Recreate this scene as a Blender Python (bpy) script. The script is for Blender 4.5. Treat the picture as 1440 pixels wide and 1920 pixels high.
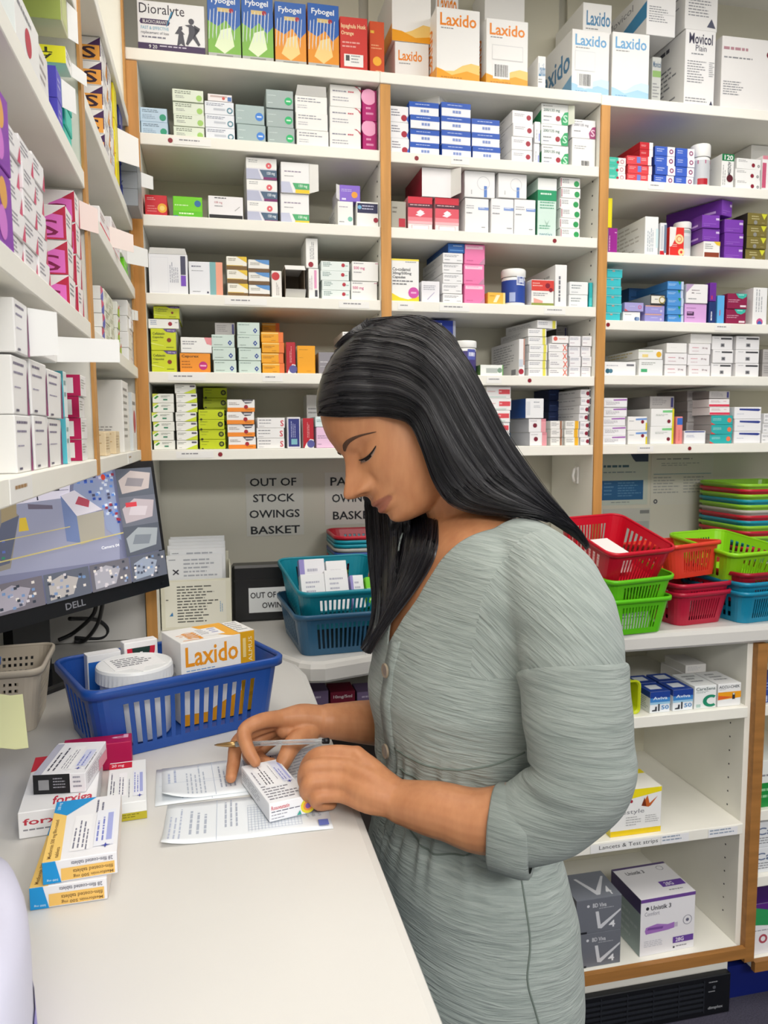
import bpy, bmesh, math, random
from mathutils import Vector, Matrix, noise
from mathutils.bvhtree import BVHTree
random.seed(7)
for o in list(bpy.data.objects): bpy.data.objects.remove(o, do_unlink=True)
SC = bpy.context.scene
COL = SC.collection
PI = math.pi

# ---------------------------------------------------------------- camera, light, exposure
cam = bpy.data.objects.new('camera', bpy.data.cameras.new('camera')); COL.objects.link(cam); SC.camera = cam
_r, _u, _w = Vector((.976104, -.217215, -.006285)), Vector((.028157, .097745, .994813)), Vector((.215474, .971218, -.101525))
cam.matrix_world = Matrix(((_r.x, _u.x, -_w.x, 0), (_r.y, _u.y, -_w.y, 0), (_r.z, _u.z, -_w.z, 1.39), (0, 0, 0, 1)))
cam.data.sensor_fit = 'VERTICAL'; cam.data.sensor_height = 36; cam.data.lens = 26.97
cam.data.clip_start = .02; cam.data.clip_end = 60
cam.data.dof.use_dof = True; cam.data.dof.focus_distance = 1.02; cam.data.dof.aperture_fstop = 13
SC.view_settings.view_transform = 'Standard'; SC.view_settings.look = 'None'
SC.view_settings.gamma = 1; SC.view_settings.use_curve_mapping = False
SC.view_settings.exposure = .07
wd = bpy.data.worlds.new('room_light'); SC.world = wd; wd.use_nodes = True
wd.node_tree.nodes['Background'].inputs[0].default_value = (.96, .98, 1, 1)
wd.node_tree.nodes['Background'].inputs[1].default_value = .36
CEIL_Z = 2.52
LAMPS = [(.05, .80, .6, 1.2, 3), (1.05, .80, .6, 1.2, 8), (.6, -1.55, 1.8, .9, 78)]  # last entry is an unseen panel added for frontal light on the shelves
for lx, ly, sx, sy, pw in LAMPS:
    ld = bpy.data.lights.new('ceiling_and_fill_lamp', 'AREA'); ld.shape = 'RECTANGLE'; ld.size = sx - .06; ld.size_y = sy - .06
    ld.energy = pw; ld.color = (1, .985, .97)
    lo = bpy.data.objects.new('ceiling_and_fill_lamp', ld); COL.objects.link(lo); lo.location = (lx, ly, CEIL_Z - .035)

# ---------------------------------------------------------------- materials
def lin(h):
    h = h.lstrip('#')
    c = [int(h[i:i+2], 16) / 255 for i in (0, 2, 4)]
    return tuple(x / 12.92 if x <= .04045 else ((x + .055) / 1.055) ** 2.4 for x in c) + (1,)
_M = {}
def mat(h, rough=.5, spec=.4, emit=0, alpha=1, trans=0, bump=0, bscale=(40, 40, 40), var=0, metal=0):
    key = (h, rough, spec, emit, alpha, trans, bump, bscale, var, metal)
    if key in _M: return _M[key]
    m = bpy.data.materials.new('surface_' + h.lstrip('#')); m.use_nodes = True
    nt = m.node_tree; b = nt.nodes['Principled BSDF']
    c = lin(h)
    b.inputs['Base Color'].default_value = c; b.inputs['Roughness'].default_value = rough
    b.inputs['Specular IOR Level'].default_value = spec; b.inputs['Metallic'].default_value = metal
    b.inputs['Transmission Weight'].default_value = trans; b.inputs['Alpha'].default_value = alpha
    if emit:
        b.inputs['Emission Color'].default_value = c; b.inputs['Emission Strength'].default_value = emit
    if bump or var:
        tc = nt.nodes.new('ShaderNodeTexCoord'); mp = nt.nodes.new('ShaderNodeMapping'); no = nt.nodes.new('ShaderNodeTexNoise')
        mp.inputs['Scale'].default_value = bscale; no.inputs['Scale'].default_value = 1; no.inputs['Detail'].default_value = 4
        nt.links.new(tc.outputs['Object'], mp.inputs[0]); nt.links.new(mp.outputs[0], no.inputs['Vector'])
        if bump:
            bp = nt.nodes.new('ShaderNodeBump'); bp.inputs['Strength'].default_value = bump; bp.inputs['Distance'].default_value = .004
            nt.links.new(no.outputs[0], bp.inputs['Height']); nt.links.new(bp.outputs[0], b.inputs['Normal'])
        if var:
            rp = nt.nodes.new('ShaderNodeValToRGB')
            rp.color_ramp.elements[0].position = .3; rp.color_ramp.elements[1].position = .7
            rp.color_ramp.elements[0].color = tuple(x * (1 - var) for x in c[:3]) + (1,)
            rp.color_ramp.elements[1].color = tuple(min(1, x * (1 + var)) for x in c[:3]) + (1,)
            nt.links.new(no.outputs[0], rp.inputs[0]); nt.links.new(rp.outputs[0], b.inputs['Base Color'])
    _M[key] = m
    return m
def card(h): return mat(h, .42, .35)
CREAM = mat('#f4f2e8', .5, .3, var=.03, bscale=(6, 6, 6))
CREAMW = mat('#d6d4cf', .35, .4, var=.02, bscale=(5, 5, 5))
BACKP = mat('#dad6c3', .6, .25, var=.03, bscale=(4, 4, 4))  # greyer than the shelf cream, putting interior shade into the colour
WOOD = mat('#c9924f', .45, .35, var=.16, bscale=(60, 60, 5))
WOODX = mat('#a3713a', .5, .35, var=.16, bscale=(5, 60, 60))
BLACKP = mat('#141519', .38, .45)

# ---------------------------------------------------------------- mesh builder
_T = {}
def text_geom(s, bold=0):
    """flat triangulated outline of a string scaled into the unit square"""
    if (s, bold) in _T: return _T[(s, bold)]
    cu = bpy.data.curves.new('t', 'FONT'); cu.body = s; cu.resolution_u = 2; cu.offset = .018 * bold
    ob = bpy.data.objects.new('t', cu); COL.objects.link(ob)
    dg = bpy.context.evaluated_depsgraph_get(); dg.update()
    me = bpy.data.meshes.new_from_object(ob.evaluated_get(dg))
    vs = [(v.co.x, v.co.y) for v in me.vertices]; fs = [tuple(p.vertices) for p in me.polygons]
    bpy.data.objects.remove(ob); bpy.data.curves.remove(cu); bpy.data.meshes.remove(me)
    x0 = min(v[0] for v in vs); x1 = max(v[0] for v in vs); y0 = min(v[1] for v in vs); y1 = max(v[1] for v in vs)
    r = ([((x - x0) / (x1 - x0), (y - y0) / (y1 - y0)) for x, y in vs], fs, (x1 - x0) / (y1 - y0))
    _T[(s, bold)] = r
    return r
class MB:
    def __init__(s): s.v = []; s.f = []; s.m = []; s.mats = []
    def mi(s, m):
        if m not in s.mats: s.mats.append(m)
        return s.mats.index(m)
    def add(s, vs, fs, m):
        k = len(s.v); s.v += [tuple(v) for v in vs]; i = s.mi(m)
        for f in fs: s.f.append(tuple(k + a for a in f)); s.m.append(i)
        return s
    def box(s, x0, y0, z0, x1, y1, z1, m):
        vs = [(x0, y0, z0), (x1, y0, z0), (x1, y1, z0), (x0, y1, z0), (x0, y0, z1), (x1, y0, z1), (x1, y1, z1), (x0, y1, z1)]
        return s.add(vs, [(0, 3, 2, 1), (4, 5, 6, 7), (0, 1, 5, 4), (1, 2, 6, 5), (2, 3, 7, 6), (3, 0, 4, 7)], m)
    def bbox(s, x0, y0, z0, x1, y1, z1, m, b=.003):
        """box with chamfered vertical and horizontal edges"""
        def ring(z, i): return [(x0+i, y0+b+i*0, z), (x0+b+i*0, y0+i, z), (x1-b, y0+i, z), (x1-i, y0+b, z), (x1-i, y1-b, z), (x1-b, y1-i, z), (x0+b, y1-i, z), (x0+i, y1-b, z)]
        rs = [ring(z0, b*.7), ring(z0+b, 0), ring(z1-b, 0), ring(z1, b*.7)]
        vs = sum(rs, []); fs = [tuple(reversed(range(8))), tuple(range(24, 32))]
        for k in range(3):
            for i in range(8): fs.append((k*8+i, k*8+(i+1) % 8, k*8+8+(i+1) % 8, k*8+8+i))
        return s.add(vs, fs, m)
    def tube(s, pts, r, m, n=8, caps=True):
        pts = [Vector(p) for p in pts]; rr = r if isinstance(r, (list, tuple)) else [r] * len(pts)
        vs = []; fs = []; prev = None
        for i, p in enumerate(pts):
            t = (pts[min(i+1, len(pts)-1)] - pts[max(i-1, 0)]).normalized()
            if prev is None:
                a = t.orthogonal().normalized()
            else:
                a = (prev - t * prev.dot(t)).normalized()
            prev = a; b = t.cross(a)
            for k in range(n):
                th = 2 * PI * k / n; vs.append(p + (a * math.cos(th) + b * math.sin(th)) * rr[i])
        for i in range(len(pts) - 1):
            for k in range(n): fs.append((i*n+k, i*n+(k+1) % n, (i+1)*n+(k+1) % n, (i+1)*n+k))
        if caps: fs += [tuple(reversed(range(n))), tuple(range((len(pts)-1)*n, len(pts)*n))]
        return s.add(vs, fs, m)
    def lathe(s, prof, m, n=32, c=(0, 0, 0), cap=True):
        vs = []; fs = []
        for r, z in prof:
            for k in range(n): vs.append((c[0] + r * math.cos(2*PI*k/n), c[1] + r * math.sin(2*PI*k/n), c[2] + z))
        for i in range(len(prof) - 1):
            for k in range(n): fs.append((i*n+k, i*n+(k+1) % n, (i+1)*n+(k+1) % n, (i+1)*n+k))
        if cap: fs += [tuple(reversed(range(n))), tuple(range((len(prof)-1)*n, len(prof)*n))]
        return s.add(vs, fs, m)
    def build(s, name, parent=None, smooth=False):
        me = bpy.data.meshes.new(name); me.from_pydata([tuple(v) for v in s.v], [], s.f)
        for m in s.mats: me.materials.append(m)
        me.polygons.foreach_set('material_index', s.m)
        if smooth: me.polygons.foreach_set('use_smooth', [True] * len(s.f))
        me.update()
        return obj(name, me, parent)
def obj(name, me, parent=None):
    o = bpy.data.objects.new(name, me); COL.objects.link(o)
    if parent is not None: o.parent = parent
    return o
def tag(o, label=None, cat=None, group=None, kind=None):
    if label: o['label'] = label
    if cat: o['category'] = cat
    if group: o['group'] = group
    if kind: o['kind'] = kind
    return o
def thing(name, label, cat, loc=(0, 0, 0), rotz=0, group=None):
    o = bpy.data.objects.new(name, None); COL.objects.link(o); o.empty_display_size = .02
    o.location = loc; o.rotation_euler = (0, 0, rotz)
    return tag(o, label, cat, group)

# ---------------------------------------------------------------- printed faces
def decal(mb, O, U, V, N, ops, mf=card):
    """print ops on a flat face: O corner, U and V edge vectors, N outward normal"""
    O, U, V, N = Vector(O), Vector(U), Vector(V), Vector(N)
    asp = U.length / V.length
    rnd = random.Random(len(ops) * 31 + int(U.length * 1e4))
    for i, op in enumerate(ops):
        e = N * (.00025 + .00006 * i)
        def pt(u, v): return O + U * u + V * v + e
        t = op[0]
        if t == 'r':
            _, a, b, c, d, col = op; mb.add([pt(a, b), pt(c, b), pt(c, d), pt(a, d)], [(0, 1, 2, 3)], mf(col))
        elif t == 'p':
            mb.add([pt(*q) for q in op[1]], [tuple(range(len(op[1])))], mf(op[2]))
        elif t == 'c':
            _, a, b, r, col = op
            mb.add([pt(a + r / asp * math.cos(2*PI*k/20), b + r * math.sin(2*PI*k/20)) for k in range(20)], [tuple(range(20))], mf(col))
        elif t == 'o':      # ring
            _, a, b, r, r2, col = op
            vs = [pt(a + q / asp * math.cos(2*PI*k/24), b + q * math.sin(2*PI*k/24)) for q in (r, r2) for k in range(24)]
            mb.add(vs, [(k, (k+1) % 24, 24+(k+1) % 24, 24+k) for k in range(24)], mf(col))
        elif t in 'tTvV':   # text fitted into a rectangle: t upright, T upside down, v reading upwards, V reading downwards
            _, a, b, c, d, s, col = op[:7]; bold = op[7] if len(op) > 7 else 0
            g, fs, _a = text_geom(s, bold)
            if t == 't': vs = [pt(a + (c-a)*x, b + (d-b)*y) for x, y in g]
            elif t == 'T': vs = [pt(c - (c-a)*x, d - (d-b)*y) for x, y in g]
            elif t == 'v': vs = [pt(c - (c-a)*y, b + (d-b)*x) for x, y in g]
            else: vs = [pt(a + (c-a)*y, d - (d-b)*x) for x, y in g]
            mb.add(vs, fs, mf(col))
        elif t == 'l':      # fine print too small to read: broken rules
            _, a, b, c, d, n, col = op
            for k in range(n):
                y1 = d - (d-b) * k / n; y0 = y1 - (d-b) / n * .38; x = a; end = a + (c-a) * rnd.uniform(.6, 1)
                while x < end - 1e-6:
                    w = min((c-a) * rnd.uniform(.06, .2), end - x); mb.add([pt(x, y0), pt(x+w, y0), pt(x+w, y1), pt(x, y1)], [(0, 1, 2, 3)], mf(col)); x += w + (c-a) * .03
        elif t == 'L':      # the same in columns
            _, a, b, c, d, n, col = op
            for k in range(n):
                x0 = a + (c-a) * k / n; x1 = x0 + (c-a) / n * .34; y = b; end = b + (d-b) * rnd.uniform(.6, 1)
                while y < end - 1e-6:
                    w = min((d-b) * rnd.uniform(.06, .2), end - y); mb.add([pt(x0, y), pt(x1, y), pt(x1, y+w), pt(x0, y+w)], [(0, 1, 2, 3)], mf(col)); y += w + (d-b) * .03
        elif t == 'k':      # barcode
            _, a, b, c, d = op; x = a
            while x < c:
                w = (c-a) * rnd.choice((.018, .03, .05)); mb.add([pt(x, b), pt(min(x+w, c), b), pt(min(x+w, c), d), pt(x, d)], [(0, 1, 2, 3)], mf('#222222')); x += w + (c-a) * rnd.choice((.02, .035))
_CM = {}
def carton_mesh(w, d, h, des):
    key = (round(w, 4), round(d, 4), round(h, 4), des)
    if key in _CM: return _CM[key]
    D = DES[des]; mb = MB(); x, y = w / 2, d / 2
    mb.bbox(-x, -y, 0, x, y, h, card(D['base']), min(.0009, h * .03))
    mb.mats[0] = card(D['base'])
    if 'side' in D:
        s = card(D['side']); e = .0002
        mb.add([(-x-e, y, 0), (-x-e, -y, 0), (-x-e, -y, h), (-x-e, y, h)], [(0, 1, 2, 3)], s); mb.add([(x+e, -y, 0), (x+e, y, 0), (x+e, y, h), (x+e, -y, h)], [(0, 1, 2, 3)], s)
    fr = {'F': ((-x, -y, 0), (w, 0, 0), (0, 0, h), (0, -1, 0)), 'L': ((-x, y, 0), (0, -d, 0), (0, 0, h), (-1, 0, 0)),
          'R': ((x, -y, 0), (0, d, 0), (0, 0, h), (1, 0, 0)), 'T': ((-x, -y, h), (w, 0, 0), (0, d, 0), (0, 0, 1))}
    for k in 'FLRT':
        if k in D: decal(mb, *fr[k], D[k])
    me = bpy.data.meshes.new('carton'); me.from_pydata([tuple(v) for v in mb.v], [], mb.f)
    for m in mb.mats: me.materials.append(m)
    me.polygons.foreach_set('material_index', mb.m); me.update()
    _CM[key] = me
    return me
_DIM = {}
def flap(o, side='r', col='#efefec', ang=35, ln=.03, fit=1.0):
    """open end flap hinged on one edge of the printed front"""
    w, d, h = _DIM[o.name]
    mb = MB(); a = math.radians(ang); t = .0006; m = card(col)
    if side in 'rl':
        s = 1 if side == 'r' else -1; x0 = s * w / 2; dx, dy = s * math.cos(a) * ln, -math.sin(a) * ln
        lo = h * (1 - fit) + .001
        q = [(x0, -d/2, lo), (x0 + dx, -d/2 + dy, lo + h * .06), (x0 + dx, -d/2 + dy, h * .94), (x0, -d/2, h - .001)]
    else:
        dy, dz = -math.cos(a) * ln, math.sin(a) * ln
        q = [(-w/2 + .001, -d/2, h), (w/2 - .001, -d/2, h), (w/2 - .004, -d/2 + dy, h + dz), (-w/2 + .004, -d/2 + dy, h + dz)]
    n = (Vector(q[1]) - Vector(q[0])).cross(Vector(q[3]) - Vector(q[0])).normalized() * t
    vs = [Vector(p) for p in q] + [Vector(p) + n for p in q]
    mb.add(vs, [(3, 2, 1, 0), (4, 5, 6, 7), (0, 1, 5, 4), (1, 2, 6, 5), (2, 3, 7, 6), (3, 0, 4, 7)], m)
    return mb.build('flap', o)
# ---------------------------------------------------------------- carton designs
W0, G0, K0 = '#f2f2ef', '#8d8f94', '#3a3c44'
DES = {}
def des(n, base, F=(), **k): DES[n] = dict(base=base, F=list(F), **k)
def fine(a, b, c, d, n, col=G0): return ('l', a, b, c, d, n, col)
BASICL = [('l', .1, .2, .8, .8, 5, '#b5b6ba')]
# top shelf
des('dioralyte', '#eeeef0', [('t', .03, .7, .7, .95, 'Dioralyte', '#2b2233'), ('p', [(.03, .6), (.05, .56), (.46, .56), (.48, .61), (.46, .66), (.05, .66)], '#3c2452'),
    ('t', .08, .58, .44, .64, 'BLACKCURRANT', '#f0f0f0'), ('t', .05, .46, .46, .52, 'FAST & EFFECTIVE', '#5aa7c4'), ('t', .05, .36, .46, .43, 'replacement of loss', '#555566'), fine(.06, .26, .5, .33, 1, '#777788'),
    ('p', [(.55, .42), (.62, .56), (.665, .58), (.64, .5), (.7, .42)], '#4a4a55'), ('c', .635, .53, .04, '#4a4a55'), ('p', [(.6, .2), (.64, .24), (.68, .2), (.7, .2), (.67, .45), (.61, .45), (.58, .2)], '#4a4a55'),
    ('c', .8, .68, .055, '#4a4a55'), ('p', [(.7, .6), (.8, .62), (.92, .52), (.93, .56), (.84, .62), (.85, .45), (.93, .25), (.9, .22), (.82, .36), (.74, .22), (.71, .24), (.76, .45), (.76, .57)], '#4a4a55'),
    ('r', 0, .07, 1, .2, '#3c2452'), ('t', .16, .1, .28, .17, '9 20', '#f0f0f0'), fine(.32, .11, .9, .17, 1, '#cfc8d8'), ('p', [(.5, .82), (.53, .83), (.44, .55), (.42, .52)], '#3f88b0')], L=BASICL)
def fyb(col, col2, nm): return [('r', 0, .52, 1, 1, '#2f63b5'), ('p', [(0, 0), (1, 0), (1, .56), (.8, .45), (.55, .6), (.3, .5), (0, .58)], col), ('p', [(.2, .2), (.5, .1), (.8, .22), (.7, .5), (.4, .45)], col2),
    ('t', .12, .82, .85, .93, nm, '#eef2f6', 1), ('r', .3, .72, .75, .78, '#d9c080'), ('c', .72, .75, .035, '#a8283a'), ('r', 0, 0, 1, .1, '#b9bab8'), ('r', .25, .03, .75, .08, '#8b8d88')] + \
    [('p', [(.02 + .11 * k, .3 + .05 * (k % 3)), (.035 + .11 * k, .3), (.1 + .11 * k, .72 + .04 * (k % 2)), (.08 + .11 * k, .75)], '#dfe8ee') for k in range(8)]
des('wrap_green', '#3d6fb8', fyb('#7fb84a', '#e6f3cf', 'Fybogel'), side='#7fa055')
des('wrap_orange', '#3d6fb8', fyb('#e8962c', '#f6d48a', 'Fybogel'), side='#d88a2a')
des('husk_red', '#cf3b34', [('t', .04, .78, .95, .88, 'Ispaghula Husk', '#f4d7a8', 1), ('t', .04, .66, .5, .75, 'Orange', '#f4d7a8', 1), fine(.08, .42, .8, .56, 2, '#e8a9a0'), ('r', .14, .12, .84, .34, '#efefec'), ('r', .2, .22, .34, .32, '#555555'), fine(.4, .16, .8, .32, 3), ('r', 0, 0, 1, .08, '#e58f84')])
des('husk_orange', '#d1532a', [('l', .05, .72, .4, .84, 1, '#f4d24a'), fine(.1, .5, .9, .6, 2, '#f0b080'), ('c', .5, .32, .08, '#f2b43a'), fine(.4, .06, .9, .16, 2, '#f4d7a8')])
def lax(col, wave, wave2, h=0, extra=()): return [('t', .08, .76, .92, .93, 'Laxido', col, 1), fine(.1, .7, .55, .735, 1, '#888888'),
    ('p', [(0, 0), (1, 0), (1, .26), (.8, .28), (.6, .24), (.4, .16), (.2, .15), (0, .19)], wave2), ('p', [(0, 0), (1, 0), (1, .13), (.7, .17), (.35, .1), (.1, .17), (0, .18)], wave), fine(.1, .04, .6, .075, 1, '#b9771a' if wave[1] == 'f' else '#7aa8cc')] + list(extra)
BC = [('r', .16, .12, .56, .36, '#f4f4f2'), ('k', .2, .15, .52, .33)]
LAXW = '#f3f2ef'
des('lax_orange', LAXW, lax('#ee8a1d', '#f2a51e', '#f8cf76'), L=[('v', .2, .2, .7, .8, 'Laxido', '#ee8a1d', 1), ('r', 0, 0, 1, .2, '#f2a51e')])
des('lax_orange_code', LAXW, lax('#ee8a1d', '#f2a51e', '#f8cf76', extra=[('r', .14, .4, .88, .62, '#d8d8d8'), ('r', .15, .41, .87, .61, LAXW)] + BC), L=[('v', .2, .2, .7, .8, 'Laxido', '#ee8a1d', 1), ('r', 0, 0, 1, .2, '#f2a51e')])
des('lax_orange_flip', LAXW, [('p', [(0, .05), (1, .05), (1, .3), (.8, .32), (.5, .2), (.25, .14), (0, .2)], '#f8cf76'), ('p', [(0, 0), (1, 0), (1, .12), (.6, .08), (.25, .18), (0, .2)], '#f2a51e')], L=[('r', 0, 0, 1, .3, '#f2a51e')])
des('lax_plain_top', LAXW, [('t', .1, .6, .8, .82, 'Laxido', '#ee8a1d', 1), fine(.12, .5, .5, .55, 1)])
des('lax_blue', LAXW, lax('#6fabd8', '#a9d2ee', '#cfe6f5', extra=[('r', .08, .38, .62, .68, '#dcdfe2'), ('r', .09, .39, .61, .67, LAXW)] + BC), L=[('t', .1, .4, .95, .75, 'Laxido', '#4f88b2', 1), fine(.1, .3, .7, .36, 2), ('p', [(.4, 0), (1, 0), (1, .3), (.7, .2)], '#7fb2d6')])
des('lax_blue_plain', LAXW, lax('#6fabd8', '#a9d2ee', '#cfe6f5'), L=BASICL)
des('lax_blue_small', LAXW, [('t', .12, .42, .95, .8, 'Laxido', '#4f88b2', 1), fine(.1, .2, .7, .35, 2)], L=[('c', .7, .3, .12, '#9aa3aa')])
des('mov_top', '#e9e8e6', [fine(.1, .3, .8, .75, 6), ('p', [(.68, .1), (.82, .32), (.95, .08)], '#55586a')], L=[fine(.2, .5, .9, .9, 5), ('r', .2, .1, .8, .3, '#3f4e75')])
des('mov', '#efeeed', [('t', .12, .82, .9, .96, 'Movicol', '#3d3b52', 1), ('t', .34, .73, .7, .81, 'Plain', '#3d3b52'), fine(.2, .66, .85, .7, 1), fine(.08, .3, .7, .6, 9), fine(.8, .4, .97, .6, 8), fine(.04, .05, .8, .12, 2), ('p', [(.82, .02), (.9, .1), (.98, .02)], '#4a4d60')], L=[('l', .08, .78, .7, .92, 1, '#55555f'), fine(.1, .15, .85, .65, 8)])
des('mov_green', '#c9cbc6', [('t', .08, .8, .95, .92, 'Movicol', '#55708a', 1), ('r', .05, .62, .95, .74, '#8fb56a'), fine(.1, .2, .8, .5, 5)])
des('big_white', '#eceae8', [('l', .03, .76, .72, .86, 1, '#b88a94'), fine(.04, .68, .7, .73, 1), ('c', .92, .8, .045, '#7a1f33'), fine(.04, .2, .45, .4, 6)])
des('big_blue_side', '#edeceb', [fine(.08, .25, .75, .6, 7), ('r', .05, .44, .95, .45, '#cccccc')], L=[('p', [(0, .1), (1, .35), (1, .7), (.6, .55), (0, .3)], '#3f8fbf'), ('t', .1, .75, .7, .9, 'Movicol', '#888890')])
# generic small cartons
des('pale_blue_green_dot', '#bcd3e6', [fine(.08, .62, .85, .85, 2, '#5f7488'), fine(.08, .15, .6, .5, 3, '#8ea3b8'), ('c', .84, .35, .24, '#2f9a78')], L=BASICL)
des('pale_green', '#dfe8d6', [fine(.08, .55, .8, .85, 2, '#5f6b5a'), fine(.1, .2, .5, .45, 2), ('c', .86, .35, .25, '#a3cf6a')])
des('white_teal_ring', '#e8ecf3', [fine(.06, .6, .7, .85, 2, '#6f7690'), ('r', .3, .32, .7, .48, '#c2c8d2'), ('o', .86, .35, .24, .14, '#5f8fa0')])
des('white_red_blue_top', '#efe9ea', [('r', .1, .55, .8, .8, '#c9b3b0'), ('c', .65, .45, .22, '#d0554f'), ('r', .82, .1, .98, .7, '#4f79b8')])
des('greyteal_blue_dot', '#a9bcbc', [fine(.06, .62, .4, .7, 1, '#d9e6e4'), fine(.06, .2, .3, .3, 1, '#d9e6e4'), ('c', .82, .42, .22, '#3f83d8'), ('r', .74, .38, .9, .46, '#d8e6f5')], L=[fine(.1, .2, .8, .8, 4, '#8fa3a3')])
des('greyteal_green_dot', '#a7b6b5', [fine(.06, .62, .4, .7, 1, '#d9e6e4'), fine(.06, .2, .3, .3, 1, '#d9e6e4'), ('c', .82, .42, .22, '#2fb870'), ('r', .74, .38, .9, .46, '#d5f0df')])
des('white_plain_text', W0, [fine(.07, .55, .8, .85, 2, '#9a9ba5'), fine(.07, .2, .5, .45, 2, '#b9bac2')], L=[fine(.1, .2, .8, .8, 5, '#b9bac2')])
des('white_corner_red', W0, [fine(.08, .6, .55, .75, 1, '#888899'), fine(.58, .58, .82, .76, 1, '#d05a6a'), fine(.08, .2, .6, .45, 2, '#aaaab4'), ('p', [(.78, 1), (.86, 1), (1, .72), (1, .84)], '#c9485a')])
des('magenta', '#b3176f', [('c', .45, .78, .26, '#f0a8cc'), fine(.25, .1, .8, .45, 2, '#e79cc4'), ('r', .88, 0, 1, 1, '#8e1257')])
des('red_yellow_dot', '#d32c36', [fine(.1, .72, .6, .88, 2, '#f3b9b9'), fine(.1, .15, .6, .5, 3, '#e88a8a'), ('c', .78, .4, .22, '#f1b234'), ('c', .78, .4, .12, '#f7d87a')])
des('lime_wide', '#74d21c', [('r', 0, 0, 1, .34, '#5fc412'), fine(.06, .5, .7, .62, 1, '#d9f5b8'), ('c', .84, .7, .15, '#2f6ea5'), ('l', .2, .08, .8, .26, 1, '#e8fbd2'), ('r', .02, 0, .16, .12, '#2f6ea5')])
des('white_black_base', '#efedef', [fine(.18, .84, .65, .94, 1, K0), ('t', .18, .66, .4, .78, '100 mg', '#b8586a'), fine(.18, .5, .5, .6, 1), ('r', .02, .02, .98, .22, '#1b1a1d'), ('p', [(.75, .42), (.9, .6), (.91, .58), (.77, .4)], '#aaaaaa')])
des('grey_purple_dash', '#e4e3ec', [('r', 0, .52, 1, 1, W0), fine(.08, .74, .5, .9, 2), ('o', .74, .66, .14, .04, '#e0626a'), ('p', [(0, 0), (.5, 0), (.38, .48), (0, .48)], '#b9bdd4'), ('p', [(.44, .46), (1, .46), (1, .12), (.56, .12)], '#4e6680'), ('t', .68, .2, .94, .38, '150 mg', '#dfe7ee', 1), ('r', .56, 0, 1, .12, '#7d2a6a')])
des('white_green_yellow', '#f1f1f1', [fine(.12, .62, .82, .72, 1, '#9a8fa5'), fine(.12, .5, .45, .56, 1), ('p', [(0, 0), (.42, 0), (.3, .36), (0, .36)], '#c6cae0'), ('p', [(.4, .33), (1, .33), (1, .13), (.5, .13)], '#4fae72'), ('t', .62, .17, .92, .29, '150 mg', '#e3f5e8', 1), ('r', .5, 0, 1, .12, '#f2cf2a')])
des('violet', '#8a6ad0', [fine(.08, .55, .8, .75, 2, '#cfc2f0'), ('c', .72, .42, .2, '#eaa03a'), ('r', .1, .08, .3, .2, '#e0d8f6')], side='#e9e6ee')
des('white_small', W0, [fine(.1, .7, .85, .8, 1, '#b0a9b8'), ('c', .8, .3, .1, '#7fc4b0'), fine(.1, .1, .5, .2, 1)], L=BASICL)
des('white_navy_top', W0, [('r', .04, .56, .97, .94, '#2b2b50'), fine(.25, .64, .9, .86, 2, '#c4c4dc'), ('c', .14, .78, .08, '#6fb0d8'), ('c', .88, .3, .1, '#9c2238')])
des('white_purple_strip', '#edeef2', [('r', .05, .06, .5, .92, '#dfe0e6'), ('r', .06, .07, .49, .91, '#edeef2'), ('L', .54, .3, .78, .9, 5, '#8d90a2'), ('r', .82, .5, .95, .96, '#4a4a62'), ('r', .82, .22, .95, .48, '#7c4fc0')])
des('white_teal_peach', '#ebedf2', [('l', .08, .78, .52, .88, 1, '#6a6d80'), fine(.08, .7, .45, .74, 1), ('r', .62, 0, .8, 1, '#7fb3b5'), ('r', .8, 0, 1, 1, '#f0a58a'), fine(.1, .08, .34, .13, 1), ('c', .55, .1, .03, '#4a4a62')])
des('brown_yellow', '#efece0', [('r', 0, 0, 1, .3, '#7a5a2a'), ('p', [(.5, 1), (1, 1), (1, .55)], '#e8c43a'), fine(.1, .62, .55, .85, 2, '#8a806a'), ('r', 0, .3, .8, .34, '#e8c43a')])
des('brown_blue', '#ecebe6', [('r', 0, 0, 1, .3, '#6f5230'), ('p', [(.3, 1), (1, 1), (1, .6), (.7, .7), (.45, .85)], '#5d94d0'), fine(.1, .5, .6, .75, 2, '#8a8676')])
des('slim_red', '#efebe6', [('c', .4, .8, .15, '#c8343c'), ('L', .45, .1, .8, .6, 3, '#8a8080')], R=[('r', 0, 0, 1, 1, '#7a5a3a')])
des('white_vertical', W0, [('L', .35, .3, .75, .9, 3, '#77777f'), ('c', .4, .12, .09, '#9a1c30')])
des('white_pink_bar', W0, [('r', .55, .35, .78, .95, '#e79cc4'), ('r', .6, .08, .85, .3, '#44444c'), ('L', .1, .3, .45, .85, 2, '#b9a9b4')])
des('mint_red_dot', '#e6efec', [fine(.07, .35, .45, .85, 3, '#5b7d7a'), ('c', .78, .62, .2, '#b52a3c'), fine(.86, .4, .98, .6, 1, '#7aa8a0')])
des('white_pink_text', W0, [fine(.06, .82, .55, .92, 1, '#777780'), ('t', .06, .55, .48, .74, '500 mg', '#d1578a', 1), fine(.06, .36, .4, .46, 1, '#777780'), ('r', .88, .9, 1, .94, '#c98aa0')])
des('chartreuse', '#cfd92a', [('p', [(.48, 1), (1, 1), (1, .86), (.84, .83), (.62, .86)], '#6a5590'), ('t', .66, .88, .94, .96, '500 mg', '#e6e0f2'), ('t', .07, .72, .55, .84, 'Cefalexin', '#5a6420', 1), ('t', .07, .54, .5, .66, 'Capsules', '#5a6420', 1), fine(.07, .4, .35, .46, 1, '#7d8730'), fine(.6, .08, .95, .16, 1, '#5a6420'), ('c', .72, .48, .1, '#8a3a24'), ('p', [(0, .3), (.5, .2), (.5, .22), (0, .36)], '#e6ee7a')], side='#dde1d0')
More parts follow.
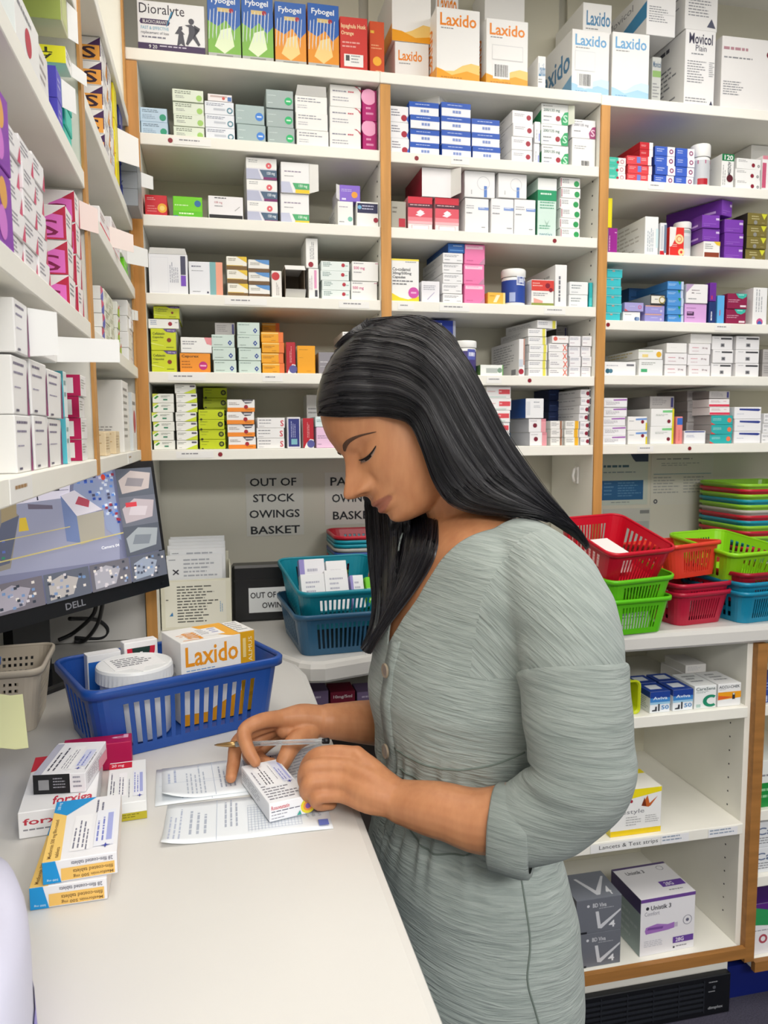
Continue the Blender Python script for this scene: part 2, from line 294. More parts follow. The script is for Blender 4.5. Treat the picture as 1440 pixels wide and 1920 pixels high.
des('white_maroon_dot', W0, [fine(.07, .3, .4, .85, 3, '#6d83b0'), ('c', .72, .5, .22, '#a12a3a'), fine(.88, .5, .98, .7, 1)])
des('white_pink_corner', W0, [fine(.06, .45, .65, .75, 2, '#8a8a92'), fine(.06, .2, .35, .3, 1), ('p', [(.76, 1), (1, 1), (1, .5), (.84, .58)], '#e8949a')])
des('orange_pink_dot', '#f0962a', [('t', .06, .74, .62, .92, 'Ceporex', '#5a3a10', 1), fine(.06, .15, .45, .6, 3, '#a8641a'), ('c', .76, .36, .22, '#c4287a'), ('r', .66, .32, .86, .4, '#f0b0d0')])
des('mint_blue_diamond', '#cfe0d8', [fine(.06, .7, .7, .84, 1, '#7f968e'), fine(.1, .12, .5, .22, 1, '#5f766e'), ('p', [(.8, .14), (.9, .36), (.8, .58), (.7, .36)], '#2f4a9a'), ('p', [(.8, .28), (.84, .36), (.8, .44), (.76, .36)], '#cfe0d8')])
des('amber', '#f2a81e', [('r', .78, 0, 1, 1, '#ee7a3a'), ('r', 0, .82, .78, .94, '#f6cf7a'), fine(.08, .4, .6, .65, 2, '#a8741a'), fine(.45, .1, .7, .2, 1, '#a8741a')])
des('red_white_wedge', '#b81f2f', [('L', .4, .35, .65, .9, 2, '#e8b0b0'), ('p', [(.1, 0), (1, 0), (1, .28), (.65, .3), (.3, .16)], W0), ('c', .72, .14, .13, '#5a5a9a')], side='#e9e6e2')
des('amber_upright', '#f3a71a', [fine(.1, .82, .7, .87, 1, '#b97f10'), fine(.1, .55, .4, .58, 1, '#b97f10'), fine(.5, .06, .85, .1, 1, '#b97f10')], L=[('r', 0, 0, 1, 1, '#e9e2cf')])
des('grey_box', '#8e8b92', [fine(.08, .45, .5, .58, 1, '#c9c7cc'), fine(.08, .3, .4, .36, 1, '#c9c7cc')])
des('white_green_pill', '#f0f2ea', [('p', [(.06, .5), (.22, .8), (.3, .7), (.14, .42)], '#3f9a3a'), fine(.4, .55, .9, .8, 2, '#6f7a6a'), ('r', .5, .28, .7, .44, '#3f8a6a'), ('p', [(0, 1), (.3, 1), (0, .6)], '#d6de5a')])
des('white_lime_wedge', '#f3f4ee', [fine(.06, .5, .5, .8, 2, '#7a7d74'), ('p', [(.4, 0), (1, 0), (1, .55)], '#cfe03a'), ('r', .72, .68, .96, .86, '#5a5266'), fine(.1, .1, .3, .2, 1)])
des('lime_black_dot', '#c6d41e', [fine(.07, .66, .45, .8, 1, '#5f6a10'), fine(.07, .4, .35, .5, 1, '#7d8720'), ('c', .85, .52, .27, '#2c3016'), ('c', .85, .52, .14, '#8f9a2a'), ('c', .1, 0, .12, '#2c3016')])
des('white_orange_wedge', '#f3f1ee', [('r', 0, 0, 1, .34, '#f29030'), ('p', [(.52, 1), (.95, 1), (.88, .72), (.66, .66)], '#55525c'), ('r', .62, .78, .9, .9, '#cfcdd2'), fine(.06, .5, .5, .75, 2, '#8a7a70'), ('c', .68, .4, .17, '#a8242f'), fine(.66, .08, .95, .2, 1, '#a8641a')])
des('white_red_s', '#f1f0ef', [fine(.06, .6, .68, .8, 1, '#777780'), fine(.06, .3, .55, .5, 1), fine(.06, .08, .3, .18, 1), ('t', .84, .15, .96, .75, 'S', '#d84a5a', 1)])
des('navy_upright', '#e7e5ea', [('r', .1, .05, .92, .95, '#333a80'), ('L', .3, .35, .7, .9, 3, '#b9bde0'), ('r', .3, .12, .75, .3, '#7fb8c4')])
des('pink_lilac', '#eec8e4', [fine(.06, .4, .7, .6, 2, '#a888a8'), fine(.06, .1, .3, .2, 1, '#a888a8')])
des('teal_white', '#dfeeee', [fine(.06, .4, .7, .7, 2, '#7a9898')])
# middle bay
des('white_red_dot_tab', '#f0f0f2', [fine(.06, .3, .6, .8, 3, '#777785'), ('c', .76, .28, .2, '#a8263a'), ('p', [(1, 0), (1, .5), (.88, .2)], '#3f62c0')])
des('blue_orange', '#4f77c0', [fine(.06, .3, .5, .8, 3, '#c5d4ee'), ('c', .64, .45, .24, '#a8263a'), ('c', .86, .45, .26, '#e87a3a')])
des('grey_red', '#a9a69a', [fine(.06, .5, .5, .8, 2, '#6f6a60'), ('r', .5, .1, .95, .4, '#b5283a')])
des('blue_band', '#eef0f5', [('r', 0, .6, 1, 1, '#2456b8'), fine(.2, .72, .8, .84, 1, '#c5d4ee'), ('r', .38, .24, .46, .44, '#7f93cc'), ('r', .48, .24, .56, .44, '#7f93cc'), ('r', .58, .24, .66, .44, '#7f93cc')], L=[('r', 0, 0, 1, 1, '#2456b8')])
des('white_dot_end', '#f0eff0', [fine(.1, .5, .6, .75, 2, '#a5a5ae'), ('c', .8, .5, .2, '#a8263a')], L=[fine(.1, .2, .9, .8, 3, '#b9b9be')], T=BASICL)
des('slim_blue_text', '#f0f0f2', [('L', .3, .2, .55, .8, 1, '#999999'), ('r', .7, .1, .9, .45, '#8a9ae0')])
des('white_green_s', '#eff1ef', [fine(.06, .8, .6, .9, 1, '#888888'), ('t', .08, .58, .68, .76, '200/135 mg', '#5a7a70', 1), fine(.08, .25, .4, .4, 1), fine(.08, .12, .3, .2, 1, '#555588'), ('c', .62, .3, .13, '#a8263a'), ('p', [(1, 0), (.76, 0), (.72, .3), (.86, .62), (1, .66)], '#2fa868'), ('t', .8, .12, .97, .5, 'S', '#bfe6cf', 1)], L=[('p', [(.5, 0), (1, 0), (1, .7), (.6, .5)], '#2f8f5a')])
des('white_purple_s', '#f0eff0', [fine(.1, .82, .65, .9, 1, '#888888'), ('t', .1, .6, .7, .78, '200/135 mg', '#8a8a96', 1), fine(.1, .25, .45, .4, 1), ('p', [(1, 0), (.76, 0), (.72, .3), (.86, .62), (1, .66)], '#a8487a'), ('t', .8, .12, .97, .5, 'S', '#efcfe0', 1)])
des('white_bar', '#f2f2f0', [fine(.1, .6, .75, .75, 2, '#aaaaaa'), ('k', .4, .05, .75, .25)])
des('red_fade', '#f3e6e6', [('r', 0, .78, 1, 1, '#d1243a'), ('r', 0, .68, 1, .8, '#4a2030'), ('l', .08, .71, .95, .77, 1, '#e8c0c0'), ('r', 0, .4, 1, .68, '#df5565'), ('r', 0, .28, 1, .4, '#e88a94'), ('r', 0, .2, 1, .28, '#f0b8be'), ('p', [(.3, .46), (.5, .56), (.7, .52), (.5, .42)], '#f0e8f0'), ('p', [(.34, .54), (.5, .62), (.66, .56), (.5, .48)], '#f6f0f4'), ('r', .15, .03, .85, .16, '#d8a8ae'), ('r', .17, .04, .83, .15, '#f6efef')], L=[('r', 0, 0, 1, 1, '#cf8a8f')])
des('white_box_red_side', '#efedee', [('r', 0, 0, 1, 1, '#efedee')], L=[('r', 0, 0, 1, 1, '#9c2238')], R=[('r', 0, 0, 1, 1, '#a8384a')])
des('white_swirl', '#f1f1f1', [('r', .64, .02, .74, .45, '#5f86cc'), ('o', .62, .55, .26, .245, '#c2c4c8'), ('r', .22, .12, .24, .28, '#aaaaaa')])
des('white_blue_tag', '#f1f1f1', [fine(.06, .68, .5, .8, 2, '#a2a3ac'), ('r', .56, .68, 1, .76, '#7f9cd8'), ('l', .6, .69, .96, .75, 1, '#e4ebf7'), fine(.06, .52, .4, .6, 1), fine(.7, .14, .95, .2, 1)], L=[fine(.2, .3, .8, .7, 4)])
des('green_tall', '#d3eadf', [('r', 0, .8, 1, 1, '#eef1ee'), ('r', 0, .62, 1, .8, '#1f9a68'), ('l', .15, .68, .85, .75, 1, '#d8f2e4'), fine(.12, .46, .9, .6, 3, '#5aa888'), ('p', [(.36, .3), (.5, .18), (.64, .3), (.5, .24)], '#a8c8b8'), fine(.1, .12, .9, .2, 2, '#5aa888'), ('t', .1, .02, .8, .08, 'zentiva', '#6a88a8')], L=[('r', 0, 0, 1, .8, '#3f8f6a')])
des('white_green_blob', '#f2f3f1', [fine(.1, .35, .6, .8, 3, '#8a8d92'), ('c', .82, .4, .3, '#2fa05a'), ('r', .02, .1, .06, .9, '#b86a7a')])
des('yellow_base', '#f1f1ef', [('p', [(0, 0), (1, 0), (1, .14), (.6, .06), (.3, .1), (0, .2)], '#f2d51e'), ('r', 0, .96, 1, 1, '#f2e04a'), ('t', .03, .72, .68, .8, 'Co-codamol', '#4a4a50', 1), ('t', .03, .62, .72, .7, '30mg/500mg', '#4a4a50', 1), ('t', .03, .53, .5, .61, 'Capsules', '#4a4a50', 1), fine(.03, .36, .8, .5, 2, '#6a6a70'), fine(.5, .9, .95, .94, 1), ('c', .8, .22, .13, '#cf4fa8'), ('r', .7, .2, .9, .24, '#eab0d8')])
des('white_scribble', '#ecebf0', [fine(.1, .55, .8, .8, 3, '#9a9aa8'), ('p', [(.3, .15), (.7, .5), (.72, .48), (.34, .13)], '#b0a8c8')])
des('white_strip_text', '#efeff0', [fine(.07, .55, .8, .8, 2, '#7f7f88'), fine(.07, .18, .35, .35, 1), fine(.7, .15, .95, .3, 1)], L=[fine(.1, .3, .8, .7, 3, '#b0b0b4')])
des('blue_shiny', '#2766b4', [('l', .3, .55, .85, .78, 1, '#bcd6f0'), ('r', .1, .2, .9, .32, '#5f9ad8'), ('r', .93, 0, 1, 1, '#17468a')], L=[('r', 0, 0, 1, 1, '#1d4f9a'), ('r', .3, .4, .7, .55, '#4f86c4')])
des('pink_shiny', '#f07fb2', [('r', .05, .76, .9, .92, '#fbd3e4'), ('l', .12, .79, .8, .89, 1, '#f4a4c8'), ('p', [(.7, 0), (1, 0), (1, .35)], '#c88aa8'), fine(.1, .1, .5, .2, 1, '#c85a8a')])
des('yellow_flat', '#eebc48', [('p', [(.3, .2), (.5, .2), (.7, .8), (.5, .8)], '#f9ecc8'), ('r', .88, 0, 1, 1, '#f6dc94'), fine(.1, .6, .4, .75, 1, '#c8922a')])
des('red_green_white', '#f1efec', [('r', 0, .58, 1, .98, '#d8453c'), fine(.05, .7, .5, .88, 2, '#f0c0b8'), ('c', .72, .78, .1, '#8a1f30'), ('c', .86, .62, .08, '#8a1f30'), fine(.08, .35, .8, .5, 2), ('r', 0, 0, 1, .12, '#8f9a4a'), ('p', [(.1, .12), (.5, .12), (.5, .2), (.1, .3)], '#e8a89a')])
des('white_vert_text', '#f1f1f0', [('L', .3, .12, .75, .8, 1, '#77777f')], L=[fine(.1, .2, .9, .8, 4, '#c2c2c2')])
des('white_mint_text', '#f0f2f2', [fine(.1, .35, .8, .75, 2, '#8a9498'), fine(.1, .1, .5, .2, 1)], R=[('r', 0, 0, 1, 1, '#cfd8d8')])
des('teal_flat', '#2fb7bd', [('r', .1, .1, .9, .4, '#4fcfd2')])
des('blue_nuzhi', '#2d46b4', [('l', .06, .5, .5, .85, 1, '#d5dcf5'), fine(.1, .15, .8, .35, 2, '#8fa0e0'), ('r', .9, 0, 1, 1, '#c8ccdf')])
des('white_green_edge', '#eef1ec', [('r', .25, .25, .75, .7, '#b5bcb8'), ('c', .85, .5, .24, '#7f9a86'), ('r', .96, 0, 1, 1, '#5fa84a')], L=[('r', 0, 0, 1, 1, '#5f8a4a')])
des('white_tall_dot', '#f0efef', [('r', .75, .3, 1, 1, '#c99a8a'), ('c', .4, .12, .075, '#a8263a'), ('r', 0, .25, .7, .45, '#cfd6e0')], L=[fine(.1, .25, .9, .9, 9, '#b5b5b8'), ('r', .75, .05, .9, .2, '#8a8a8e')])
des('white_yellow_edge', '#f1f1f0', [fine(.06, .35, .65, .75, 2, '#9a9aa8'), ('r', .78, 0, .94, 1, '#e3dc5a')], L=[fine(.1, .3, .9, .7, 2, '#c2c2c2')])
des('white_coral_cross', '#f1f0ef', [fine(.06, .3, .65, .75, 2, '#a09aa4'), ('p', [(.74, .1), (.94, .9), (.99, .9), (.8, .1)], '#e8705a'), ('p', [(.94, .1), (.74, .9), (.79, .9), (1, .1)], '#e8705a')])
des('white_coral_dot', '#f2efee', [('c', .2, .6, .3, '#e0665a'), fine(.4, .4, .9, .65, 1, '#d8a8a0')])
des('white_grid', '#f0eff1', [fine(.06, .55, .9, .85, 2, '#9095a8'), fine(.06, .2, .5, .35, 1, '#c0a8b4')])
des('white_red_panel', '#f2f0ef', [('r', .5, .35, .96, .75, '#e0505a'), ('r', .52, .5, .62, .62, '#f0b0b0'), fine(.05, .45, .42, .6, 1, '#d8a0a0'), ('r', .1, .08, .8, .14, '#b8d8cc')])
des('white_blue_side', '#f1f2f3', [fine(.45, .72, .95, .84, 1, '#9aa0a8'), fine(.45, .5, .85, .64, 2, '#b0b5bc'), ('r', .05, .15, .25, .85, '#dde0e4')], L=[('r', 0, 0, 1, 1, '#1d4f9a')])
des('white_pink_side', '#f1eff0', [fine(.08, .75, .7, .85, 1, '#aaaaaa'), ('c', .36, .5, .17, '#7a1f33'), ('r', .72, 0, 1, 1, '#e8a0a8'), ('r', .72, .8, 1, 1, '#d88a94')], L=[('r', 0, 0, .3, 1, '#6f9ad0'), ('r', .3, 0, 1, 1, '#c9ccd4')])
des('white_brown_edge', '#f0eeea', [fine(.08, .3, .7, .8, 3, '#8a8a8a'), ('r', .78, 0, .95, 1, '#9a6a50')])
des('white_amber_edge', '#f0efea', [fine(.08, .3, .6, .8, 3, '#8a8a8a'), ('r', .68, 0, .95, 1, '#edb42a')])
des('white_black_tick', '#f1f0f2', [fine(.06, .35, .6, .7, 2, '#9a98a8'), ('c', .72, .5, .26, '#8a2038'), ('r', .84, .1, .98, .9, '#55555c')], L=[fine(.1, .4, .9, .7, 1, '#bbbbc0')])
des('navy_dark', '#1b2c58', [fine(.1, .4, .8, .6, 1, '#3f5488')])
# right bay
des('teal_red_dot', '#efeaea', [('r', 0, 0, .55, 1, '#3fc0a8'), fine(.06, .4, .4, .7, 2, '#bfeee2'), ('c', .52, .4, .2, '#a8263a'), ('o', .78, .5, .28, .18, '#c88a94')])
des('red_blue_patch', '#e0474e', [fine(.05, .4, .35, .75, 2, '#f3b9b9'), ('r', .4, .2, .55, .9, '#6f7fd0'), fine(.58, .4, .8, .75, 2, '#f8d0d0'), ('r', .86, 0, 1, 1, '#f4e4e4')])
des('red_white_end', '#c8242f', [('r', .72, 0, 1, 1, '#f2f0ef'), fine(.1, .3, .6, .6, 2, '#f3b9b9')], L=[('r', 0, 0, 1, 1, '#b51f2a')])
des('blue_white_ring', '#3f64c8', [fine(.08, .3, .5, .75, 2, '#c0cdf0'), ('r', .62, 0, 1, 1, '#f1f0f2'), ('o', .82, .5, .26, .13, '#9a4f7a')])
des('white_i20', '#efefec', [('r', 0, .8, 1, 1, '#1d7a48'), ('t', .2, .83, .9, .97, '120', '#f4f4f2', 1), ('V', .5, .4, .75, .78, 'ADIZEM', '#55555c', 1), ('L', .1, .1, .4, .7, 2, '#9a9a9a'), ('c', .68, .3, .11, '#5a1f2a')], L=[fine(.2, .3, .9, .7, 5, '#c0c0be')])
des('white_maroon_right', '#f0f0ee', [fine(.06, .6, .5, .85, 2, '#9a9a9a'), ('c', .68, .4, .2, '#8a1f33'), ('o', .9, .35, .14, .05, '#888888')], L=[fine(.1, .3, .9, .7, 3, '#c0c0be')])
des('white_pink_right', '#f0eded', [('r', 0, .9, .9, 1, '#d88a9a'), ('r', 0, .1, .2, .8, '#c85a7a'), fine(.3, .4, .9, .7, 3)])
des('yellow_plain', '#f2e21a', [('r', .9, 0, 1, 1, '#d6c80e')])
des('purple_upright', '#9a1f8f', [('L', .1, .12, .35, .85, 1, '#e6b8e0'), fine(.7, .75, .95, .85, 1, '#e6b8e0')], side='#efe9ee')
des('white_long_side', '#eef0f0', [('L', .2, .1, .7, .85, 4, '#8a9aa8'), ('r', .82, .2, 1, .7, '#cfe6ea')], L=[fine(.1, .15, .9, .9, 7, '#c6c5c3')])
des('slim_red_base', '#ecedf0', [('r', 0, 0, .7, .16, '#c8242f'), ('r', .6, .1, 1, .95, '#6f8098'), ('r', .15, .2, .45, .9, '#c9cdd4')])
des('red_badge', '#e2352f', [('p', [(0, 1), (.45, 1), (.4, .62), (.15, .35), (0, .32)], '#ece9e6'), ('o', .66, .6, .17, .1, '#f4d8a0'), ('c', .66, .6, .08, '#f4d8a0'), fine(.2, .3, .6, .42, 2, '#f4c0b8'), ('o', .82, .16, .12, .05, '#f4d8a0'), ('r', 0, 0, .02, .3, '#ffffff')])
des('purple_box', '#7d3fb0', [('r', .08, .3, .8, .34, '#9a66c8'), ('r', .78, .62, .97, .78, '#d8c2ea'), fine(.1, .1, .5, .2, 1, '#a878d0')], L=[('r', 0, 0, 1, 1, '#6a329a'), ('r', .7, .2, .9, .35, '#c8a8e0')])
des('white_brown_base', '#f0efec', [('r', .05, .04, .95, .36, '#8a3f2a'), fine(.08, .5, .6, .85, 3, '#8a8a8a'), ('p', [(.6, 1), (1, 1), (1, .75), (.8, .8)], '#e8c43a')])
des('olive', '#7d7138', [fine(.2, .35, .6, .75, 2, '#c8c090'), ('p', [(.68, .95), (.97, .95), (.83, .45)], '#d8d83a'), fine(.7, .1, .95, .2, 1, '#b8b080'), ('c', .4, .2, .18, '#8f8f8a')], L=[('r', 0, 0, 1, 1, '#3a3430')])
des('cyan', '#3fc3cc', [fine(.06, .7, .9, .86, 1, '#2a8f98'), ('r', .34, .7, .5, .86, '#c89a8a'), ('r', 0, .92, 1, 1, '#9adfe2')])
des('lilac_ring', '#a9a4d8', [('o', .8, .5, .22, .14, '#d85a8a'), fine(.25, .4, .6, .6, 1, '#c9c6ec'), ('p', [(0, 0), (.2, 0), (0, .3)], '#d85a5a')], T=[('r', 0, 0, 1, 1, '#efeff2')])
des('white_navy_pill', '#f1f1f1', [fine(.1, .6, .6, .75, 1), ('c', .76, .3, .2, '#4f6a98'), ('c', .86, .3, .2, '#7f98c0')])
des('lilac_plain', '#9d99d8', [fine(.3, .35, .7, .6, 1, '#c4c1ec'), ('c', .82, .35, .15, '#cfc8e8'), ('r', 0, .85, .85, 1, '#d8a89a')])
des('black_gold', '#e9e6da', [('r', 0, 0, 1, .16, '#2a2a2a'), ('r', 0, .9, 1, 1, '#3a3a3a'), ('r', 0, 0, .05, 1, '#2a2a2a'), ('o', .82, .5, .36, .26, '#9a8a3a'), fine(.3, .4, .6, .6, 1)], L=[('r', 0, 0, 1, 1, '#9aa0a4')])
des('blue_dark', '#2f5f94', [('r', .1, .3, .9, .4, '#1f4470')], L=[('r', 0, 0, 1, 1, '#2a5584')])
des('blue_green_tab', '#4f94d8', [fine(.06, .4, .55, .7, 2, '#bcdaf4'), ('p', [(.66, 1), (.84, 1), (.76, .55)], '#1f9a4f'), ('r', .86, 0, 1, 1, '#c6d4e8')], L=[('r', 0, 0, 1, 1, '#3f78b4')])
des('white_slant', '#f0eeee', [fine(.25, .6, .8, .7, 1, '#77606a'), ('l', .25, .44, .42, .56, 1, '#55404a'), fine(.45, .46, .75, .54, 1), fine(.1, .15, .55, .25, 1, '#55606a'), ('p', [(0, 1), (.35, 1), (0, .55)], '#b9a0c4')])
des('lilac_pink', '#d8a8de', [fine(.08, .7, .6, .8, 1, '#a070a8'), ('r', .1, .4, .42, .6, '#4a3050'), ('l', .13, .44, .39, .56, 1, '#d8a8de'), fine(.1, .2, .6, .32, 1, '#a070a8')])
des('purple_strip', '#6f2f9a', [('r', .2, .1, .4, .3, '#c83a5a')])
des('navy_strip', '#23376f', [('L', .25, .15, .75, .8, 1, '#e6e8f2')])
des('sky_upright', '#5fb0e8', [('L', .3, .3, .7, .6, 1, '#d83a4a')])
des('maroon', '#8f1f4a', [('p', [(.4, 1), (.98, 1), (.95, .8), (.75, .66), (.55, .72)], '#3fb8a8'), ('l', .55, .82, .88, .94, 1, '#d0f0ea'), fine(.04, .35, .8, .6, 2, '#d8a0b8'), ('r', .64, .12, .94, .24, '#efdfe6')])
des('white_rainbow', '#f1f1f1', [('L', .2, .35, .75, .97, 3, '#a8aab0'), ('c', .5, .08, .1, '#c85a8a'), ('c', .5, .04, .07, '#3f62b0')], L=[fine(.1, .3, .9, .7, 5, '#c4c4c4')])
des('white_eye', '#f2f2f2', [fine(.06, .6, .5, .75, 1, '#b0b0b8'), ('r', .7, .7, .94, .84, '#77777f'), ('c', .1, .32, .18, '#2f5f74'), ('c', .2, .32, .16, '#4f7f94')])
des('white_yellow_flower', '#f0f0ec', [('c', .85, .5, .3, '#eab83a'), ('r', .15, .2, .4, .5, '#efd88a'), ('r', 0, .75, .6, .9, '#d5e0c8')], L=[fine(.2, .2, .9, .8, 2, '#d8c890')])
des('white_green_chip', '#f0f1f0', [fine(.1, .62, .8, .82, 2, '#8a9088'), ('r', .08, .22, .34, .42, '#4fb07a')])
des('white_mgred', '#f1eff0', [fine(.14, .5, .55, .65, 1, '#d06a80'), ('t', .6, .48, .85, .68, '20 mg', '#8a6a74', 1), fine(.14, .2, .5, .32, 1, '#c8a8b0')], L=BASICL)
des('white_blank', '#f3f2ef', [fine(.2, .5, .6, .56, 1, '#d8d6d0')], L=[fine(.2, .3, .8, .6, 2, '#d0cec8')])
des('white_code_black', '#f0eff0', [('r', .42, .76, .95, .88, '#3a3a3e'), fine(.1, .78, .36, .86, 1), ('r', .42, .2, .6, .46, '#8a8a8e'), ('r', .46, .26, .56, .4, '#55555a')])
des('white_violet_bar', '#f2f1f3', [('p', [(.4, .84), (.98, .9), (.98, .72), (.4, .7)], '#a868b8'), fine(.08, .2, .7, .55, 3, '#a5a2a8'), fine(.05, .62, .35, .68, 1)])
des('white_blue_bar', '#f3f2f0', [('p', [(.4, .86), (.98, .9), (.98, .76), (.4, .74)], '#6f9ad8'), fine(.06, .6, .35, .7, 1), ('c', .76, .62, .13, '#8a1f33'), ('r', .92, 0, 1, .55, '#e3d02a')])
des('white_green_bar', '#f2f2f0', [('p', [(.5, .9), (.98, .92), (.98, .78), (.5, .78)], '#7fd08a'), fine(.2, .55, .8, .68, 2, '#aab0a8'), ('c', .78, .28, .11, '#7a1f33'), ('r', .92, 0, 1, 1, '#e0d42a')])
des('grey_lines', '#b4b0ae', [fine(.1, .2, .7, .8, 4, '#8f8c8c'), ('r', .86, .1, .96, .9, '#3f3f78')], L=[('r', 0, 0, 1, 1, '#8a8684')])
des('salmon_upright', '#f08f8a', [('r', .1, .7, .95, .95, '#3f6fc8'), ('L', .4, .1, .7, .6, 1, '#d86a6a')])
des('white_navy_stripe', '#f1f1f3', [('r', .02, .88, .95, .97, '#2f4590'), fine(.1, .45, .5, .65, 2, '#aab0c8')])
des('teal_coral_dot', '#2fb0b0', [fine(.08, .4, .5, .7, 2, '#b0e6e2'), ('c', .84, .5, .26, '#f07a50'), ('p', [(0, 0), (.2, 0), (0, .25)], '#e0504a')], side='#a9a5a4')
des('white_redbar', '#f4efef', [('r', 0, .06, 1, .34, '#e03f5a'), fine(.08, .5, .6, .8, 2, '#c8a8a8'), fine(.7, .6, .92, .75, 1, '#e08a9a')])
des('grey_stack', '#a9a6a5', [fine(.1, .3, .6, .7, 3, '#858284'), ('r', .5, .2, .75, .5, '#8a888a')], L=[('r', 0, 0, 1, 1, '#9a9694')])
des('white_navy_flag', '#f2f2f5', [('p', [(.18, .88), (.9, .86), (.98, .78), (.9, .66), (.18, .74)], '#2f3f90'), fine(.1, .35, .4, .44, 1, '#aab0c8')])
# ---------------------------------------------------------------- the setting
def struct(name, mb, **k):
    return tag(mb.build(name), kind='structure', **k)
CARPET = mat('#4c4a58', .95, .1, bump=.6, bscale=(300, 300, 300), var=.25)
struct('floor', MB().box(-.9, -2.2, -.04, 3.2, 2.1, 0, CARPET))
struct('wall_back', MB().box(-.9, 1.935, 0, 3.2, 2.0, CEIL_Z, mat('#d9d6c8', .7, .2, var=.03, bscale=(3, 3, 3))))
struct('wall_left', MB().box(-.52, -2.2, 0, -.43, 1.935, CEIL_Z, mat('#e6e3d8', .7, .2, var=.03, bscale=(3, 3, 3))))
struct('ceiling', MB().box(-.9, -2.2, CEIL_Z, 3.2, 2.1, CEIL_Z + .05, mat('#eeece6', .8, .2, var=.02, bscale=(3, 3, 3))))
for i, (lx, ly, sx, sy, pw) in enumerate(LAMPS):
    t = thing('ceiling_and_fill_light', 'flat white ceiling light panel ' + ('above the near desk', 'above the person', 'added behind the viewer for frontal light')[i], 'light', (lx, ly, CEIL_Z), group='ceiling light panels')
    mb = MB(); W_ = mat('#f4f4f2', .5)
    for a in ((-sx/2, -sy/2, sx/2, -sy/2 + .03), (-sx/2, sy/2 - .03, sx/2, sy/2), (-sx/2, -sy/2 + .03, -sx/2 + .03, sy/2 - .03), (sx/2 - .03, -sy/2 + .03, sx/2, sy/2 - .03)):
        mb.box(a[0], a[1], -.02, a[2], a[3], 0, W_)
    mb.build('frame', t)
    MB().box(-sx/2 + .03, -sy/2 + .03, -.012, sx/2 - .03, sy/2 - .03, -.004, mat('#fff8ee', .5, emit=2.5)).build('diffuser', t)

# ---------------------------------------------------------------- shelving units
FY, BY_ = 1.69, 1.925
PX = [-.138, .383, .901, 1.78]            # upright centre lines
SZ = {'left': [2.160, 2.000, 1.840, 1.683, 1.522, 1.359], 'mid': [2.160, 2.000, 1.840, 1.683, 1.522, 1.359], 'right': [2.157, 1.976, 1.810, 1.654, 1.526, 1.360]}
DOT = card('#8a1f2b'); LBL = card('#f3f2ee')
def sticker(par, x, z, y=FY - .0008):
    mb = MB(); mb.add([(x + .0048 * math.cos(2*PI*k/16), y + dy, z + .0048 * math.sin(2*PI*k/16)) for dy in (0, .0007) for k in range(16)],
        [tuple(range(16))] + [(k, (k+1) % 16, 16+(k+1) % 16, 16+k) for k in range(16)], DOT)
    tag(mb.build('round_sticker', par), 'dark red round sticker')
def strip(par, x0, x1, z, h=.014, col='#f3f2ee', text=None, tcol='#8a8a90', y=FY - .0008):
    mb = MB(); mb.box(x0, y, z - h/2, x1, y + .0006, z + h/2, card(col))
    decal(mb, (x0, y, z - h/2), (x1 - x0, 0, 0), (0, 0, h), (0, -1, 0), [text] if text else [('l', .15, .3, .85, .75, 1, tcol)])
    mb.build('shelf_label', par)
def pegs(par, x, y, zs):
    first = MB().tube([(.0003, 0, 0), (-.0004, 0, 0)], .0022, BLACKP, 8).build('peg_hole', par); first.location = (x, y, zs[0])
    for z in zs[1:]:
        c = first.copy(); COL.objects.link(c); c.parent = par; c.location = (x, y, z)
def unit(key, i, label, wl, wr):
    t = thing('shelving_unit', label, 'shelves', (0, 0, 0), group='tall cream shelving units')
    x0, x1 = PX[i], PX[i+1]
    e = .0115
    zl = 1.3366 if key == 'mid' else .952
    if wl:
        MB().box(x0 - e, FY + .002, zl, x0 + e, BY_ - .006, 2.137, CREAM).build('side_panel', t)
        tag(MB().box(x0 - e + .0004, FY - .004, zl, x0 + e - .0004, FY + .0015, 2.135 if key != 'right' else 2.135, WOOD).build('wood_edge', t), 'varnished wood edging strip')
    MB().box(x0 + e, FY + .002, zl, x0 + e + .005, BY_ - .006, 2.135, CREAM).build('side_panel', t) if not wl else None
    if wr: MB().box(x1 - e, FY + .002, zl, x1 + e, BY_ - .006, 2.134, CREAM).build('side_panel', t)
    MB().box(x0 + e + .0002, BY_ - .006, 1.34, x1 - e - .0002, BY_, 2.66, BACKP).build('back_panel', t)
    shelves = []
    for z in SZ[key]:
        top = z > 2.1
        s = MB().bbox(x0 + (e if not top else -e), FY - (.0 if not top else .004), z - .0225, x1 - (e + .0004 if not top or key != 'right' else -e) , BY_ - .0065, z, CREAM, .0012)
        if top: pass
        shelves.append(s.build('shelf', t))
    pegs(t, x1 - e - .0006, FY + .03, [1.40 + .032 * k for k in range(22)])
    return t, shelves
uL, shL = unit('left', 0, 'tall cream shelving bay between the monitor corner and the middle upright', True, False)
uM, shM = unit('mid', 1, 'tall cream shelving bay behind the head of the person', True, False)
uR, shR = unit('right', 2, 'tall cream shelving bay at the right edge above the coloured baskets', True, True)
for par, x, z in [(shL[1], (-0.067,1.69,1.9981)[0], 1.9885), (shL[5], (0.0153,1.69,1.3491)[0], 1.348), (shM[1], (0.4529,1.69,1.9965)[0], 1.989), (shM[2], (0.781,1.69,1.838)[0], 1.829), (shM[4], (0.7238,1.69,1.5189)[0], 1.511),
    (shR[3], (0.9203,1.69,1.6441)[0], 1.643), (shR[5], (1.1482,1.69,1.3541)[0], 1.349)]: sticker(par, x, z)
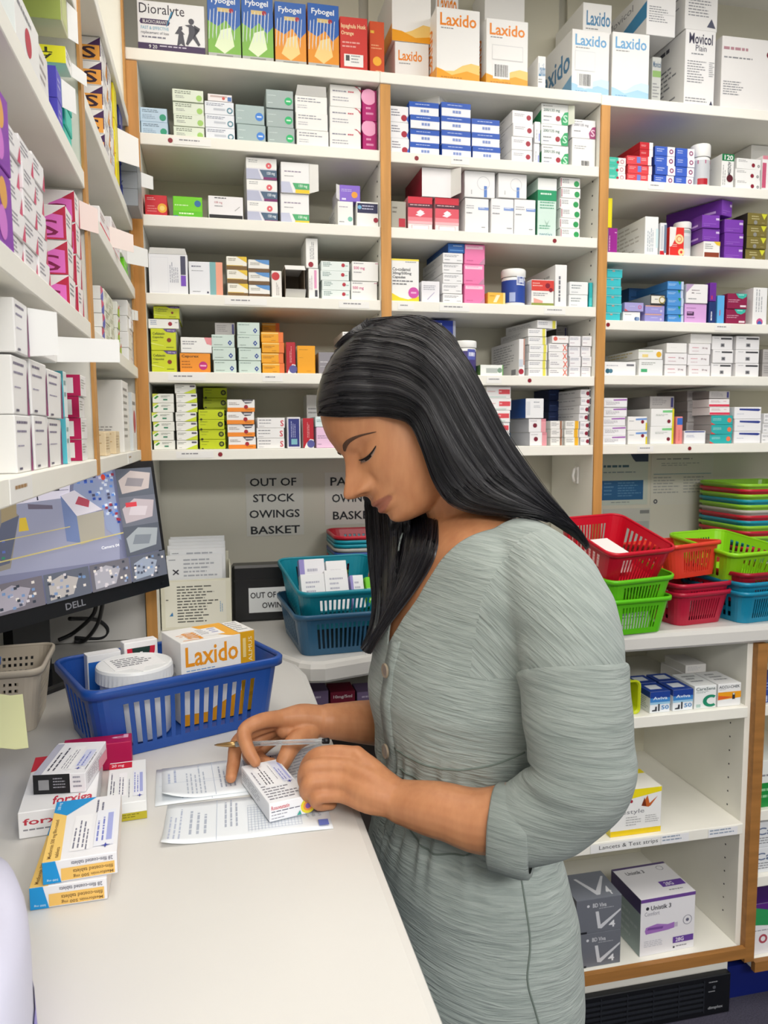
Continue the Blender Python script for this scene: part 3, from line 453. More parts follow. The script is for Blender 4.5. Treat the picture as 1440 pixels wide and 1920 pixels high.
for par, a, b, z in [(shL[0], (0.1569,1.69,2.1593)[0], (0.226,1.69,2.1582)[0], 2.146), (shL[1], (-0.0608,1.69,1.9944)[0], (0.0137,1.69,1.9999)[0], 1.9885), (shL[3], (0.033,1.69,1.6735)[0], (0.1212,1.69,1.6762)[0], 1.671), (shL[3], (0.2767,1.69,1.6742)[0], (0.3443,1.69,1.6762)[0], 1.671),
    (shL[4], (-0.0873,1.69,1.5189)[0], (-0.011,1.69,1.5197)[0], 1.511), (shL[4], (0.1086,1.69,1.5141)[0], (0.152,1.69,1.5146)[0], 1.511), (shL[5], (-0.0765,1.69,1.3536)[0], (0.0008,1.69,1.3527)[0], 1.348),
    (shM[0], (0.4104,1.69,2.1589)[0], (0.464,1.69,2.1615)[0], 2.147), (shM[1], (0.5308,1.69,1.9974)[0], (0.5741,1.69,2.0004)[0], 1.989), (shM[3], (0.4094,1.69,1.6747)[0], (0.4461,1.69,1.6758)[0], 1.671), (shM[3], (0.5054,1.69,1.674)[0], (0.5758,1.69,1.676)[0], 1.671), (shM[3], (0.7572,1.69,1.6801)[0], (0.8106,1.69,1.6816)[0], 1.671),
    (shM[4], (0.6178,1.69,1.5191)[0], (0.6541,1.69,1.5195)[0], 1.511), (shR[1], (1.0149,1.69,1.9682)[0], (1.0567,1.69,1.9707)[0], 1.965), (shR[3], (1.2057,1.69,1.6471)[0], (1.2502,1.69,1.6482)[0], 1.643), (shR[5], (1.0056,1.69,1.3568)[0], (1.0487,1.69,1.3564)[0], 1.349)]:
    strip(par, a, b, z)

# left wall units: shelves run away from the viewer, fronts face right
LXF = -.145
LZ = {'near': [1.360, 1.531, 1.713, 1.915], 'far': [1.360, 1.527, 1.686, 1.820, 2.02]}
def lunit(key, y0, y1, label):
    t = thing('shelving_unit', label, 'shelves', group='cream shelving units along the left wall')
    for z in LZ[key]:
        MB().bbox(-.424, y0 + .0, z - .021, LXF, y1 - .001, z, CREAM, .0012).build('shelf', t)
    MB().box(-.428, y0, 1.339, -.4245, y1, 2.66, BACKP).build('back_panel', t)
    return t
tn = lunit('near', .10, 1.038, 'cream wall shelves at the left edge nearest the viewer')
tf = lunit('far', 1.060, 1.664, 'cream wall shelves at the left beside the corner upright')
MB().box(-.424, 1.040, 1.339, LXF - .003, 1.058, 2.66, CREAM).build('side_panel', tn)
tag(MB().box(LXF - .0025, 1.036, 1.339, LXF + .001, 1.060, 2.66, WOOD).build('wood_edge', tn), 'varnished wood edging strip')
MB().box(-.424, 1.666, 1.339, LXF - .003, 1.684, 2.66, CREAM).build('side_panel', tf)
tag(MB().box(LXF - .0025, 1.660, 1.339, -.1515, 1.685, 2.66, WOOD).build('wood_edge', tf), 'varnished wood edging strip')
for yy, zz in [(.60, 1.3495), (1.40, 1.3495)]:
    mb = MB(); mb.box(LXF + .0002, yy, zz - .009, LXF + .001, yy + .07, zz + .009, LBL)
    decal(mb, (LXF + .001, yy, zz - .009), (0, .07, 0), (0, 0, .018), (1, 0, 0), [('l', .2, .3, .8, .7, 1, '#b08a60')]); mb.build('shelf_label', tn if yy < 1 else tf)
struct('trim_1', MB().box(-.43, 1.700, .952, -.152, 1.715, 1.335, CREAMW))

# ---------------------------------------------------------------- worktops and base units
def worktop(name, pts, z0, z1, label):
    """slab with a rolled front edge along the given outline"""
    mb = MB(); n = len(pts); prof = [(0, z0), (-.0, z0)]
    rings = []
    for ins, z in [(.006, z0), (0, z0 + .006), (0, z1 - .012), (.0035, z1 - .0035), (.012, z1)]:
        ring = []
        for i in range(n):
            p0, p1, p2 = Vector(pts[i-1]), Vector(pts[i]), Vector(pts[(i+1) % n])
            d1 = (p1 - p0).normalized(); d2 = (p2 - p1).normalized()
            n1 = Vector((-d1.y, d1.x)); n2 = Vector((-d2.y, d2.x)); b = (n1 + n2).normalized(); b = b / max(.3, b.dot(n1))
            q = p1 + b * ins; ring.append((q.x, q.y, z))
        rings.append(ring)
    vs = sum(rings, []); fs = [tuple(reversed(range(n))), tuple(range(4*n, 5*n))]
    for k in range(4):
        for i in range(n): fs.append((k*n+i, k*n+(i+1) % n, (k+1)*n+(i+1) % n, (k+1)*n+i))
    mb.add(vs, fs, CREAMW)
    return tag(mb.build(name), label, 'counter')
CT = .95
worktop('worktop', [(-.428, .12), (.160, .12), (.160, 1.38), (.148, 1.45), (.06, 1.60), (.03, 1.92), (-.428, 1.92)], .914, CT, 'long cream worktop in front of the person')
worktop('worktop', [(.0325, 1.92), (.0625, 1.60), (.1500, 1.455), (.172, 1.44), (.20, 1.435), (.36, 1.483), (.50, 1.487), (2.1, 1.487), (2.1, 1.92)], .909, CT, 'cream back worktop carrying the coloured plastic baskets')  # darker hollows put crease shade into the cloth colour
BYF = 1.505
def base(x0, x1, zs, zb, label, wood=True):
    t = thing('base_cabinet', label, 'cabinet', group='open base cabinets under the back worktop')
    for x in (x0, x1): pass
    MB().box(x1 - .018, BYF + .002, zb - .04, x1, 1.93, .905, CREAM).build('side_panel', t)
    tag(MB().box(x1 - .004, BYF - .016, zb - .04, x1 + .022, BYF + .0015, .905, WOODX).build('wood_edge', t), 'varnished wood edging strip')
    MB().box(x0, 1.925, zb, x1 - .018, 1.93, .905, BACKP).build('back_panel', t)
    out = []
    for z in zs: out.append(MB().bbox(x0, BYF - .01, z - .026, x1 - .0185, 1.9245, z, CREAM, .0015).build('shelf', t))
    b = MB(); b.box(x0, BYF - .006, zb - .022, x1 - .0185, 1.9245, zb, CREAM); b = b.build('base_board', t)
    tag(MB().box(x0, BYF - .02, zb - .026, x1 - .0045, BYF - .0065, zb - .0005, WOODX).build('wood_edge', t), 'varnished wood edging strip')
    pegs(t, x1 - .018, BYF + .05, [.22 + .034 * k for k in range(16)])
    return t, out
BS = [.757, .474]; BZ = .166
bM, bsh = base(.62, 1.21, BS, BZ, 'open cream base cabinet with lancet boxes right of the person')
bR, bsr = base(1.2325, 1.85, [.757, .50, .335], .125, 'open cream base cabinet cut off at the right edge')
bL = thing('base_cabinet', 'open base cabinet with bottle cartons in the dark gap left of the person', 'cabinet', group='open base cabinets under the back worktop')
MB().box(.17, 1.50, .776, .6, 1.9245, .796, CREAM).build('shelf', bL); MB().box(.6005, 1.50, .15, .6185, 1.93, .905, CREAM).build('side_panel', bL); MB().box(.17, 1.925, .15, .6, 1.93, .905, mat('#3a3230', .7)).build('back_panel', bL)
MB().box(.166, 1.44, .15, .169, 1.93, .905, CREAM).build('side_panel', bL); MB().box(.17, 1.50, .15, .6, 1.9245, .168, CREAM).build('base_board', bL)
y_ = BYF - .0115
strip(bsh[1], .80, (0.9746,1.49,0.4506)[0], .4605, .02, '#f0f0ee', ('t', .12, .2, .96, .8, 'Lancets & Test strips', '#33353c'), y=y_)
strip(bsh[1], (0.9746,1.49,0.4506)[0] + .001, (1.047,1.49,0.4542)[0], .4605, .02, '#f0f0f2', ('l', .05, .15, .95, .9, 2, '#8fa0b4'), y=y_)
strip(bsh[1], (1.0981,1.49,0.4608)[0], (1.1755,1.49,0.4642)[0], .4605, .02, '#f0f0f2', ('l', .05, .15, .95, .9, 2, '#8fa0b4'), y=y_)
# plinths
struct('baseboard_back', MB().box(.17, BYF + .01, 0, 1.18, BYF + .025, BZ - .027, CREAM))
struct('baseboard_right', MB().box(1.19, BYF + .03, 0, 1.85, BYF + .045, .084, mat('#12206b', .4, .4)))
struct('trim_2', MB().box(.143, .14, 0, .156, 1.36, .912, mat('#7d8894', .5)))
# ---------------------------------------------------------------- cartons on the back shelves
SHN = {'left': ['top', 'second', 'third', 'fourth', 'fifth', 'lowest'], 'mid': ['top', 'second', 'third', 'fourth', 'fifth', 'lowest'], 'right': ['top', 'second', 'third', 'fourth', 'fifth', 'lowest']}
BAYN = {'left': 'left bay', 'mid': 'middle bay', 'right': 'right bay'}
_used = {}
def rank(i, n):
    if n == 1: return ''
    if i == n - 1: return 'topmost of stack'
    if i == 0: return 'lowest of stack'
    return {1: 'second', 2: 'third', 3: 'fourth', 4: 'fifth', 5: 'sixth', 6: 'seventh'}[i] + ' from below'
def uniq(l):
    if l in _used or not 4 <= len(l.replace(',', '').split()) <= 16: print('LABEL', l)
    _used[l] = 1
    return l
def carton(w, d, h, loc, rz, design, label, group, name='medicine_carton', cat='medicine box', eul=None):
    me = carton_mesh(w, d, h, design)
    o = obj(name, me); o.location = loc; o.rotation_euler = eul or (0, 0, rz)
    _DIM[o.name] = (w, d, h)
    return tag(o, uniq(label), cat, group)
R_ = random.Random(3)
def S(bay, k, box, n, design, desc, sb=0., d=.13, base=0., rz=0., jit=1., yoff=0.):
    """stack of n cartons standing on shelf k of a bay"""
    X0, Wd, H = box; bi = ('left', 'mid', 'right').index(bay)
    if k > 0:
        H = min(H, SZ[bay][k-1] - .0238 - SZ[bay][k]); xl, xr = PX[bi] + .0122, PX[bi+1] - .0122
        if X0 < xl: Wd -= xl - X0; X0 = xl
        if X0 + Wd > xr: Wd = max(.012, xr - X0); X0 = xr - Wd
    z0 = SZ[bay][k] + base + .0004; h = (H - base) / n; out = []
    dmax = BY_ - .012 - (FY + .012 + sb); d = min(d, dmax)
    for i in range(n):
        place = f'{SHN[bay][k]} shelf of {BAYN[bay]}'
        l = ', '.join(a for a in (desc, rank(i, n), place) if a)
        a = rz + R_.uniform(-.02, .02) * jit; w = max(Wd - .003, .008)
        dx = R_.uniform(-.001, .001) * jit; dy = R_.uniform(0, .004) * jit
        out.append(carton(w, d, h - .0006, (X0 + Wd/2 + dx, FY + .014 + sb + d/2 + dy, z0 + i * h), a, design, l, f'medicine boxes on the {place}', *(('sachet_box', 'sachet box') if k == 0 else ('stacked_carton', 'tablet box') if n > 2 else ('medicine_carton', 'medicine box'))))  # taller stacks hold the same medicine cartons under their own name
    return out
A = 'left'
S(A, 0, (-0.1256,0.1352,0.1018), 1, 'dioralyte', 'flat white sachet box with purple foot and stick figures', d=.06)
S(A, 0, (0.0123,0.0692,0.1312), 1, 'wrap_green', 'first shrink wrapped blue and green pack', d=.10)
S(A, 0, (0.082,0.0672,0.1346), 1, 'wrap_green', 'second shrink wrapped blue and green pack', d=.10)
S(A, 0, (0.1495,0.0679,0.1285), 1, 'wrap_orange', 'first shrink wrapped blue and orange pack', d=.10)
S(A, 0, (0.2184,0.0691,0.1329), 1, 'wrap_orange', 'second shrink wrapped blue and orange pack', d=.10)
S(A, 0, (0.2883,0.0623,0.1144), 1, 'husk_red', 'red husk sachet box with white label', d=.09)
S(A, 0, (0.3558,0.0355,0.1214), 1, 'husk_orange', 'orange red box with yellow dot', sb=.02, d=.10)
S(A, 1, (-0.1264,0.0566,0.0563), 2, 'pale_blue_green_dot', 'pale blue carton with green dot', d=.12)
S(A, 1, (-0.0624,0.0649,0.0964), 4, 'pale_green', 'pale green printed carton')
c = S(A, 1, (0.0024,0.0623,0.0787), 3, 'white_teal_ring', 'white carton with teal ring')
S(A, 1, (0.0077,0.052,0.0934), 1, 'white_red_blue_top', 'small red and blue topped carton', base=(0.0024,0.0623,0.0787)[2] + .0005)
S(A, 1, (0.0651,0.0623,0.0775), 2, 'greyteal_blue_dot', 'grey green carton with blue dot')
S(A, 1, (0.1286,0.0598,0.1115), 3, 'greyteal_green_dot', 'grey green carton with green dot')
c = S(A, 1, (0.1899,0.0711,0.1065), 3, 'white_plain_text', 'white carton with faint grey print')
flap(c[2], 't', ang=50, ln=.02)
S(A, 1, (0.2636,0.0706,0.1345), 3, 'white_corner_red', 'white carton with red corner curve')
S(A, 1, (0.3365,0.037,0.1285), 2, 'magenta', 'upright magenta carton')
S(A, 2, (-0.1234,0.0466,0.0432), 1, 'red_yellow_dot', 'red carton with yellow dot')
S(A, 2, (-0.0687,0.0625,0.0447), 1, 'lime_wide', 'bright lime green carton')
S(A, 2, (0.0029,0.0747,0.0492), 1, 'white_black_base', 'white carton with black foot')
S(A, 2, (0.0839,0.0669,0.1319), 3, 'grey_purple_dash', 'white carton with grey and plum foot')
c = S(A, 2, (0.1563,0.0637,0.127), 2, 'white_green_yellow', 'white carton with green and yellow foot')
flap(c[1], 'r', ang=20, ln=.02)
S(A, 2, (0.2778,0.0371,0.0531), 1, 'white_small', 'narrow white carton under the violet one')
S(A, 2, (0.3189,0.0517,0.0547), 1, 'white_navy_top', 'white carton with navy top')
c = S(A, 2, (0.2829,0.0482,0.0883), 1, 'violet', 'violet carton with orange dot', base=(0.2778,0.0371,0.0531)[2] + .0005, d=.1)
flap(c[0], 'l', ang=50, ln=.014)
c = S(A, 3, (-0.1213,0.0815,0.0835), 1, 'white_purple_strip', 'large white open carton with violet strip')
flap(c[0], 't', ang=70, ln=.012)
S(A, 3, (-0.0381,0.0723,0.0705), 1, 'white_teal_peach', 'white carton with teal and peach bands')
S(A, 3, (0.0384,0.0457,0.0841), 3, 'brown_yellow', 'brown footed carton with yellow corner')
S(A, 3, (0.0845,0.0474,0.0795), 3, 'brown_blue', 'brown footed carton with blue corner')
S(A, 3, (0.1336,0.0245,0.0576), 1, 'slim_red', 'slim white carton with red oval')
S(A, 3, (0.2123,0.0256,0.0652), 1, 'white_pink_bar', 'white carton with pink and black bars')
S(A, 3, (0.207,0.0289,0.129), 1, 'white_vertical', 'upright white carton balanced on a pink barred one', base=(0.2123,0.0256,0.0652)[2] + .0006, d=.1)
S(A, 3, (0.2405,0.0653,0.0829), 4, 'mint_red_dot', 'pale mint carton with red dot')
S(A, 3, (0.3075,0.0616,0.0845), 2, 'white_pink_text', 'white carton with pink lettering')
# an empty carton lying open with its brown inside showing
bx = (0.1612,0.046,0.0692)
t = thing('open_carton', uniq('open white carton showing its brown inside, fourth shelf of left bay'), 'medicine box', (bx[0] + bx[1]/2, FY + .02, SZ[A][3] + .0008), group='medicine boxes on the fourth shelf of left bay')
w, h = bx[1] - .003, bx[2]; BR = card('#7a6a58'); WH = card('#f1f0ed')
mb = MB(); mb.box(-w/2, 0, 0, w/2, .11, .0012, WH); mb.box(-w/2, 0, h - .0012, w/2, .11, h, WH); mb.box(-w/2, 0, .0012, -w/2 + .0012, .11, h - .0012, BR); mb.box(w/2 - .0012, 0, .0012, w/2, .11, h - .0012, BR); mb.box(-w/2 + .0012, .108, .0012, w/2 - .0012, .11, h - .0012, BR); mb.build('body', t)
for nm, q in (('flap', [(-w/2, 0, h), (w/2, 0, h), (w/2, -.018, h - .012), (-w/2, -.018, h - .012)]), ('flap', [(-w/2, 0, .0), (-w/2, -.02, .016), (w/2, -.02, .016), (w/2, 0, .0)])):
    m2 = MB(); m2.add(q + [(a, b - .0008, c_ + .0008) for a, b, c_ in q], [(0, 1, 2, 3), (7, 6, 5, 4), (0, 4, 5, 1), (1, 5, 6, 2), (2, 6, 7, 3), (3, 7, 4, 0)], WH); m2.build(nm, t)
b2 = (-0.1214,0.054,0.0905)
S(A, 4, b2, 2, 'chartreuse', 'yellow green capsule carton', jit=.5)
S(A, 4, (-0.1261,0.0647,0.1108), 1, 'white_maroon_dot', 'white carton with dark red dot between yellow green ones', base=b2[2] + .0005)
S(A, 4, (-0.1129,0.0555,0.1499), 1, 'chartreuse', 'yellow green capsule carton crowning the stack', base=(-0.1261,0.0647,0.1108)[2] + .001)
bo = (-0.0664,0.066,0.0408)
S(A, 4, bo, 1, 'orange_pink_dot', 'orange capsule carton with pink dot')
S(A, 4, (-0.0637,0.067,0.0742), 1, 'white_pink_corner', 'white carton with pink corner above an orange one', base=bo[2] + .0005)
bm = (0.004,0.0508,0.0811)
S(A, 4, bm, 3, 'mint_blue_diamond', 'mint carton with blue diamond, first column')
S(A, 4, (0.0098,0.0451,0.1085), 1, 'grey_lines', 'grey carton end on top of mint cartons', base=bm[2] + .0008, sb=.02, d=.1)
S(A, 4, (0.0571,0.0503,0.108), 4, 'mint_blue_diamond', 'mint carton with blue diamond, second column')
S(A, 4, (0.1081,0.0504,0.0889), 4, 'amber', 'amber carton with orange end', d=.10)
S(A, 4, (0.1186,0.0428,0.125), 4, 'amber', 'shaded amber carton of the rear stack', sb=.12, d=.09)
S(A, 4, (0.1609,0.0232,0.0682), 1, 'red_white_wedge', 'upright dark red carton with white wedge')
S(A, 4, (0.1869,0.0421,0.0608), 1, 'amber_upright', 'upright plain amber carton')
S(A, 4, (0.2335,0.0498,0.0479), 1, 'grey_box', 'plain grey carton beside the amber one')
S(A, 4, (0.2862,0.06,0.093), 2, 'white_pink_text', 'white carton with pink lettering by the hair')
S(A, 5, (-0.1241,0.0462,0.1183), 6, 'white_green_pill', 'white carton with green pill picture')
S(A, 5, (-0.0762,0.0462,0.1388), 7, 'white_lime_wedge', 'white carton with lime wedge', d=.1)
S(A, 5, (-0.0294,0.057,0.0848), 4, 'lime_black_dot', 'lime carton with black disc', d=.09)
S(A, 5, (-0.0197,0.0556,0.1372), 6, 'lime_black_dot', 'lime carton with black disc, rear stack', sb=.10, d=.1)
S(A, 5, (0.031,0.0613,0.1066), 4, 'white_orange_wedge', 'white and orange carton with grey corner', d=.09)
S(A, 5, (0.0942,0.0624,0.0676), 3, 'white_red_s', 'white carton with red letter')
S(A, 5, (0.1601,0.0322,0.0687), 1, 'navy_upright', 'upright navy fronted white carton')
S(A, 5, (0.1941,0.0266,0.0663), 1, 'red_white_wedge', 'upright dark red carton with white wedge')
bp = (0.2227,0.049,0.0462)
S(A, 5, bp, 1, 'pink_lilac', 'pale pink carton under the white teal one')
S(A, 5, (0.2231,0.0465,0.0697), 1, 'teal_white', 'pale teal carton lying on the pink one', base=bp[2] + .0005)
S(A, 5, (0.2193,0.0407,0.1243), 1, 'white_bar', 'tall white carton with barcode standing at the back', sb=.13, d=.07)

A = 'mid'
bl = (0.4209,0.0812,0.0993)
S(A, 0, bl, 1, 'lax_plain_top', 'white sachet box with orange lettering at shelf back', sb=.05, d=.15)
S(A, 0, (0.4131,0.0928,0.221), 1, 'lax_orange_flip', 'upturned white sachet box with orange wave', sb=.05, d=.15, base=bl[2] + .0005)
bq = (0.4999,0.1025,0.1552)
S(A, 0, bq, 1, 'lax_orange', 'tall white sachet box with orange wave', d=.10)
S(A, 0, (0.5336,0.0581,0.2675), 1, 'lax_orange', 'sachet box behind the tall orange wave box', sb=.115, d=.1)
br = (0.6162,0.1018,0.1441)
S(A, 0, br, 1, 'lax_orange_code', 'white sachet box with orange wave and barcode', d=.10)
S(A, 0, (0.6546,0.1027,0.2836), 1, 'lax_orange_flip', 'rear sachet box with orange wave above the barcode box', sb=.115, d=.1)
S(A, 0, (0.7409,0.0219,0.0759), 1, 'lax_blue_small', 'thin white box with blue letter', d=.19)
b1 = (0.8228,0.0964,0.1436)
S(A, 0, b1, 1, 'lax_blue', 'white sachet box with blue wave and barcode', d=.2)
S(A, 0, (0.8727,0.0762,0.2308), 1, 'lax_blue_small', 'white sachet box with blue letters lying on another', sb=.05, d=.15, base=b1[2] + .0005)
S(A, 1, (0.3964,0.0442,0.1019), 3, 'white_red_dot_tab', 'small white carton with red dot', d=.1)
S(A, 1, (0.4413,0.0697,0.1144), 4, 'blue_band', 'white carton with blue band, first column')
S(A, 1, (0.5122,0.071,0.1181), 4, 'blue_band', 'white carton with blue band, second column')
S(A, 1, (0.5846,0.0686,0.0899), 3, 'blue_band', 'white carton with blue band, third column')
bb = (0.5122,0.071,0.1181)
carton(.065, .10, .028, (bb[0] + .012, FY + .09, SZ[A][1] + bb[2] + .0015), -.75, 'white_blank', 'plain white carton lying askew on the blue banded stack', 'medicine boxes on the second shelf of middle bay')
S(A, 1, (0.6784,0.0526,0.1151), 4, 'white_dot_end', 'long white carton with red end dot', d=.2)
S(A, 1, (0.7327,0.0168,0.0938), 2, 'slim_blue_text', 'slim white carton end with blue print', d=.15)
c = S(A, 1, (0.7501,0.0692,0.1424), 3, 'white_green_s', 'white carton with green corner letter', d=.15)
flap(c[2], 'r', '#dfe3d2', ang=25, ln=.014)
bw = (0.8276,0.0749,0.0658)
S(A, 1, bw, 1, 'white_bar', 'white carton with barcode under the plum letter one', d=.16)
S(A, 1, (0.8254,0.0706,0.1078), 1, 'white_purple_s', 'white carton with plum corner letter', base=bw[2] + .0005, d=.16)
bg = (0.3989,0.0363,0.0611)
S(A, 2, bg, 1, 'grey_red', 'small grey carton with red foot beside the upright', d=.1)
bR1 = (0.4376,0.0588,0.0731)
S(A, 2, bR1, 1, 'red_fade', 'left of two red and white cartons', d=.15)
S(A, 2, (0.4982,0.0584,0.0743), 1, 'red_fade', 'right of two red and white cartons', d=.15)
c = S(A, 2, (0.4682,0.0702,0.1368), 1, 'white_box_red_side', 'white carton with red sides and open flap', base=bR1[2] + .0008, d=.15)
flap(c[0], 'r', ang=60, ln=.03)
bs = (0.5698,0.1185,0.0779)
for q, nm in (((873, 919.5), 'first'), ((920.5, 965), 'second'), ((966, 1008), 'third')): pass
S(A, 2, (0.5698,0.0588,0.0773), 1, 'white_blue_tag', 'first white carton with blue tag', d=.16)
S(A, 2, (0.6299,0.0571,0.0796), 1, 'white_blue_tag', 'second white carton with blue tag', d=.16)
S(A, 2, (0.6883,0.0546,0.0817), 1, 'white_blue_tag', 'third white carton with blue tag', d=.16)
S(A, 2, (0.5683,0.0745,0.1413), 1, 'white_swirl', 'left big white carton with blue bar', base=(0.5698,0.0588,0.0773)[2] + .0015, d=.15)
S(A, 2, (0.6466,0.072,0.1463), 1, 'white_swirl', 'right big white carton with blue bar', base=(0.6299,0.0571,0.0808)[2] + .0015, d=.15)
S(A, 2, (0.7442,0.0493,0.132), 1, 'green_tall', 'tall green and white carton', d=.12)
S(A, 2, (0.7999,0.0519,0.1486), 6, 'white_green_blob', 'small white carton with green blob')
S(A, 3, (0.3976,0.0654,0.094), 1, 'yellow_base', 'white capsule carton with yellow wave and pink dot')
S(A, 3, (0.4666,0.0448,0.0476), 1, 'white_scribble', 'small white carton beside the yellow wave one')
b5 = (0.5157,0.0496,0.1115)
S(A, 3, b5, 5, 'white_strip_text', 'white carton with grey lines', d=.17)
S(A, 3, (0.5275,0.0427,0.1445), 1, 'blue_shiny', 'shiny blue carton on the white stack', base=b5[2] + .0008, d=.17)
S(A, 3, (0.5677,0.0514,0.1431), 3, 'pink_shiny', 'shiny pink carton')
S(A, 3, (0.622,0.0453,0.0281), 1, 'yellow_flat', 'flat yellow carton', d=.11)
S(A, 3, (0.7292,0.0591,0.0608), 1, 'red_green_white', 'white carton with red top and green foot')
S(A, 3, (0.7904,0.0322,0.0965), 1, 'white_vert_text', 'upright white carton with vertical print', d=.19)
S(A, 3, (0.8246,0.0502,0.0592), 2, 'white_mint_text', 'white carton with pale print')
S(A, 3, (0.877,0.0157,0.0593), 1, 'teal_flat', 'narrow teal carton by the side panel', d=.11)
S(A, 4, (0.5036,0.0652,0.1325), 3, 'blue_nuzhi', 'royal blue carton behind the hair', sb=.06)
S(A, 4, (0.609,0.0581,0.025), 1, 'white_green_edge', 'flat white carton with green edge')
S(A, 4, (0.7039,0.0172,0.0859), 1, 'white_tall_dot', 'tall white carton with red dot', d=.19)
b6 = (0.7254,0.0487,0.1099)
S(A, 4, b6, 6, 'white_yellow_edge', 'white carton with yellow edge', d=.18)
S(A, 4, (0.7364,0.0548,0.1297), 1, 'white_yellow_edge', 'skewed white carton with yellow edge on its stack', base=b6[2] + .001, d=.15, rz=.12)
b7 = (0.7787,0.0494,0.0766)
S(A, 4, b7, 4, 'white_coral_cross', 'white carton with coral crosses', d=.12)
S(A, 4, (0.7838,0.0446,0.0946), 1, 'white_coral_dot', 'white carton with coral dot', base=b7[2] + .0006, d=.12)
S(A, 4, (0.8292,0.0314,0.0947), 4, 'white_grid', 'white carton with pale print, inner column', d=.12)
S(A, 4, (0.8612,0.0316,0.0954), 4, 'white_grid', 'white carton with pale print, outer column', d=.12)
S(A, 4, (0.8584,0.0321,0.1491), 3, 'grey_lines', 'grey carton at shelf back, inner column', sb=.135, d=.07)
S(A, 4, (0.892,0.0323,0.1486), 3, 'grey_lines', 'grey carton at shelf back, outer column', sb=.135, d=.07)
S(A, 5, (0.6222,0.063,0.1516), 5, 'white_red_panel', 'white carton with red panel', d=.12)
b8 = (0.7303,0.0459,0.064)
S(A, 5, b8, 2, 'white_pink_side', 'white carton with pink edge and red dot', d=.17)
S(A, 5, (0.7203,0.0484,0.1114), 1, 'white_blue_side', 'white carton with deep blue side', base=b8[2] + .0008, d=.16)
S(A, 5, (0.7845,0.0335,0.0589), 3, 'white_brown_edge', 'small white carton with brown edge', d=.1)
S(A, 5, (0.8207,0.0386,0.0588), 3, 'white_amber_edge', 'small white carton with amber edge', d=.1)
S(A, 5, (0.8598,0.0319,0.1333), 7, 'white_black_tick', 'white carton with black edge and dot', d=.19)
S(A, 5, (0.8339,0.032,0.1507), 5, 'navy_dark', 'dark navy carton in the shade', sb=.12, d=.09)

A = 'right'
bt = (1.1092,0.0832,0.1738)
S(A, 0, (0.9243,0.0966,0.1499), 1, 'lax_blue_plain', 'white sachet box with blue wave', d=.2)
S(A, 0, (1.0427,0.0273,0.1202), 1, 'mov_green', 'narrow grey box with green stripe', sb=.03, d=.17)
S(A, 0, (1.0055,0.078,0.2574), 1, 'big_blue_side', 'white box with blue wave on its side', base=(0.9235,0.0974,0.1499)[2] + .001, d=.2)
S(A, 0, bt, 1, 'mov', 'tall white printed sachet box below another', d=.2)
S(A, 0, (1.1058,0.0898,0.2634), 1, 'mov_top', 'white sachet box with grey pyramid', base=bt[2] + .001, d=.2)
S(A, 0, (1.2102,0.1424,0.1701), 1, 'big_white', 'broad white box with dark red dot', d=.19)
S(A, 1, (0.9205,0.0464,0.0538), 3, 'teal_red_dot', 'teal and white carton with red dot')
b9 = (0.9682,0.0657,0.0602)
S(A, 1, b9, 3, 'red_blue_patch', 'red carton with blue patch', d=.17)
S(A, 1, (0.9982,0.0374,0.0938), 2, 'red_white_end', 'red carton with white end', base=b9[2] + .0008, d=.17)
S(A, 1, (1.0395,0.0554,0.0877), 4, 'blue_white_ring', 'blue carton with ringed end, first column')
S(A, 1, (1.0958,0.0519,0.0868), 4, 'blue_white_ring', 'blue carton with ringed end, second column')
S(A, 1, (1.2174,0.0365,0.0813), 1, 'white_i20', 'upright white carton with green top', d=.2)
S(A, 1, (1.2587,0.071,0.0754), 3, 'white_maroon_right', 'white carton with maroon dot', d=.16)
S(A, 1, (1.3325,0.057,0.085), 1, 'white_pink_right', 'white carton with pink edge cut by the frame', d=.1)
S(A, 1, (1.3906,0.0942,0.1804), 1, 'white_blank', 'tall pale carton standing at the back', sb=.12, d=.09)
bpu = (0.9225,0.0261,0.059)
S(A, 2, bpu, 1, 'purple_upright', 'upright magenta purple carton', d=.09)
S(A, 2, (0.9208,0.0137,0.1276), 1, 'yellow_plain', 'upright yellow carton on a purple one', base=bpu[2] + .0006, d=.08)
S(A, 2, (1.0209,0.038,0.0912), 1, 'white_long_side', 'large white carton with grey lined side', d=.21)
S(A, 2, (1.0615,0.0199,0.0781), 1, 'slim_red_base', 'slim pale carton with red foot', d=.15)
S(A, 2, (1.0838,0.0422,0.0693), 1, 'red_badge', 'red carton with round badge', d=.03)
bwb = (1.178,0.0476,0.0409)
S(A, 2, bwb, 1, 'white_brown_base', 'white carton with brown panel under purple ones', d=.15)
bpc = (1.1718,0.051,0.1021)
S(A, 2, bpc, 2, 'purple_box', 'purple carton, first column', base=bwb[2] + .0006, d=.16)
S(A, 2, (1.1928,0.0438,0.1405), 1, 'purple_box', 'purple carton slanting on the first column', base=bpc[2] + .001, d=.16, rz=.35)
S(A, 2, (1.2343,0.0555,0.0955), 3, 'purple_box', 'purple carton, second column', d=.17)
S(A, 2, (1.2943,0.06,0.114), 4, 'olive', 'olive carton with yellow triangle', d=.16)
S(A, 3, (0.9208,0.0429,0.1211), 6, 'cyan', 'cyan carton of the tall narrow stack')
bww = (0.9679,0.0479,0.0235)
S(A, 3, bww, 1, 'white_navy_pill', 'flat white carton under a lilac one')
S(A, 3, (0.9687,0.0528,0.0449), 1, 'lilac_ring', 'lilac carton with pink ring', base=bww[2] + .0006)
bli = (1.0245,0.0549,0.0403)
S(A, 3, bli, 2, 'lilac_plain', 'lilac carton with pale dot', d=.11)
S(A, 3, (1.0387,0.0414,0.0656), 1, 'black_gold', 'white carton with black rim and gold ring', base=bli[2] + .0006, d=.11)
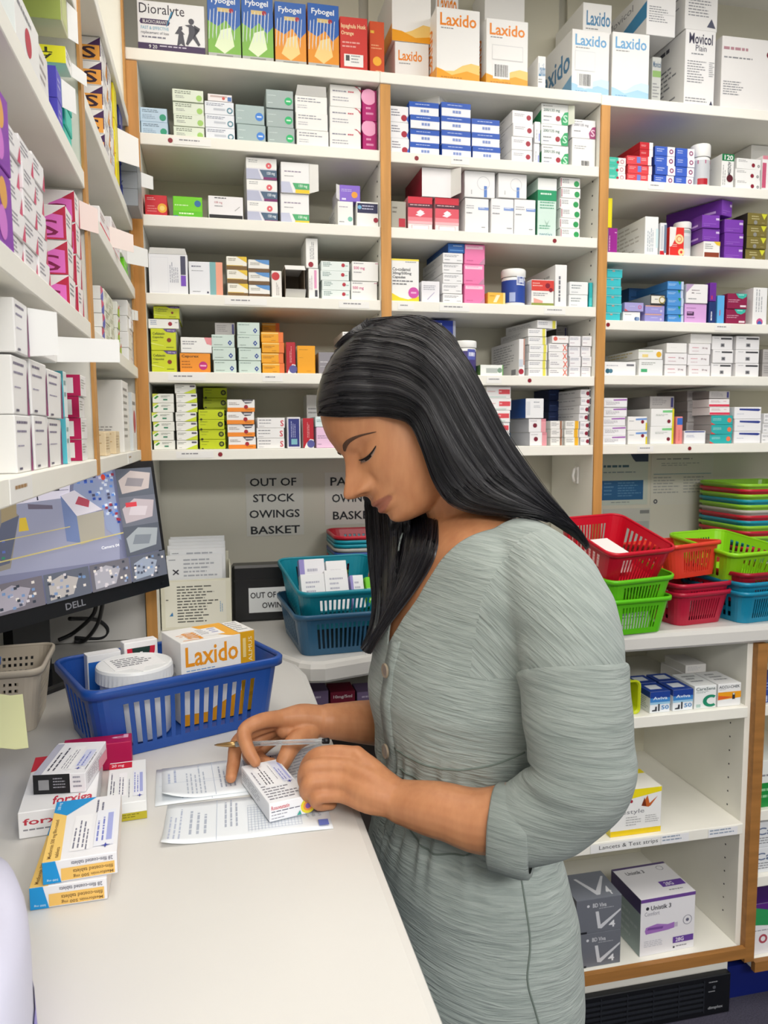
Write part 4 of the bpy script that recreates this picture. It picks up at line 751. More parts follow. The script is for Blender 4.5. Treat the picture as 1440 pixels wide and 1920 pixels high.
S(A, 3, (1.061,0.0641,0.1072), 3, 'blue_dark', 'dark blue carton in the shade', sb=.14, d=.07)
S(A, 3, (1.0833,0.0461,0.0986), 5, 'blue_green_tab', 'light blue carton with green tab', d=.2)
blp = (1.1343,0.063,0.0474)
S(A, 3, blp, 1, 'lilac_pink', 'pink lilac carton under a white one')
S(A, 3, (1.1354,0.0614,0.0938), 1, 'white_slant', 'white carton with lilac corner', base=blp[2] + .0006)
bns = (1.2007,0.0214,0.0539)
S(A, 3, bns, 1, 'navy_strip', 'upright navy carton with white letters', d=.12)
S(A, 3, (1.1995,0.0207,0.0998), 1, 'purple_strip', 'upright purple carton on a navy one', base=bns[2] + .0006, d=.12)
S(A, 3, (1.2245,0.0223,0.07), 1, 'sky_upright', 'upright sky blue carton', d=.12)
S(A, 3, (1.2488,0.0577,0.0752), 2, 'maroon', 'maroon carton with teal corner', d=.13)
S(A, 3, (1.321,0.0426,0.0916), 1, 'white_rainbow', 'upright white carton with rainbow arc', d=.19)
S(A, 4, (0.9214,0.0867,0.0328), 1, 'white_eye', 'flat white carton with blue eye mark', d=.11)
bch = (1.0108,0.0674,0.039)
S(A, 4, bch, 1, 'white_green_chip', 'white carton with green chip', d=.13)
S(A, 4, (1.0114,0.0659,0.0632), 1, 'white_yellow_flower', 'white carton with yellow flower', base=bch[2] + .0006, d=.19)
bm2 = (1.0834,0.0619,0.0554)
S(A, 4, bm2, 2, 'white_mgred', 'white carton with red name, first column', d=.16)
S(A, 4, (1.0869,0.0575,0.0798), 1, 'white_blank', 'blank white carton, first column top', base=bm2[2] + .0006, d=.19)
bm3 = (1.1459,0.0627,0.0797)
S(A, 4, bm3, 3, 'white_mgred', 'white carton with red name, second column', d=.16)
S(A, 4, (1.1486,0.0619,0.1067), 1, 'white_blank', 'blank white carton, second column top', base=bm3[2] + .0006, d=.19)
S(A, 4, (1.2131,0.0599,0.0991), 3, 'white_code_black', 'white carton with square code, inner column', d=.14)
S(A, 4, (1.2782,0.0699,0.1005), 3, 'white_code_black', 'white carton with square code, outer column', d=.14)
S(A, 4, (1.3529,0.0463,0.0689), 2, 'grey_lines', 'grey white carton cut by the frame', d=.12)
S(A, 5, (0.9208,0.0642,0.1125), 5, 'white_violet_bar', 'white carton with violet bar', d=.13)
S(A, 5, (0.987,0.0545,0.0677), 2, 'white_blue_bar', 'white carton with blue bar', d=.1)
bgb = (1.0489,0.0655,0.0871)
S(A, 5, bgb, 2, 'white_green_bar', 'white carton with green bar and yellow edge', d=.13)
S(A, 5, (1.0605,0.0709,0.1184), 1, 'grey_lines', 'grey lined carton on green barred ones', base=bgb[2] + .001, sb=.03, d=.13)
S(A, 5, (1.1173,0.0206,0.0676), 1, 'salmon_upright', 'upright salmon carton with blue top', d=.1)
S(A, 5, (1.1407,0.0626,0.0327), 1, 'white_navy_stripe', 'flat white carton with navy stripe', d=.05)
S(A, 5, (1.1938,0.0587,0.1358), 5, 'grey_stack', 'grey carton of the rear stack', sb=.07, d=.14)
btc = (1.2146,0.0643,0.07)
S(A, 5, btc, 3, 'teal_coral_dot', 'teal carton with coral dot', d=.15)
brb = (1.2084,0.0603,0.1109)
S(A, 5, brb, 2, 'white_redbar', 'white carton with red foot bar', base=btc[2] + .0006, d=.14)
S(A, 5, (1.209,0.0602,0.1307), 1, 'grey_lines', 'grey carton above the red footed ones', base=brb[2] + .0012, d=.14)
S(A, 5, (1.2825,0.0792,0.0913), 3, 'white_navy_flag', 'white carton with navy flag mark', d=.14)
S(A, 5, (1.3656,0.0421,0.0753), 3, 'white_strip_text', 'white carton cut by the frame', d=.12)

# ---------------------------------------------------------------- tubs on the shelves
def tub(loc, r, h, cap, body, band, label, group, lid='#f1f1ee'):
    t = thing('tub', uniq(label), 'tub', loc, group=group)
    mb = MB(); mb.lathe([(r*.96, 0), (r, .003), (r, h - cap - .004), (r*.93, h - cap)], card(body), 40); mb.build('body', t, True)
    mb = MB(); mb.lathe([(r + .0003, h*.08), (r + .0003, h - cap - .008)], card(band[0]), 40, cap=False)
    for k, (a0, a1, z0, z1, col) in enumerate(band[1:]):
        N = 8; q = [( (r + .0007) * math.cos(a0 + (a1-a0) * i / N), (r + .0007) * math.sin(a0 + (a1-a0) * i / N), z) for z in (z0*h, z1*h) for i in range(N + 1)]
        mb.add(q, [(i, i+1, N+2+i, N+1+i) for i in range(N)], card(col))
    mb.build('wrap_label', t, True)
    mb = MB(); prof = []
    c_ = 48; vs = []
    for rr, z in [(r*1.0, h - cap), (r*1.03, h - cap + .002), (r*1.03, h - .003), (r*.97, h)]:
        for k in range(c_): vs.append(((rr + (.0006 if k % 2 else 0)) * math.cos(2*PI*k/c_), (rr + (.0006 if k % 2 else 0)) * math.sin(2*PI*k/c_), z))
    fs = [(i*c_+k, i*c_+(k+1) % c_, (i+1)*c_+(k+1) % c_, (i+1)*c_+k) for i in range(3) for k in range(c_)] + [tuple(range(3*c_, 4*c_))]
    mb.add(vs, fs, card(lid)); mb.build('lid', t, True)
    return t
f_ = -PI/2
q = (0.67,0.0542,0.0837); tub((q[0] + q[1]/2, FY + .04, 1.6834), q[1]/2, q[2], .018, '#f1f1ee', ['#2c4aa0', (f_-.1, f_+.75, .55, .8, '#e8ecf6'), (f_-.05, f_+.7, .58, .77, '#2c4aa0'), (f_+.1, f_+.6, .62, .73, '#dfe5f4'), (f_-.7, f_-.2, .1, .35, '#aab8e0')], 'blue and white supplement tub, fourth shelf of middle bay', 'tubs on the shelves')
q = (0.5547,0.05,0.0796); tub((q[0] + q[1]/2, FY + .04, 1.5224), q[1]/2, q[2], .016, '#f1f1ee', ['#4a3f7a', (f_-.1, f_+.8, .45, .75, '#5a62b0'), (f_, f_+.7, .55, .66, '#e4e6f4')], 'violet and white supplement tub behind the hair, fifth shelf', 'tubs on the shelves')
q = (1.1493,0.0467,0.1014); tub((q[0] + q[1]/2 + .002, FY + .036, 1.9764), q[1]/2 - .001, q[2], .03, '#f1f1ee', ['#c9ccd0', (0, 2*PI, .54, .62, '#b83a70'), (f_-.8, f_+.3, .06, .2, '#b5202f')], 'white bottle with pink band, second shelf of right bay', 'tubs on the shelves')
q = (1.1281,0.0404,0.092); tub((q[0] + q[1]/2 + .001, FY + .062, 1.8104), q[1]/2, q[2], .016, '#f1f1ee', ['#dfe1e4', (f_-.4, f_+.6, .7, .78, '#a8b8b4'), (f_-.6, f_+.6, .3, .62, '#cdd2d6')], 'plain white tub behind the red badge carton, third shelf', 'tubs on the shelves')

# ---------------------------------------------------------------- cartons on the left wall shelves (fronts face right)
def Lc(key, k, box, n, design, desc, place, X=-.15, d=.12, base=0., rz=0., jit=1.):
    Y0, Wd, H = box; yl, yr = {'near': (.1, 1.033), 'far': (1.062, 1.655)}[key]
    if k + 1 < len(LZ[key]): H = min(H, LZ[key][k+1] - .0223 - LZ[key][k])
    if Y0 + Wd > yr: Y0 = yr - Wd
    z0 = LZ[key][k] + base + .0004; h = (H - base) / n; out = []
    for i in range(n):
        l = ', '.join(a for a in (desc, rank(i, n), place) if a)
        out.append(carton(Wd - .002, d, h - .0006, (X - d/2 - R_.uniform(0, .003) * jit, Y0 + Wd/2, z0 + i * h), PI/2 + rz + R_.uniform(-.015, .015) * jit, design, l, 'medicine boxes on the left wall shelves', *(('stacked_carton', 'tablet box') if n in (3, 4) else ('medicine_carton', 'medicine box'))))  # same medicine cartons, named apart only by stack height
    return out
BAR = [fine(.15, .2, .8, .8, 5, '#c2bcb8')]
des('big_purple', '#f3f2f0', [fine(.1, .78, .8, .9, 1, '#77708a'), fine(.1, .64, .7, .74, 1, '#8a84a0'), fine(.1, .42, .65, .48, 1, '#9a94b0'), ('p', [(.86, 0), (1, 0), (1, .9), (.93, .7)], '#9a3f78'), ('p', [(.93, .3), (1, .1), (1, .95)], '#5a3f6a'), ('r', .12, .05, .3, .09, '#55506a')])
des('pink_edge', '#f3f1f1', [fine(.1, .3, .65, .8, 3, '#9a98a4'), ('p', [(.8, 0), (1, 0), (1, .75)], '#d8456f')], L=[('p', [(.35, .05), (.95, .05), (.95, .95), (.75, .7)], '#ea2f62'), ('p', [(.3, .05), (.4, .05), (.8, .75), (.76, .78)], '#8a5a90')])
des('s_pink', '#f6f1ef', [fine(.1, .4, .7, .8, 3, '#8a9098'), ('p', [(.75, 0), (1, 0), (1, .9)], '#d0305a')], L=[('p', [(.42, 0), (1, 0), (1, .98)], '#c72a4a'), ('p', [(.55, .05), (.97, .05), (.97, .70), (.86, .74), (.72, .56)], '#ee74cc'), ('t', .68, .10, .92, .56, 'S', '#8a1f50')])
des('s_orange', '#f4f1ee', [fine(.1, .4, .7, .8, 3, '#8a8a98'), ('p', [(.7, 0), (1, 0), (1, .8)], '#f0a03a')], L=[('p', [(.35, .2), (1, .2), (1, 1)], '#4a2a5a'), ('r', .5, .04, .98, .66, '#f2a84a'), ('t', .6, .1, .9, .6, 'S', '#3a2434', 1)])
des('barcode_magenta', '#efefee', [fine(.1, .3, .8, .8, 4, '#b0b0a8')], L=[('r', 0, 0, 1, 1, '#c01f5a'), ('r', .0, .14, .92, .86, '#f3f1ef'), ('k', .25, .3, .8, .75), ('r', 0, .14, .2, .86, '#6fbfe0')])
des('teal_end', '#e8f2f2', [fine(.1, .3, .7, .8, 2, '#8ab0b0')], L=[('r', 0, 0, 1, 1, '#5fc8d8'), ('r', .1, .5, .6, .9, '#9adfe8')])
des('violet_arc', '#f3f2ee', [('p', [(0, 0), (.6, 0), (.85, .4), (.8, .85), (0, .3)], '#5a5fc0'), ('p', [(0, .35), (.8, .85), (.6, .98), (0, 1)], '#e04a7a')], L=BAR)
des('olive_print', '#e9ead8', [fine(.1, .3, .8, .8, 3, '#a8ac8a'), ('p', [(.8, 0), (1, 0), (1, .7)], '#d8dcb8')], L=BAR)
des('lime_arc', '#eeefe4', [('p', [(.2, 0), (.9, 0), (.9, .7), (.3, .5)], '#a8c81e'), ('p', [(.3, .5), (.9, .7), (.9, 1)], '#e0503a')], L=BAR)
des('white_grey_disc', '#9a9ea4', [('r', 0, 0, .1, 1, '#6f747c')], L=[('r', .0, 0, 1, 1, '#8d9299'), ('c', .1, .5, .62, '#f1f1ee'), ('T', .05, .2, .72, .45, 'Atorvasta', '#4a4e58', 1), fine(.1, .55, .66, .62, 1, '#8a8e98')])
des('white_leaflet', '#f3f1ec', [fine(.1, .15, .8, .9, 8, '#a8a4a0')], L=[fine(.1, .55, .6, .62, 1, '#8a8680'), fine(.1, .12, .85, .4, 7, '#a8a4a0')])
des('beige_end', '#e8d3ae', [fine(.1, .2, .8, .8, 5, '#c8a878')], L=[fine(.1, .1, .9, .9, 7, '#c8a878')])
des('yellow_lid', '#f4f3ef', [fine(.1, .3, .8, .8, 2)], L=[('r', 0, 0, 1, 1, '#f4ee2a'), ('T', .1, .15, .8, .5, 'Amit', '#3a3a20', 1), ('T', .1, .55, .8, .88, 'Table', '#3a3a20', 1)])
des('indigo_side', '#5a55c8', [fine(.2, .3, .8, .7, 2, '#c8c6f0')], L=[('r', 0, 0, 1, 1, '#4a44b8'), ('T', .2, .2, .8, .5, 'Ami', '#cfcdf4', 1)])
des('teal_side', '#2fc8b4', [('r', .1, .1, .9, .9, '#3fd0bc')], L=[('r', 0, 0, 1, 1, '#b0aaa6'), ('l', .1, .2, .8, .8, 4, '#8f8a88'), ('r', .8, 0, 1, 1, '#2fd0b8')])
des('grey_print_end', '#e8e6e3', [fine(.1, .3, .8, .8, 3, '#b0aaa8')], L=[('r', 0, 0, 1, 1, '#c4bdb8'), fine(.1, .2, .8, .8, 3, '#a8a09c')])
des('pale_dot_end', '#efefed', [('c', .5, .5, .2, '#c02f4a'), fine(.1, .7, .8, .85, 1)], L=[('r', 0, 0, 1, 1, '#e3e9ea'), fine(.3, .2, .9, .8, 3, '#b4babd')])
des('green_panel', '#d8d8b0', [('r', .1, .1, .9, .9, '#c4cc8a')], L=[('p', [(0, 0), (1, 0), (1, 1), (0, 1)], '#a4b45a')])
des('navy_card', '#2a3a90', [('L', .2, .1, .6, .9, 1, '#c0c8e8')], L=[('r', 0, 0, 1, 1, '#22307f'), fine(.3, .3, .8, .7, 2, '#b8c2e8')])
des('purple_orange', '#8a2fb0', [('c', .5, .7, .2, '#e8a84a'), ('c', .4, .3, .22, '#d878d8')], L=[('r', 0, 0, 1, 1, '#8f3fb8'), ('c', .5, .62, .12, '#d8a84a'), ('c', .45, .3, .14, '#c878d8')])
n_ = 'left wall near lowest shelf'
for j in range(3):
    Lc('near', 0, [(0.6602,0.0538,0.094), (0.7172,0.0646,0.0961), (0.7845,0.0669,0.0936)][j], 2, 'big_purple', f'big white carton with plum edge, {("first", "second", "third")[j]} column', n_, d=.2)
c = Lc('near', 0, (0.6651,0.0482,0.139), 1, 'big_purple', 'big white carton with plum edge and open flap', n_, base=(0.6602,0.0538,0.094)[2] + .002, d=.2, jit=0)
flap(c[0], 'r', ang=62, ln=.024)
c = Lc('near', 0, (0.7675,0.0662,0.1298), 1, 'white_leaflet', 'white carton with long open lid and handwriting', n_, base=(0.7172,0.0646,0.0961)[2] + .006, d=.1, jit=0)
f = flap(c[0], 'r', ang=78, ln=.06)
Lc('near', 0, (0.8685,0.0218,0.0979), 2, 'teal_end', 'light teal carton end', n_, d=.08)
Lc('near', 0, (0.9696,0.044,0.1016), 4, 'barcode_magenta', 'carton with magenta framed barcode end', n_, d=.1)
n_ = 'left wall near middle shelf'
for j in range(3):
    Lc('near', 1, [(0.6662,0.055,0.106), (0.7195,0.0536,0.1114), (0.7714,0.0492,0.1148)][j], 5, 'pink_edge', f'white carton with pink edge, {("first", "second", "third")[j]} column', n_, d=.11)
Lc('near', 1, (0.6146,0.0559,0.116), 2, 'purple_orange', 'purple patterned carton at the left frame edge', n_, d=.1, X=-.147)
Lc('near', 1, (0.9357,0.0437,0.1137), 3, 's_pink', 'white carton with pink letter end, first column', n_, d=.1)
c = Lc('near', 1, (0.9882,0.0363,0.1453), 4, 's_pink', 'white carton with pink letter end, second column', n_, d=.1)
flap(c[3], 'r', '#f4dfd8', ang=30, ln=.035)
n_ = 'left wall near upper shelf'
Lc('near', 2, (0.7396,0.0937,0.0607), 1, 'pale_dot_end', 'pale carton with crimson dot on its front', n_, d=.09)
Lc('near', 2, (0.8243,0.05,0.0543), 1, 'grey_print_end', 'grey carton with printed underside', n_, d=.09)
c = Lc('near', 2, (0.9706,0.0382,0.1148), 1, 'yellow_lid', 'carton with yellow lettered end', n_, base=.096, d=.07, jit=0)
flap(c[0], 'r', ang=25, ln=.03)
c = Lc('near', 2, (0.9035,0.0295,0.0644), 2, 'indigo_side', 'indigo carton with white letters', n_, d=.08, jit=0)
flap(c[1], 'r', ang=25, ln=.025)
Lc('near', 2, (0.9528,0.0486,0.0705), 3, 'teal_side', 'carton with teal printed front', n_, d=.1)
c = Lc('near', 2, (0.9555,0.0443,0.1778), 1, 'green_panel', 'carton with green panel above teal ones', n_, base=.135, d=.1)
flap(c[0], 'r', ang=25, ln=.02)
n_ = 'left wall far lowest shelf'
Lc('far', 0, (1.42,0.0893,0.1264), 1, 'white_leaflet', 'tall white carton with printed side', n_, d=.1)
Lc('far', 0, (1.5696,0.0757,0.1133), 1, 'pale_dot_end', 'pale carton with crimson dot beside the upright', n_, d=.06)
Lc('far', 0, (1.1824,0.0483,0.035), 1, 'beige_end', 'small beige carton with printed end, first', n_, d=.05)
Lc('far', 0, (1.3049,0.0517,0.0371), 1, 'beige_end', 'small beige carton with printed end, second', n_, d=.05)
n_ = 'left wall far second shelf'
Lc('far', 1, (1.1925,0.0358,0.078), 4, 'violet_arc', 'carton with violet arc front', n_, d=.1)
Lc('far', 1, (1.2332,0.0518,0.0816), 5, 'olive_print', 'pale olive printed carton, first column', n_, d=.1)
Lc('far', 1, (1.2884,0.0494,0.0819), 5, 'olive_print', 'pale olive printed carton, second column', n_, d=.1)
Lc('far', 1, (1.3871,0.0408,0.0876), 4, 'lime_arc', 'carton with lime arc front', n_, d=.1)
Lc('far', 1, (1.5574,0.0518,0.1187), 4, 'white_blank', 'plain white carton end', n_, d=.06)
c = Lc('far', 1, (1.6463,0.0582,0.1168), 5, 'white_mgred', 'white carton with pale pink print', n_, d=.06)
flap(c[4], 'r', ang=30, ln=.02)
n_ = 'left wall far third shelf'
c = Lc('far', 2, (1.2064,0.109,0.0341), 1, 'white_redbar', 'white carton with pale pink lid', n_, d=.1, jit=0)
flap(c[0], 'r', '#f6e6de', ang=35, ln=.055)
c = Lc('far', 2, (1.3454,0.1117,0.0564), 2, 'white_redbar', 'white and red carton by the pale lid', n_, d=.1, jit=0)
c = Lc('far', 2, (1.5199,0.0695,0.0302), 1, 'lime_wide', 'lime green carton beside the corner upright', n_, d=.06, jit=0)
c = Lc('far', 2, (1.4836,0.0959,0.0704), 1, 'white_blank', 'white carton with broad open flap', n_, base=.03, d=.1, jit=0)
flap(c[0], 'r', ang=40, ln=.055)
n_ = 'left wall far fourth shelf'
c = Lc('far', 3, (1.5643,0.0949,0.092), 3, 'white_grey_disc', 'grey carton with white disc', n_, d=.09, X=-.124, jit=.3)
flap(c[2], 'r', ang=45, ln=.03)
Lc('far', 3, (1.3078,0.0714,0.212), 5, 's_orange', 'carton with orange letter end', n_, d=.07, jit=.5)
Lc('far', 3, (1.3895,0.0478,0.1997), 4, 's_orange', 'smaller carton with orange letter end', n_, d=.05, jit=.5)
c = Lc('far', 3, (1.4607,0.0438,0.25), 3, 'yellow_plain', 'yellow fronted carton', n_, d=.05, jit=.3)
flap(c[1], 'r', '#f4f2ee', ang=40, ln=.05)
Lc('far', 3, (1.5552,0.0605,0.258), 5, 'navy_card', 'navy blue carton', n_, d=.05)
# ---------------------------------------------------------------- slotted plastic baskets
def rrect(w, d, r, n=6):
    pts = []
    for cx, cy, a0 in ((w/2-r, -d/2+r, -PI/2), (w/2-r, d/2-r, 0), (-w/2+r, d/2-r, PI/2), (-w/2+r, -d/2+r, PI)):
        for k in range(n + 1): a = a0 + PI/2 * k / n; pts.append((cx + r * math.cos(a), cy + r * math.sin(a)))
    return pts
def basket(label, loc, rz, w, d, h, col, group, taper=.86, r=.03, slots=(12, 7), z_lo=.16, z_hi=.8, rim=.006, eul=None, grid=0, clear=0):
    """open basket: floor, slotted tapering wall and rolled rim; local origin at the middle of its foot"""
    t = thing('plastic_basket', label, 'basket', loc, rz, group)
    if eul: t.rotation_euler = eul
    m = mat(col, .33, .45, trans=clear)
    # perimeter stations: straight sides are divided into slot / post cells
    def per(s):
        W, Dp = w * s, d * s; q = []
        c = rrect(W, Dp, r * s, 5); q = []
        for side in range(4):
            cor = c[side*6:side*6+6]
            q += [(p, 0) for p in cor]
            nxt = c[((side+1) % 4)*6]; a = cor[-1]
            ns = slots[1] if side in (0, 2) else slots[0]
            pad = .06
            for k in range(ns):
                for e, f in ((k + .22, 1), (k + .78, 0)):
                    u = pad + (1 - 2*pad) * e / ns; q.append(((a[0] + (nxt[0]-a[0]) * u, a[1] + (nxt[1]-a[1]) * u), f))
        return q
    zs = [0, z_lo * h] + ([z_lo * h + (z_hi - z_lo) * h * (k + e) / grid for k in range(grid) for e in (.25, .75)] if grid else []) + [z_hi * h, h]
    base = per(1); n = len(base); th = .0016
    vo, vi = [], []
    for z in zs:
        s = taper + (1 - taper) * z / h
        for (x, y), f in base:
            l = math.hypot(x, y); vo.append((x * s, y * s, z)); vi.append((x * s * (1 - th / (l * s)), y * s * (1 - th / (l * s)), z + (th if z == 0 else 0)))
    fs = []; N = len(vo)
    def hole(i, j):
        if base[i][1] != 1: return False
        if grid: return 1 <= j < len(zs) - 2 and j % 2 == 0
        return j == 1
    for j in range(len(zs) - 1):
        for i in range(n):
            if hole(i, j): continue
            a, b, c, e = j*n+i, j*n+(i+1) % n, (j+1)*n+(i+1) % n, (j+1)*n+i
            fs.append((a, b, c, e)); fs.append((N+e, N+c, N+b, N+a))
            if hole((i-1) % n, j): fs.append((a, e, N+e, N+a))
            if hole((i+1) % n, j): fs.append((b, N+b, N+c, c))
            if j+1 < len(zs)-1 and hole(i, j+1): fs.append((e, c, N+c, N+e))
            if j > 0 and hole(i, j-1): fs.append((b, a, N+a, N+b))
    mb = MB(); mb.add(vo + vi, fs, m)
    mb.add([vo[i] for i in range(n)], [tuple(reversed(range(n)))], m); mb.add([vi[i] for i in range(n)], [tuple(range(n))], m)
    mb.build('slotted_body', t)
    mb = MB(); ring = rrect(w + rim, d + rim, r, 6); pr = [(-.5, -1.1), (.5, -1.1), (.6, .4), (.2, .8), (-.45, .8), (-.6, .3)]
    vs = []
    for x, y in ring:
        l = math.hypot(x, y)
        for a, z in pr: vs.append((x * (1 + a * rim / l), y * (1 + a * rim / l), h + z * rim))
    k = len(pr); nn = len(ring)
    mb.add(vs, [(i*k+j, ((i+1) % nn)*k+j, ((i+1) % nn)*k+(j+1) % k, i*k+(j+1) % k) for i in range(nn) for j in range(k)], m)
    mb.build('rim', t, True)
    return t
def copy_tree(o, loc, rz=None, label=None, group=None):
    c = o.copy(); COL.objects.link(c); c.location = loc
    if rz is not None: c.rotation_euler = (0, 0, rz)
    if label: c['label'] = label
    if group: c['group'] = group
    for ch in o.children:
        k = ch.copy(); COL.objects.link(k); k.parent = c
    return c
GB = 'coloured plastic baskets'
# the big blue basket on the near worktop
BLU = ((-0.1507,1.0728,0.95), (0.0596,1.1599,0.95))
a, b = Vector(BLU[0]), Vector(BLU[1]); ux = (b - a).normalized(); ang = math.atan2(ux.y, ux.x); uy = Vector((-ux.y, ux.x, 0))
bw, bd, bh = .262, .165, .098
bc = (a + b) / 2 + uy * (bd * .43)
basket('royal blue slotted basket filled with boxes on the near worktop', (bc.x, bc.y, CT + .0006), ang, .285, .185, bh, '#1f4c9c', GB, taper=.9, r=.024, slots=(14, 5), z_lo=.14, z_hi=.78, rim=.007)
def inb(u, v, z=0): q = bc + ux * u + uy * v; return (q.x, q.y, CT + .004 + z)
des('lax_big_lying', LAXW, [('t', .07, .1, .95, .75, 'Laxido', '#ee9a24', 1), fine(.08, .0, .6, .08, 1, '#7aa0cc')], T=[('v', .08, .1, .42, .62, 'Laxido', '#ee9a24', 1), ('p', [(.5, 1), (1, 1), (1, 0), (.86, 0), (.7, .2)], '#f2b03a'), ('r', .42, .22, .82, .75, '#f4f4f4'), fine(.46, .3, .62, .7, 5), fine(.66, .3, .8, .7, 3, '#8a90c8')], L=[fine(.2, .3, .8, .7, 4, '#c8c8c8')])
des('lax_big', LAXW, [('p', [(0, 0), (1, 0), (1, .3), (.8, .25), (.4, .12), (0, .14)], '#f2a51e')] + [('t', .07, .70, .95, .94, 'Laxido', '#ee9a24', 1), fine(.08, .63, .6, .66, 1, '#7aa0cc')], T=DES['lax_big_lying']['T'], L=DES['lax_big_lying']['L'])
des('almus', '#d9a21c', [('v', .58, .62, .82, .93, 'ALMUS', '#f6e6b8'), ('r', .22, .68, .42, .92, '#e8cf8a'), fine(.2, .1, .8, .5, 3, '#c08f18')], T=[('r', 0, 0, 1, 1, '#f0efec'), fine(.1, .1, .9, .9, 5)], side='#f0efec')
des('blue_white_lid', '#f1f1f1', [('r', .03, 0, 1, .9, '#1f62b8')], T=[('r', 0, .0, 1, 1, '#f2f2f2')])
des('red_ring_box', '#f2f1f1', [('p', [(.5 + .42 * math.cos(PI + PI * k / 16), .92 + .3 * math.sin(PI + PI * k / 16)) for k in range(17)], '#cf2440'), ('p', [(.5 + .27 * math.cos(PI + PI * k / 16), .92 + .2 * math.sin(PI + PI * k / 16)) for k in range(17)], '#1f3a34'), ('r', .46, .78, .54, .86, '#e8e8e8')])
gI = 'boxes in the blue basket'
carton(.096, .085, .128, inb(.053, .008), ang, 'lax_big', 'large white box with orange lettering in the blue basket', gI, 'sachet_box', 'sachet box')
carton(.026, .072, .128, inb(.1155, .010), ang, 'almus', 'narrow mustard carton at the right end of the blue basket', gI)
carton(.052, .02, .118, inb(-.005 - .022, .062), ang, 'red_ring_box', 'white box with red and black half disc in the blue basket', gI)
carton(.05, .02, .108, inb(-.083, .062), ang, 'blue_white_lid', 'blue faced box at the back of the blue basket', gI)
q = inb(-.056, -.008, .0)
t = thing('medicine_jar', 'wide white screw lid jar with paper label in blue basket', 'jar', q)
J = mat('#eef0f0', .35, .45)
MB().lathe([(.047, 0), (.049, .003), (.049, .078), (.046, .082)], J, 48).build('body', t, True)
mb = MB(); vs = []; c_ = 96
for rr, z in ((.053, .081), (.0545, .083), (.0545, .1), (.053, .1035), (.0505, .1045)):
    for k in range(c_): e = .0006 if k % 2 and z < .1 else 0; vs.append(((rr + e) * math.cos(2*PI*k/c_), (rr + e) * math.sin(2*PI*k/c_), z))
mb.add(vs, [(i*c_+k, i*c_+(k+1) % c_, (i+1)*c_+(k+1) % c_, (i+1)*c_+k) for i in range(4) for k in range(c_)] + [tuple(reversed(range(c_))), tuple(range(4*c_, 5*c_))], J)
mb.build('lid', t)
mb = MB(); mb.box(-.036, -.03, .1046, .036, .03, .105, card('#f6f6f6')); decal(mb, (-.036, -.03, .105), (.072, 0, 0), (0, .06, 0), (0, 0, 1), [fine(.1, .15, .9, .9, 5, '#6a6a74')])
for dx in (-1, 1): pass
mb.add([(-.014, -.03, .1046), (.006, -.03, .1046), (-.004, -.054, .1046), (-.014, -.03, .105), (.006, -.03, .105), (-.004, -.054, .105)], [(0, 2, 1), (3, 4, 5), (0, 3, 5, 2), (1, 2, 5, 4), (0, 1, 4, 3)], card('#f6f6f6'))
mb.build('paper_label', t).rotation_euler = (0, 0, ang)

# teal basket nested on a slate blue one by the owings folder
p0, p1 = Vector((0.165,1.4851,0.95)), Vector((0.2987,1.4948,0.95))
ux2 = (p1 - p0).normalized(); an2 = math.atan2(ux2.y, ux2.x); uy2 = Vector((-ux2.y, ux2.x, 0))
c2 = p0 + ux2 * .088 + uy2 * .111
sl = basket('slate blue slotted basket under the teal one by the hair', (c2.x, c2.y, CT + .0006), an2, .205, .25, .082, '#2f5f80', GB, taper=.88, r=.026, slots=(14, 9), rim=.005)
te = basket('teal basket of white cartons tilted on the slate blue one', (c2.x + .004, c2.y + .012, CT + .062), an2, .205, .25, .082, '#128a9e', GB, taper=.86, r=.026, slots=(14, 9), rim=.005, eul=(math.radians(7), 0, an2 + .02))
def in2(u, v, z): q = c2 + ux2 * u + uy2 * v; return (q.x, q.y, CT + .07 + z)
des('white_lilac_print', '#f3f3f5', [fine(.2, .2, .8, .8, 5, '#b8b8c8')], T=[fine(.15, .1, .85, .5, 5, '#b0b0bc'), ('r', .15, .6, .35, .9, '#b9b4e0')])
des('white_lilac_edge', '#f1f1f6', [('r', 0, 0, .2, 1, '#9a90d0'), fine(.3, .2, .8, .8, 4, '#b8b8c8')], T=[fine(.2, .1, .85, .9, 5, '#b0b0bc')], L=[('r', 0, 0, 1, 1, '#a9a0d8')])
gT = 'boxes in the teal basket'
for u, v, z, w, d, h, de, la, tl in ((-.052, -.045, .002, .05, .024, .08, 'white_lilac_print', 'white printed carton at the front of the teal basket', -.42), (.000, -.040, .002, .05, .022, .085, 'white_lilac_print', 'second white printed carton leaning in the teal basket', -.42),
        (-.042, .005, .0, .055, .02, .105, 'white_lilac_edge', 'tall white carton at the left back of the teal basket', -.35), (.012, .008, .0, .045, .02, .098, 'white_lilac_print', 'white carton behind the front pair in the teal basket', -.35), (.043, -.04, .002, .028, .03, .07, 'white_lilac_edge', 'narrow lilac edged carton in the teal basket', -.42), (.074, -.035, .002, .03, .05, .062, 'lime_wide', 'bright green carton at the right of the teal basket', -.35)):
    carton(w, d, h, in2(u, v, z), 0, de, la, gT, eul=(tl, 0, an2))

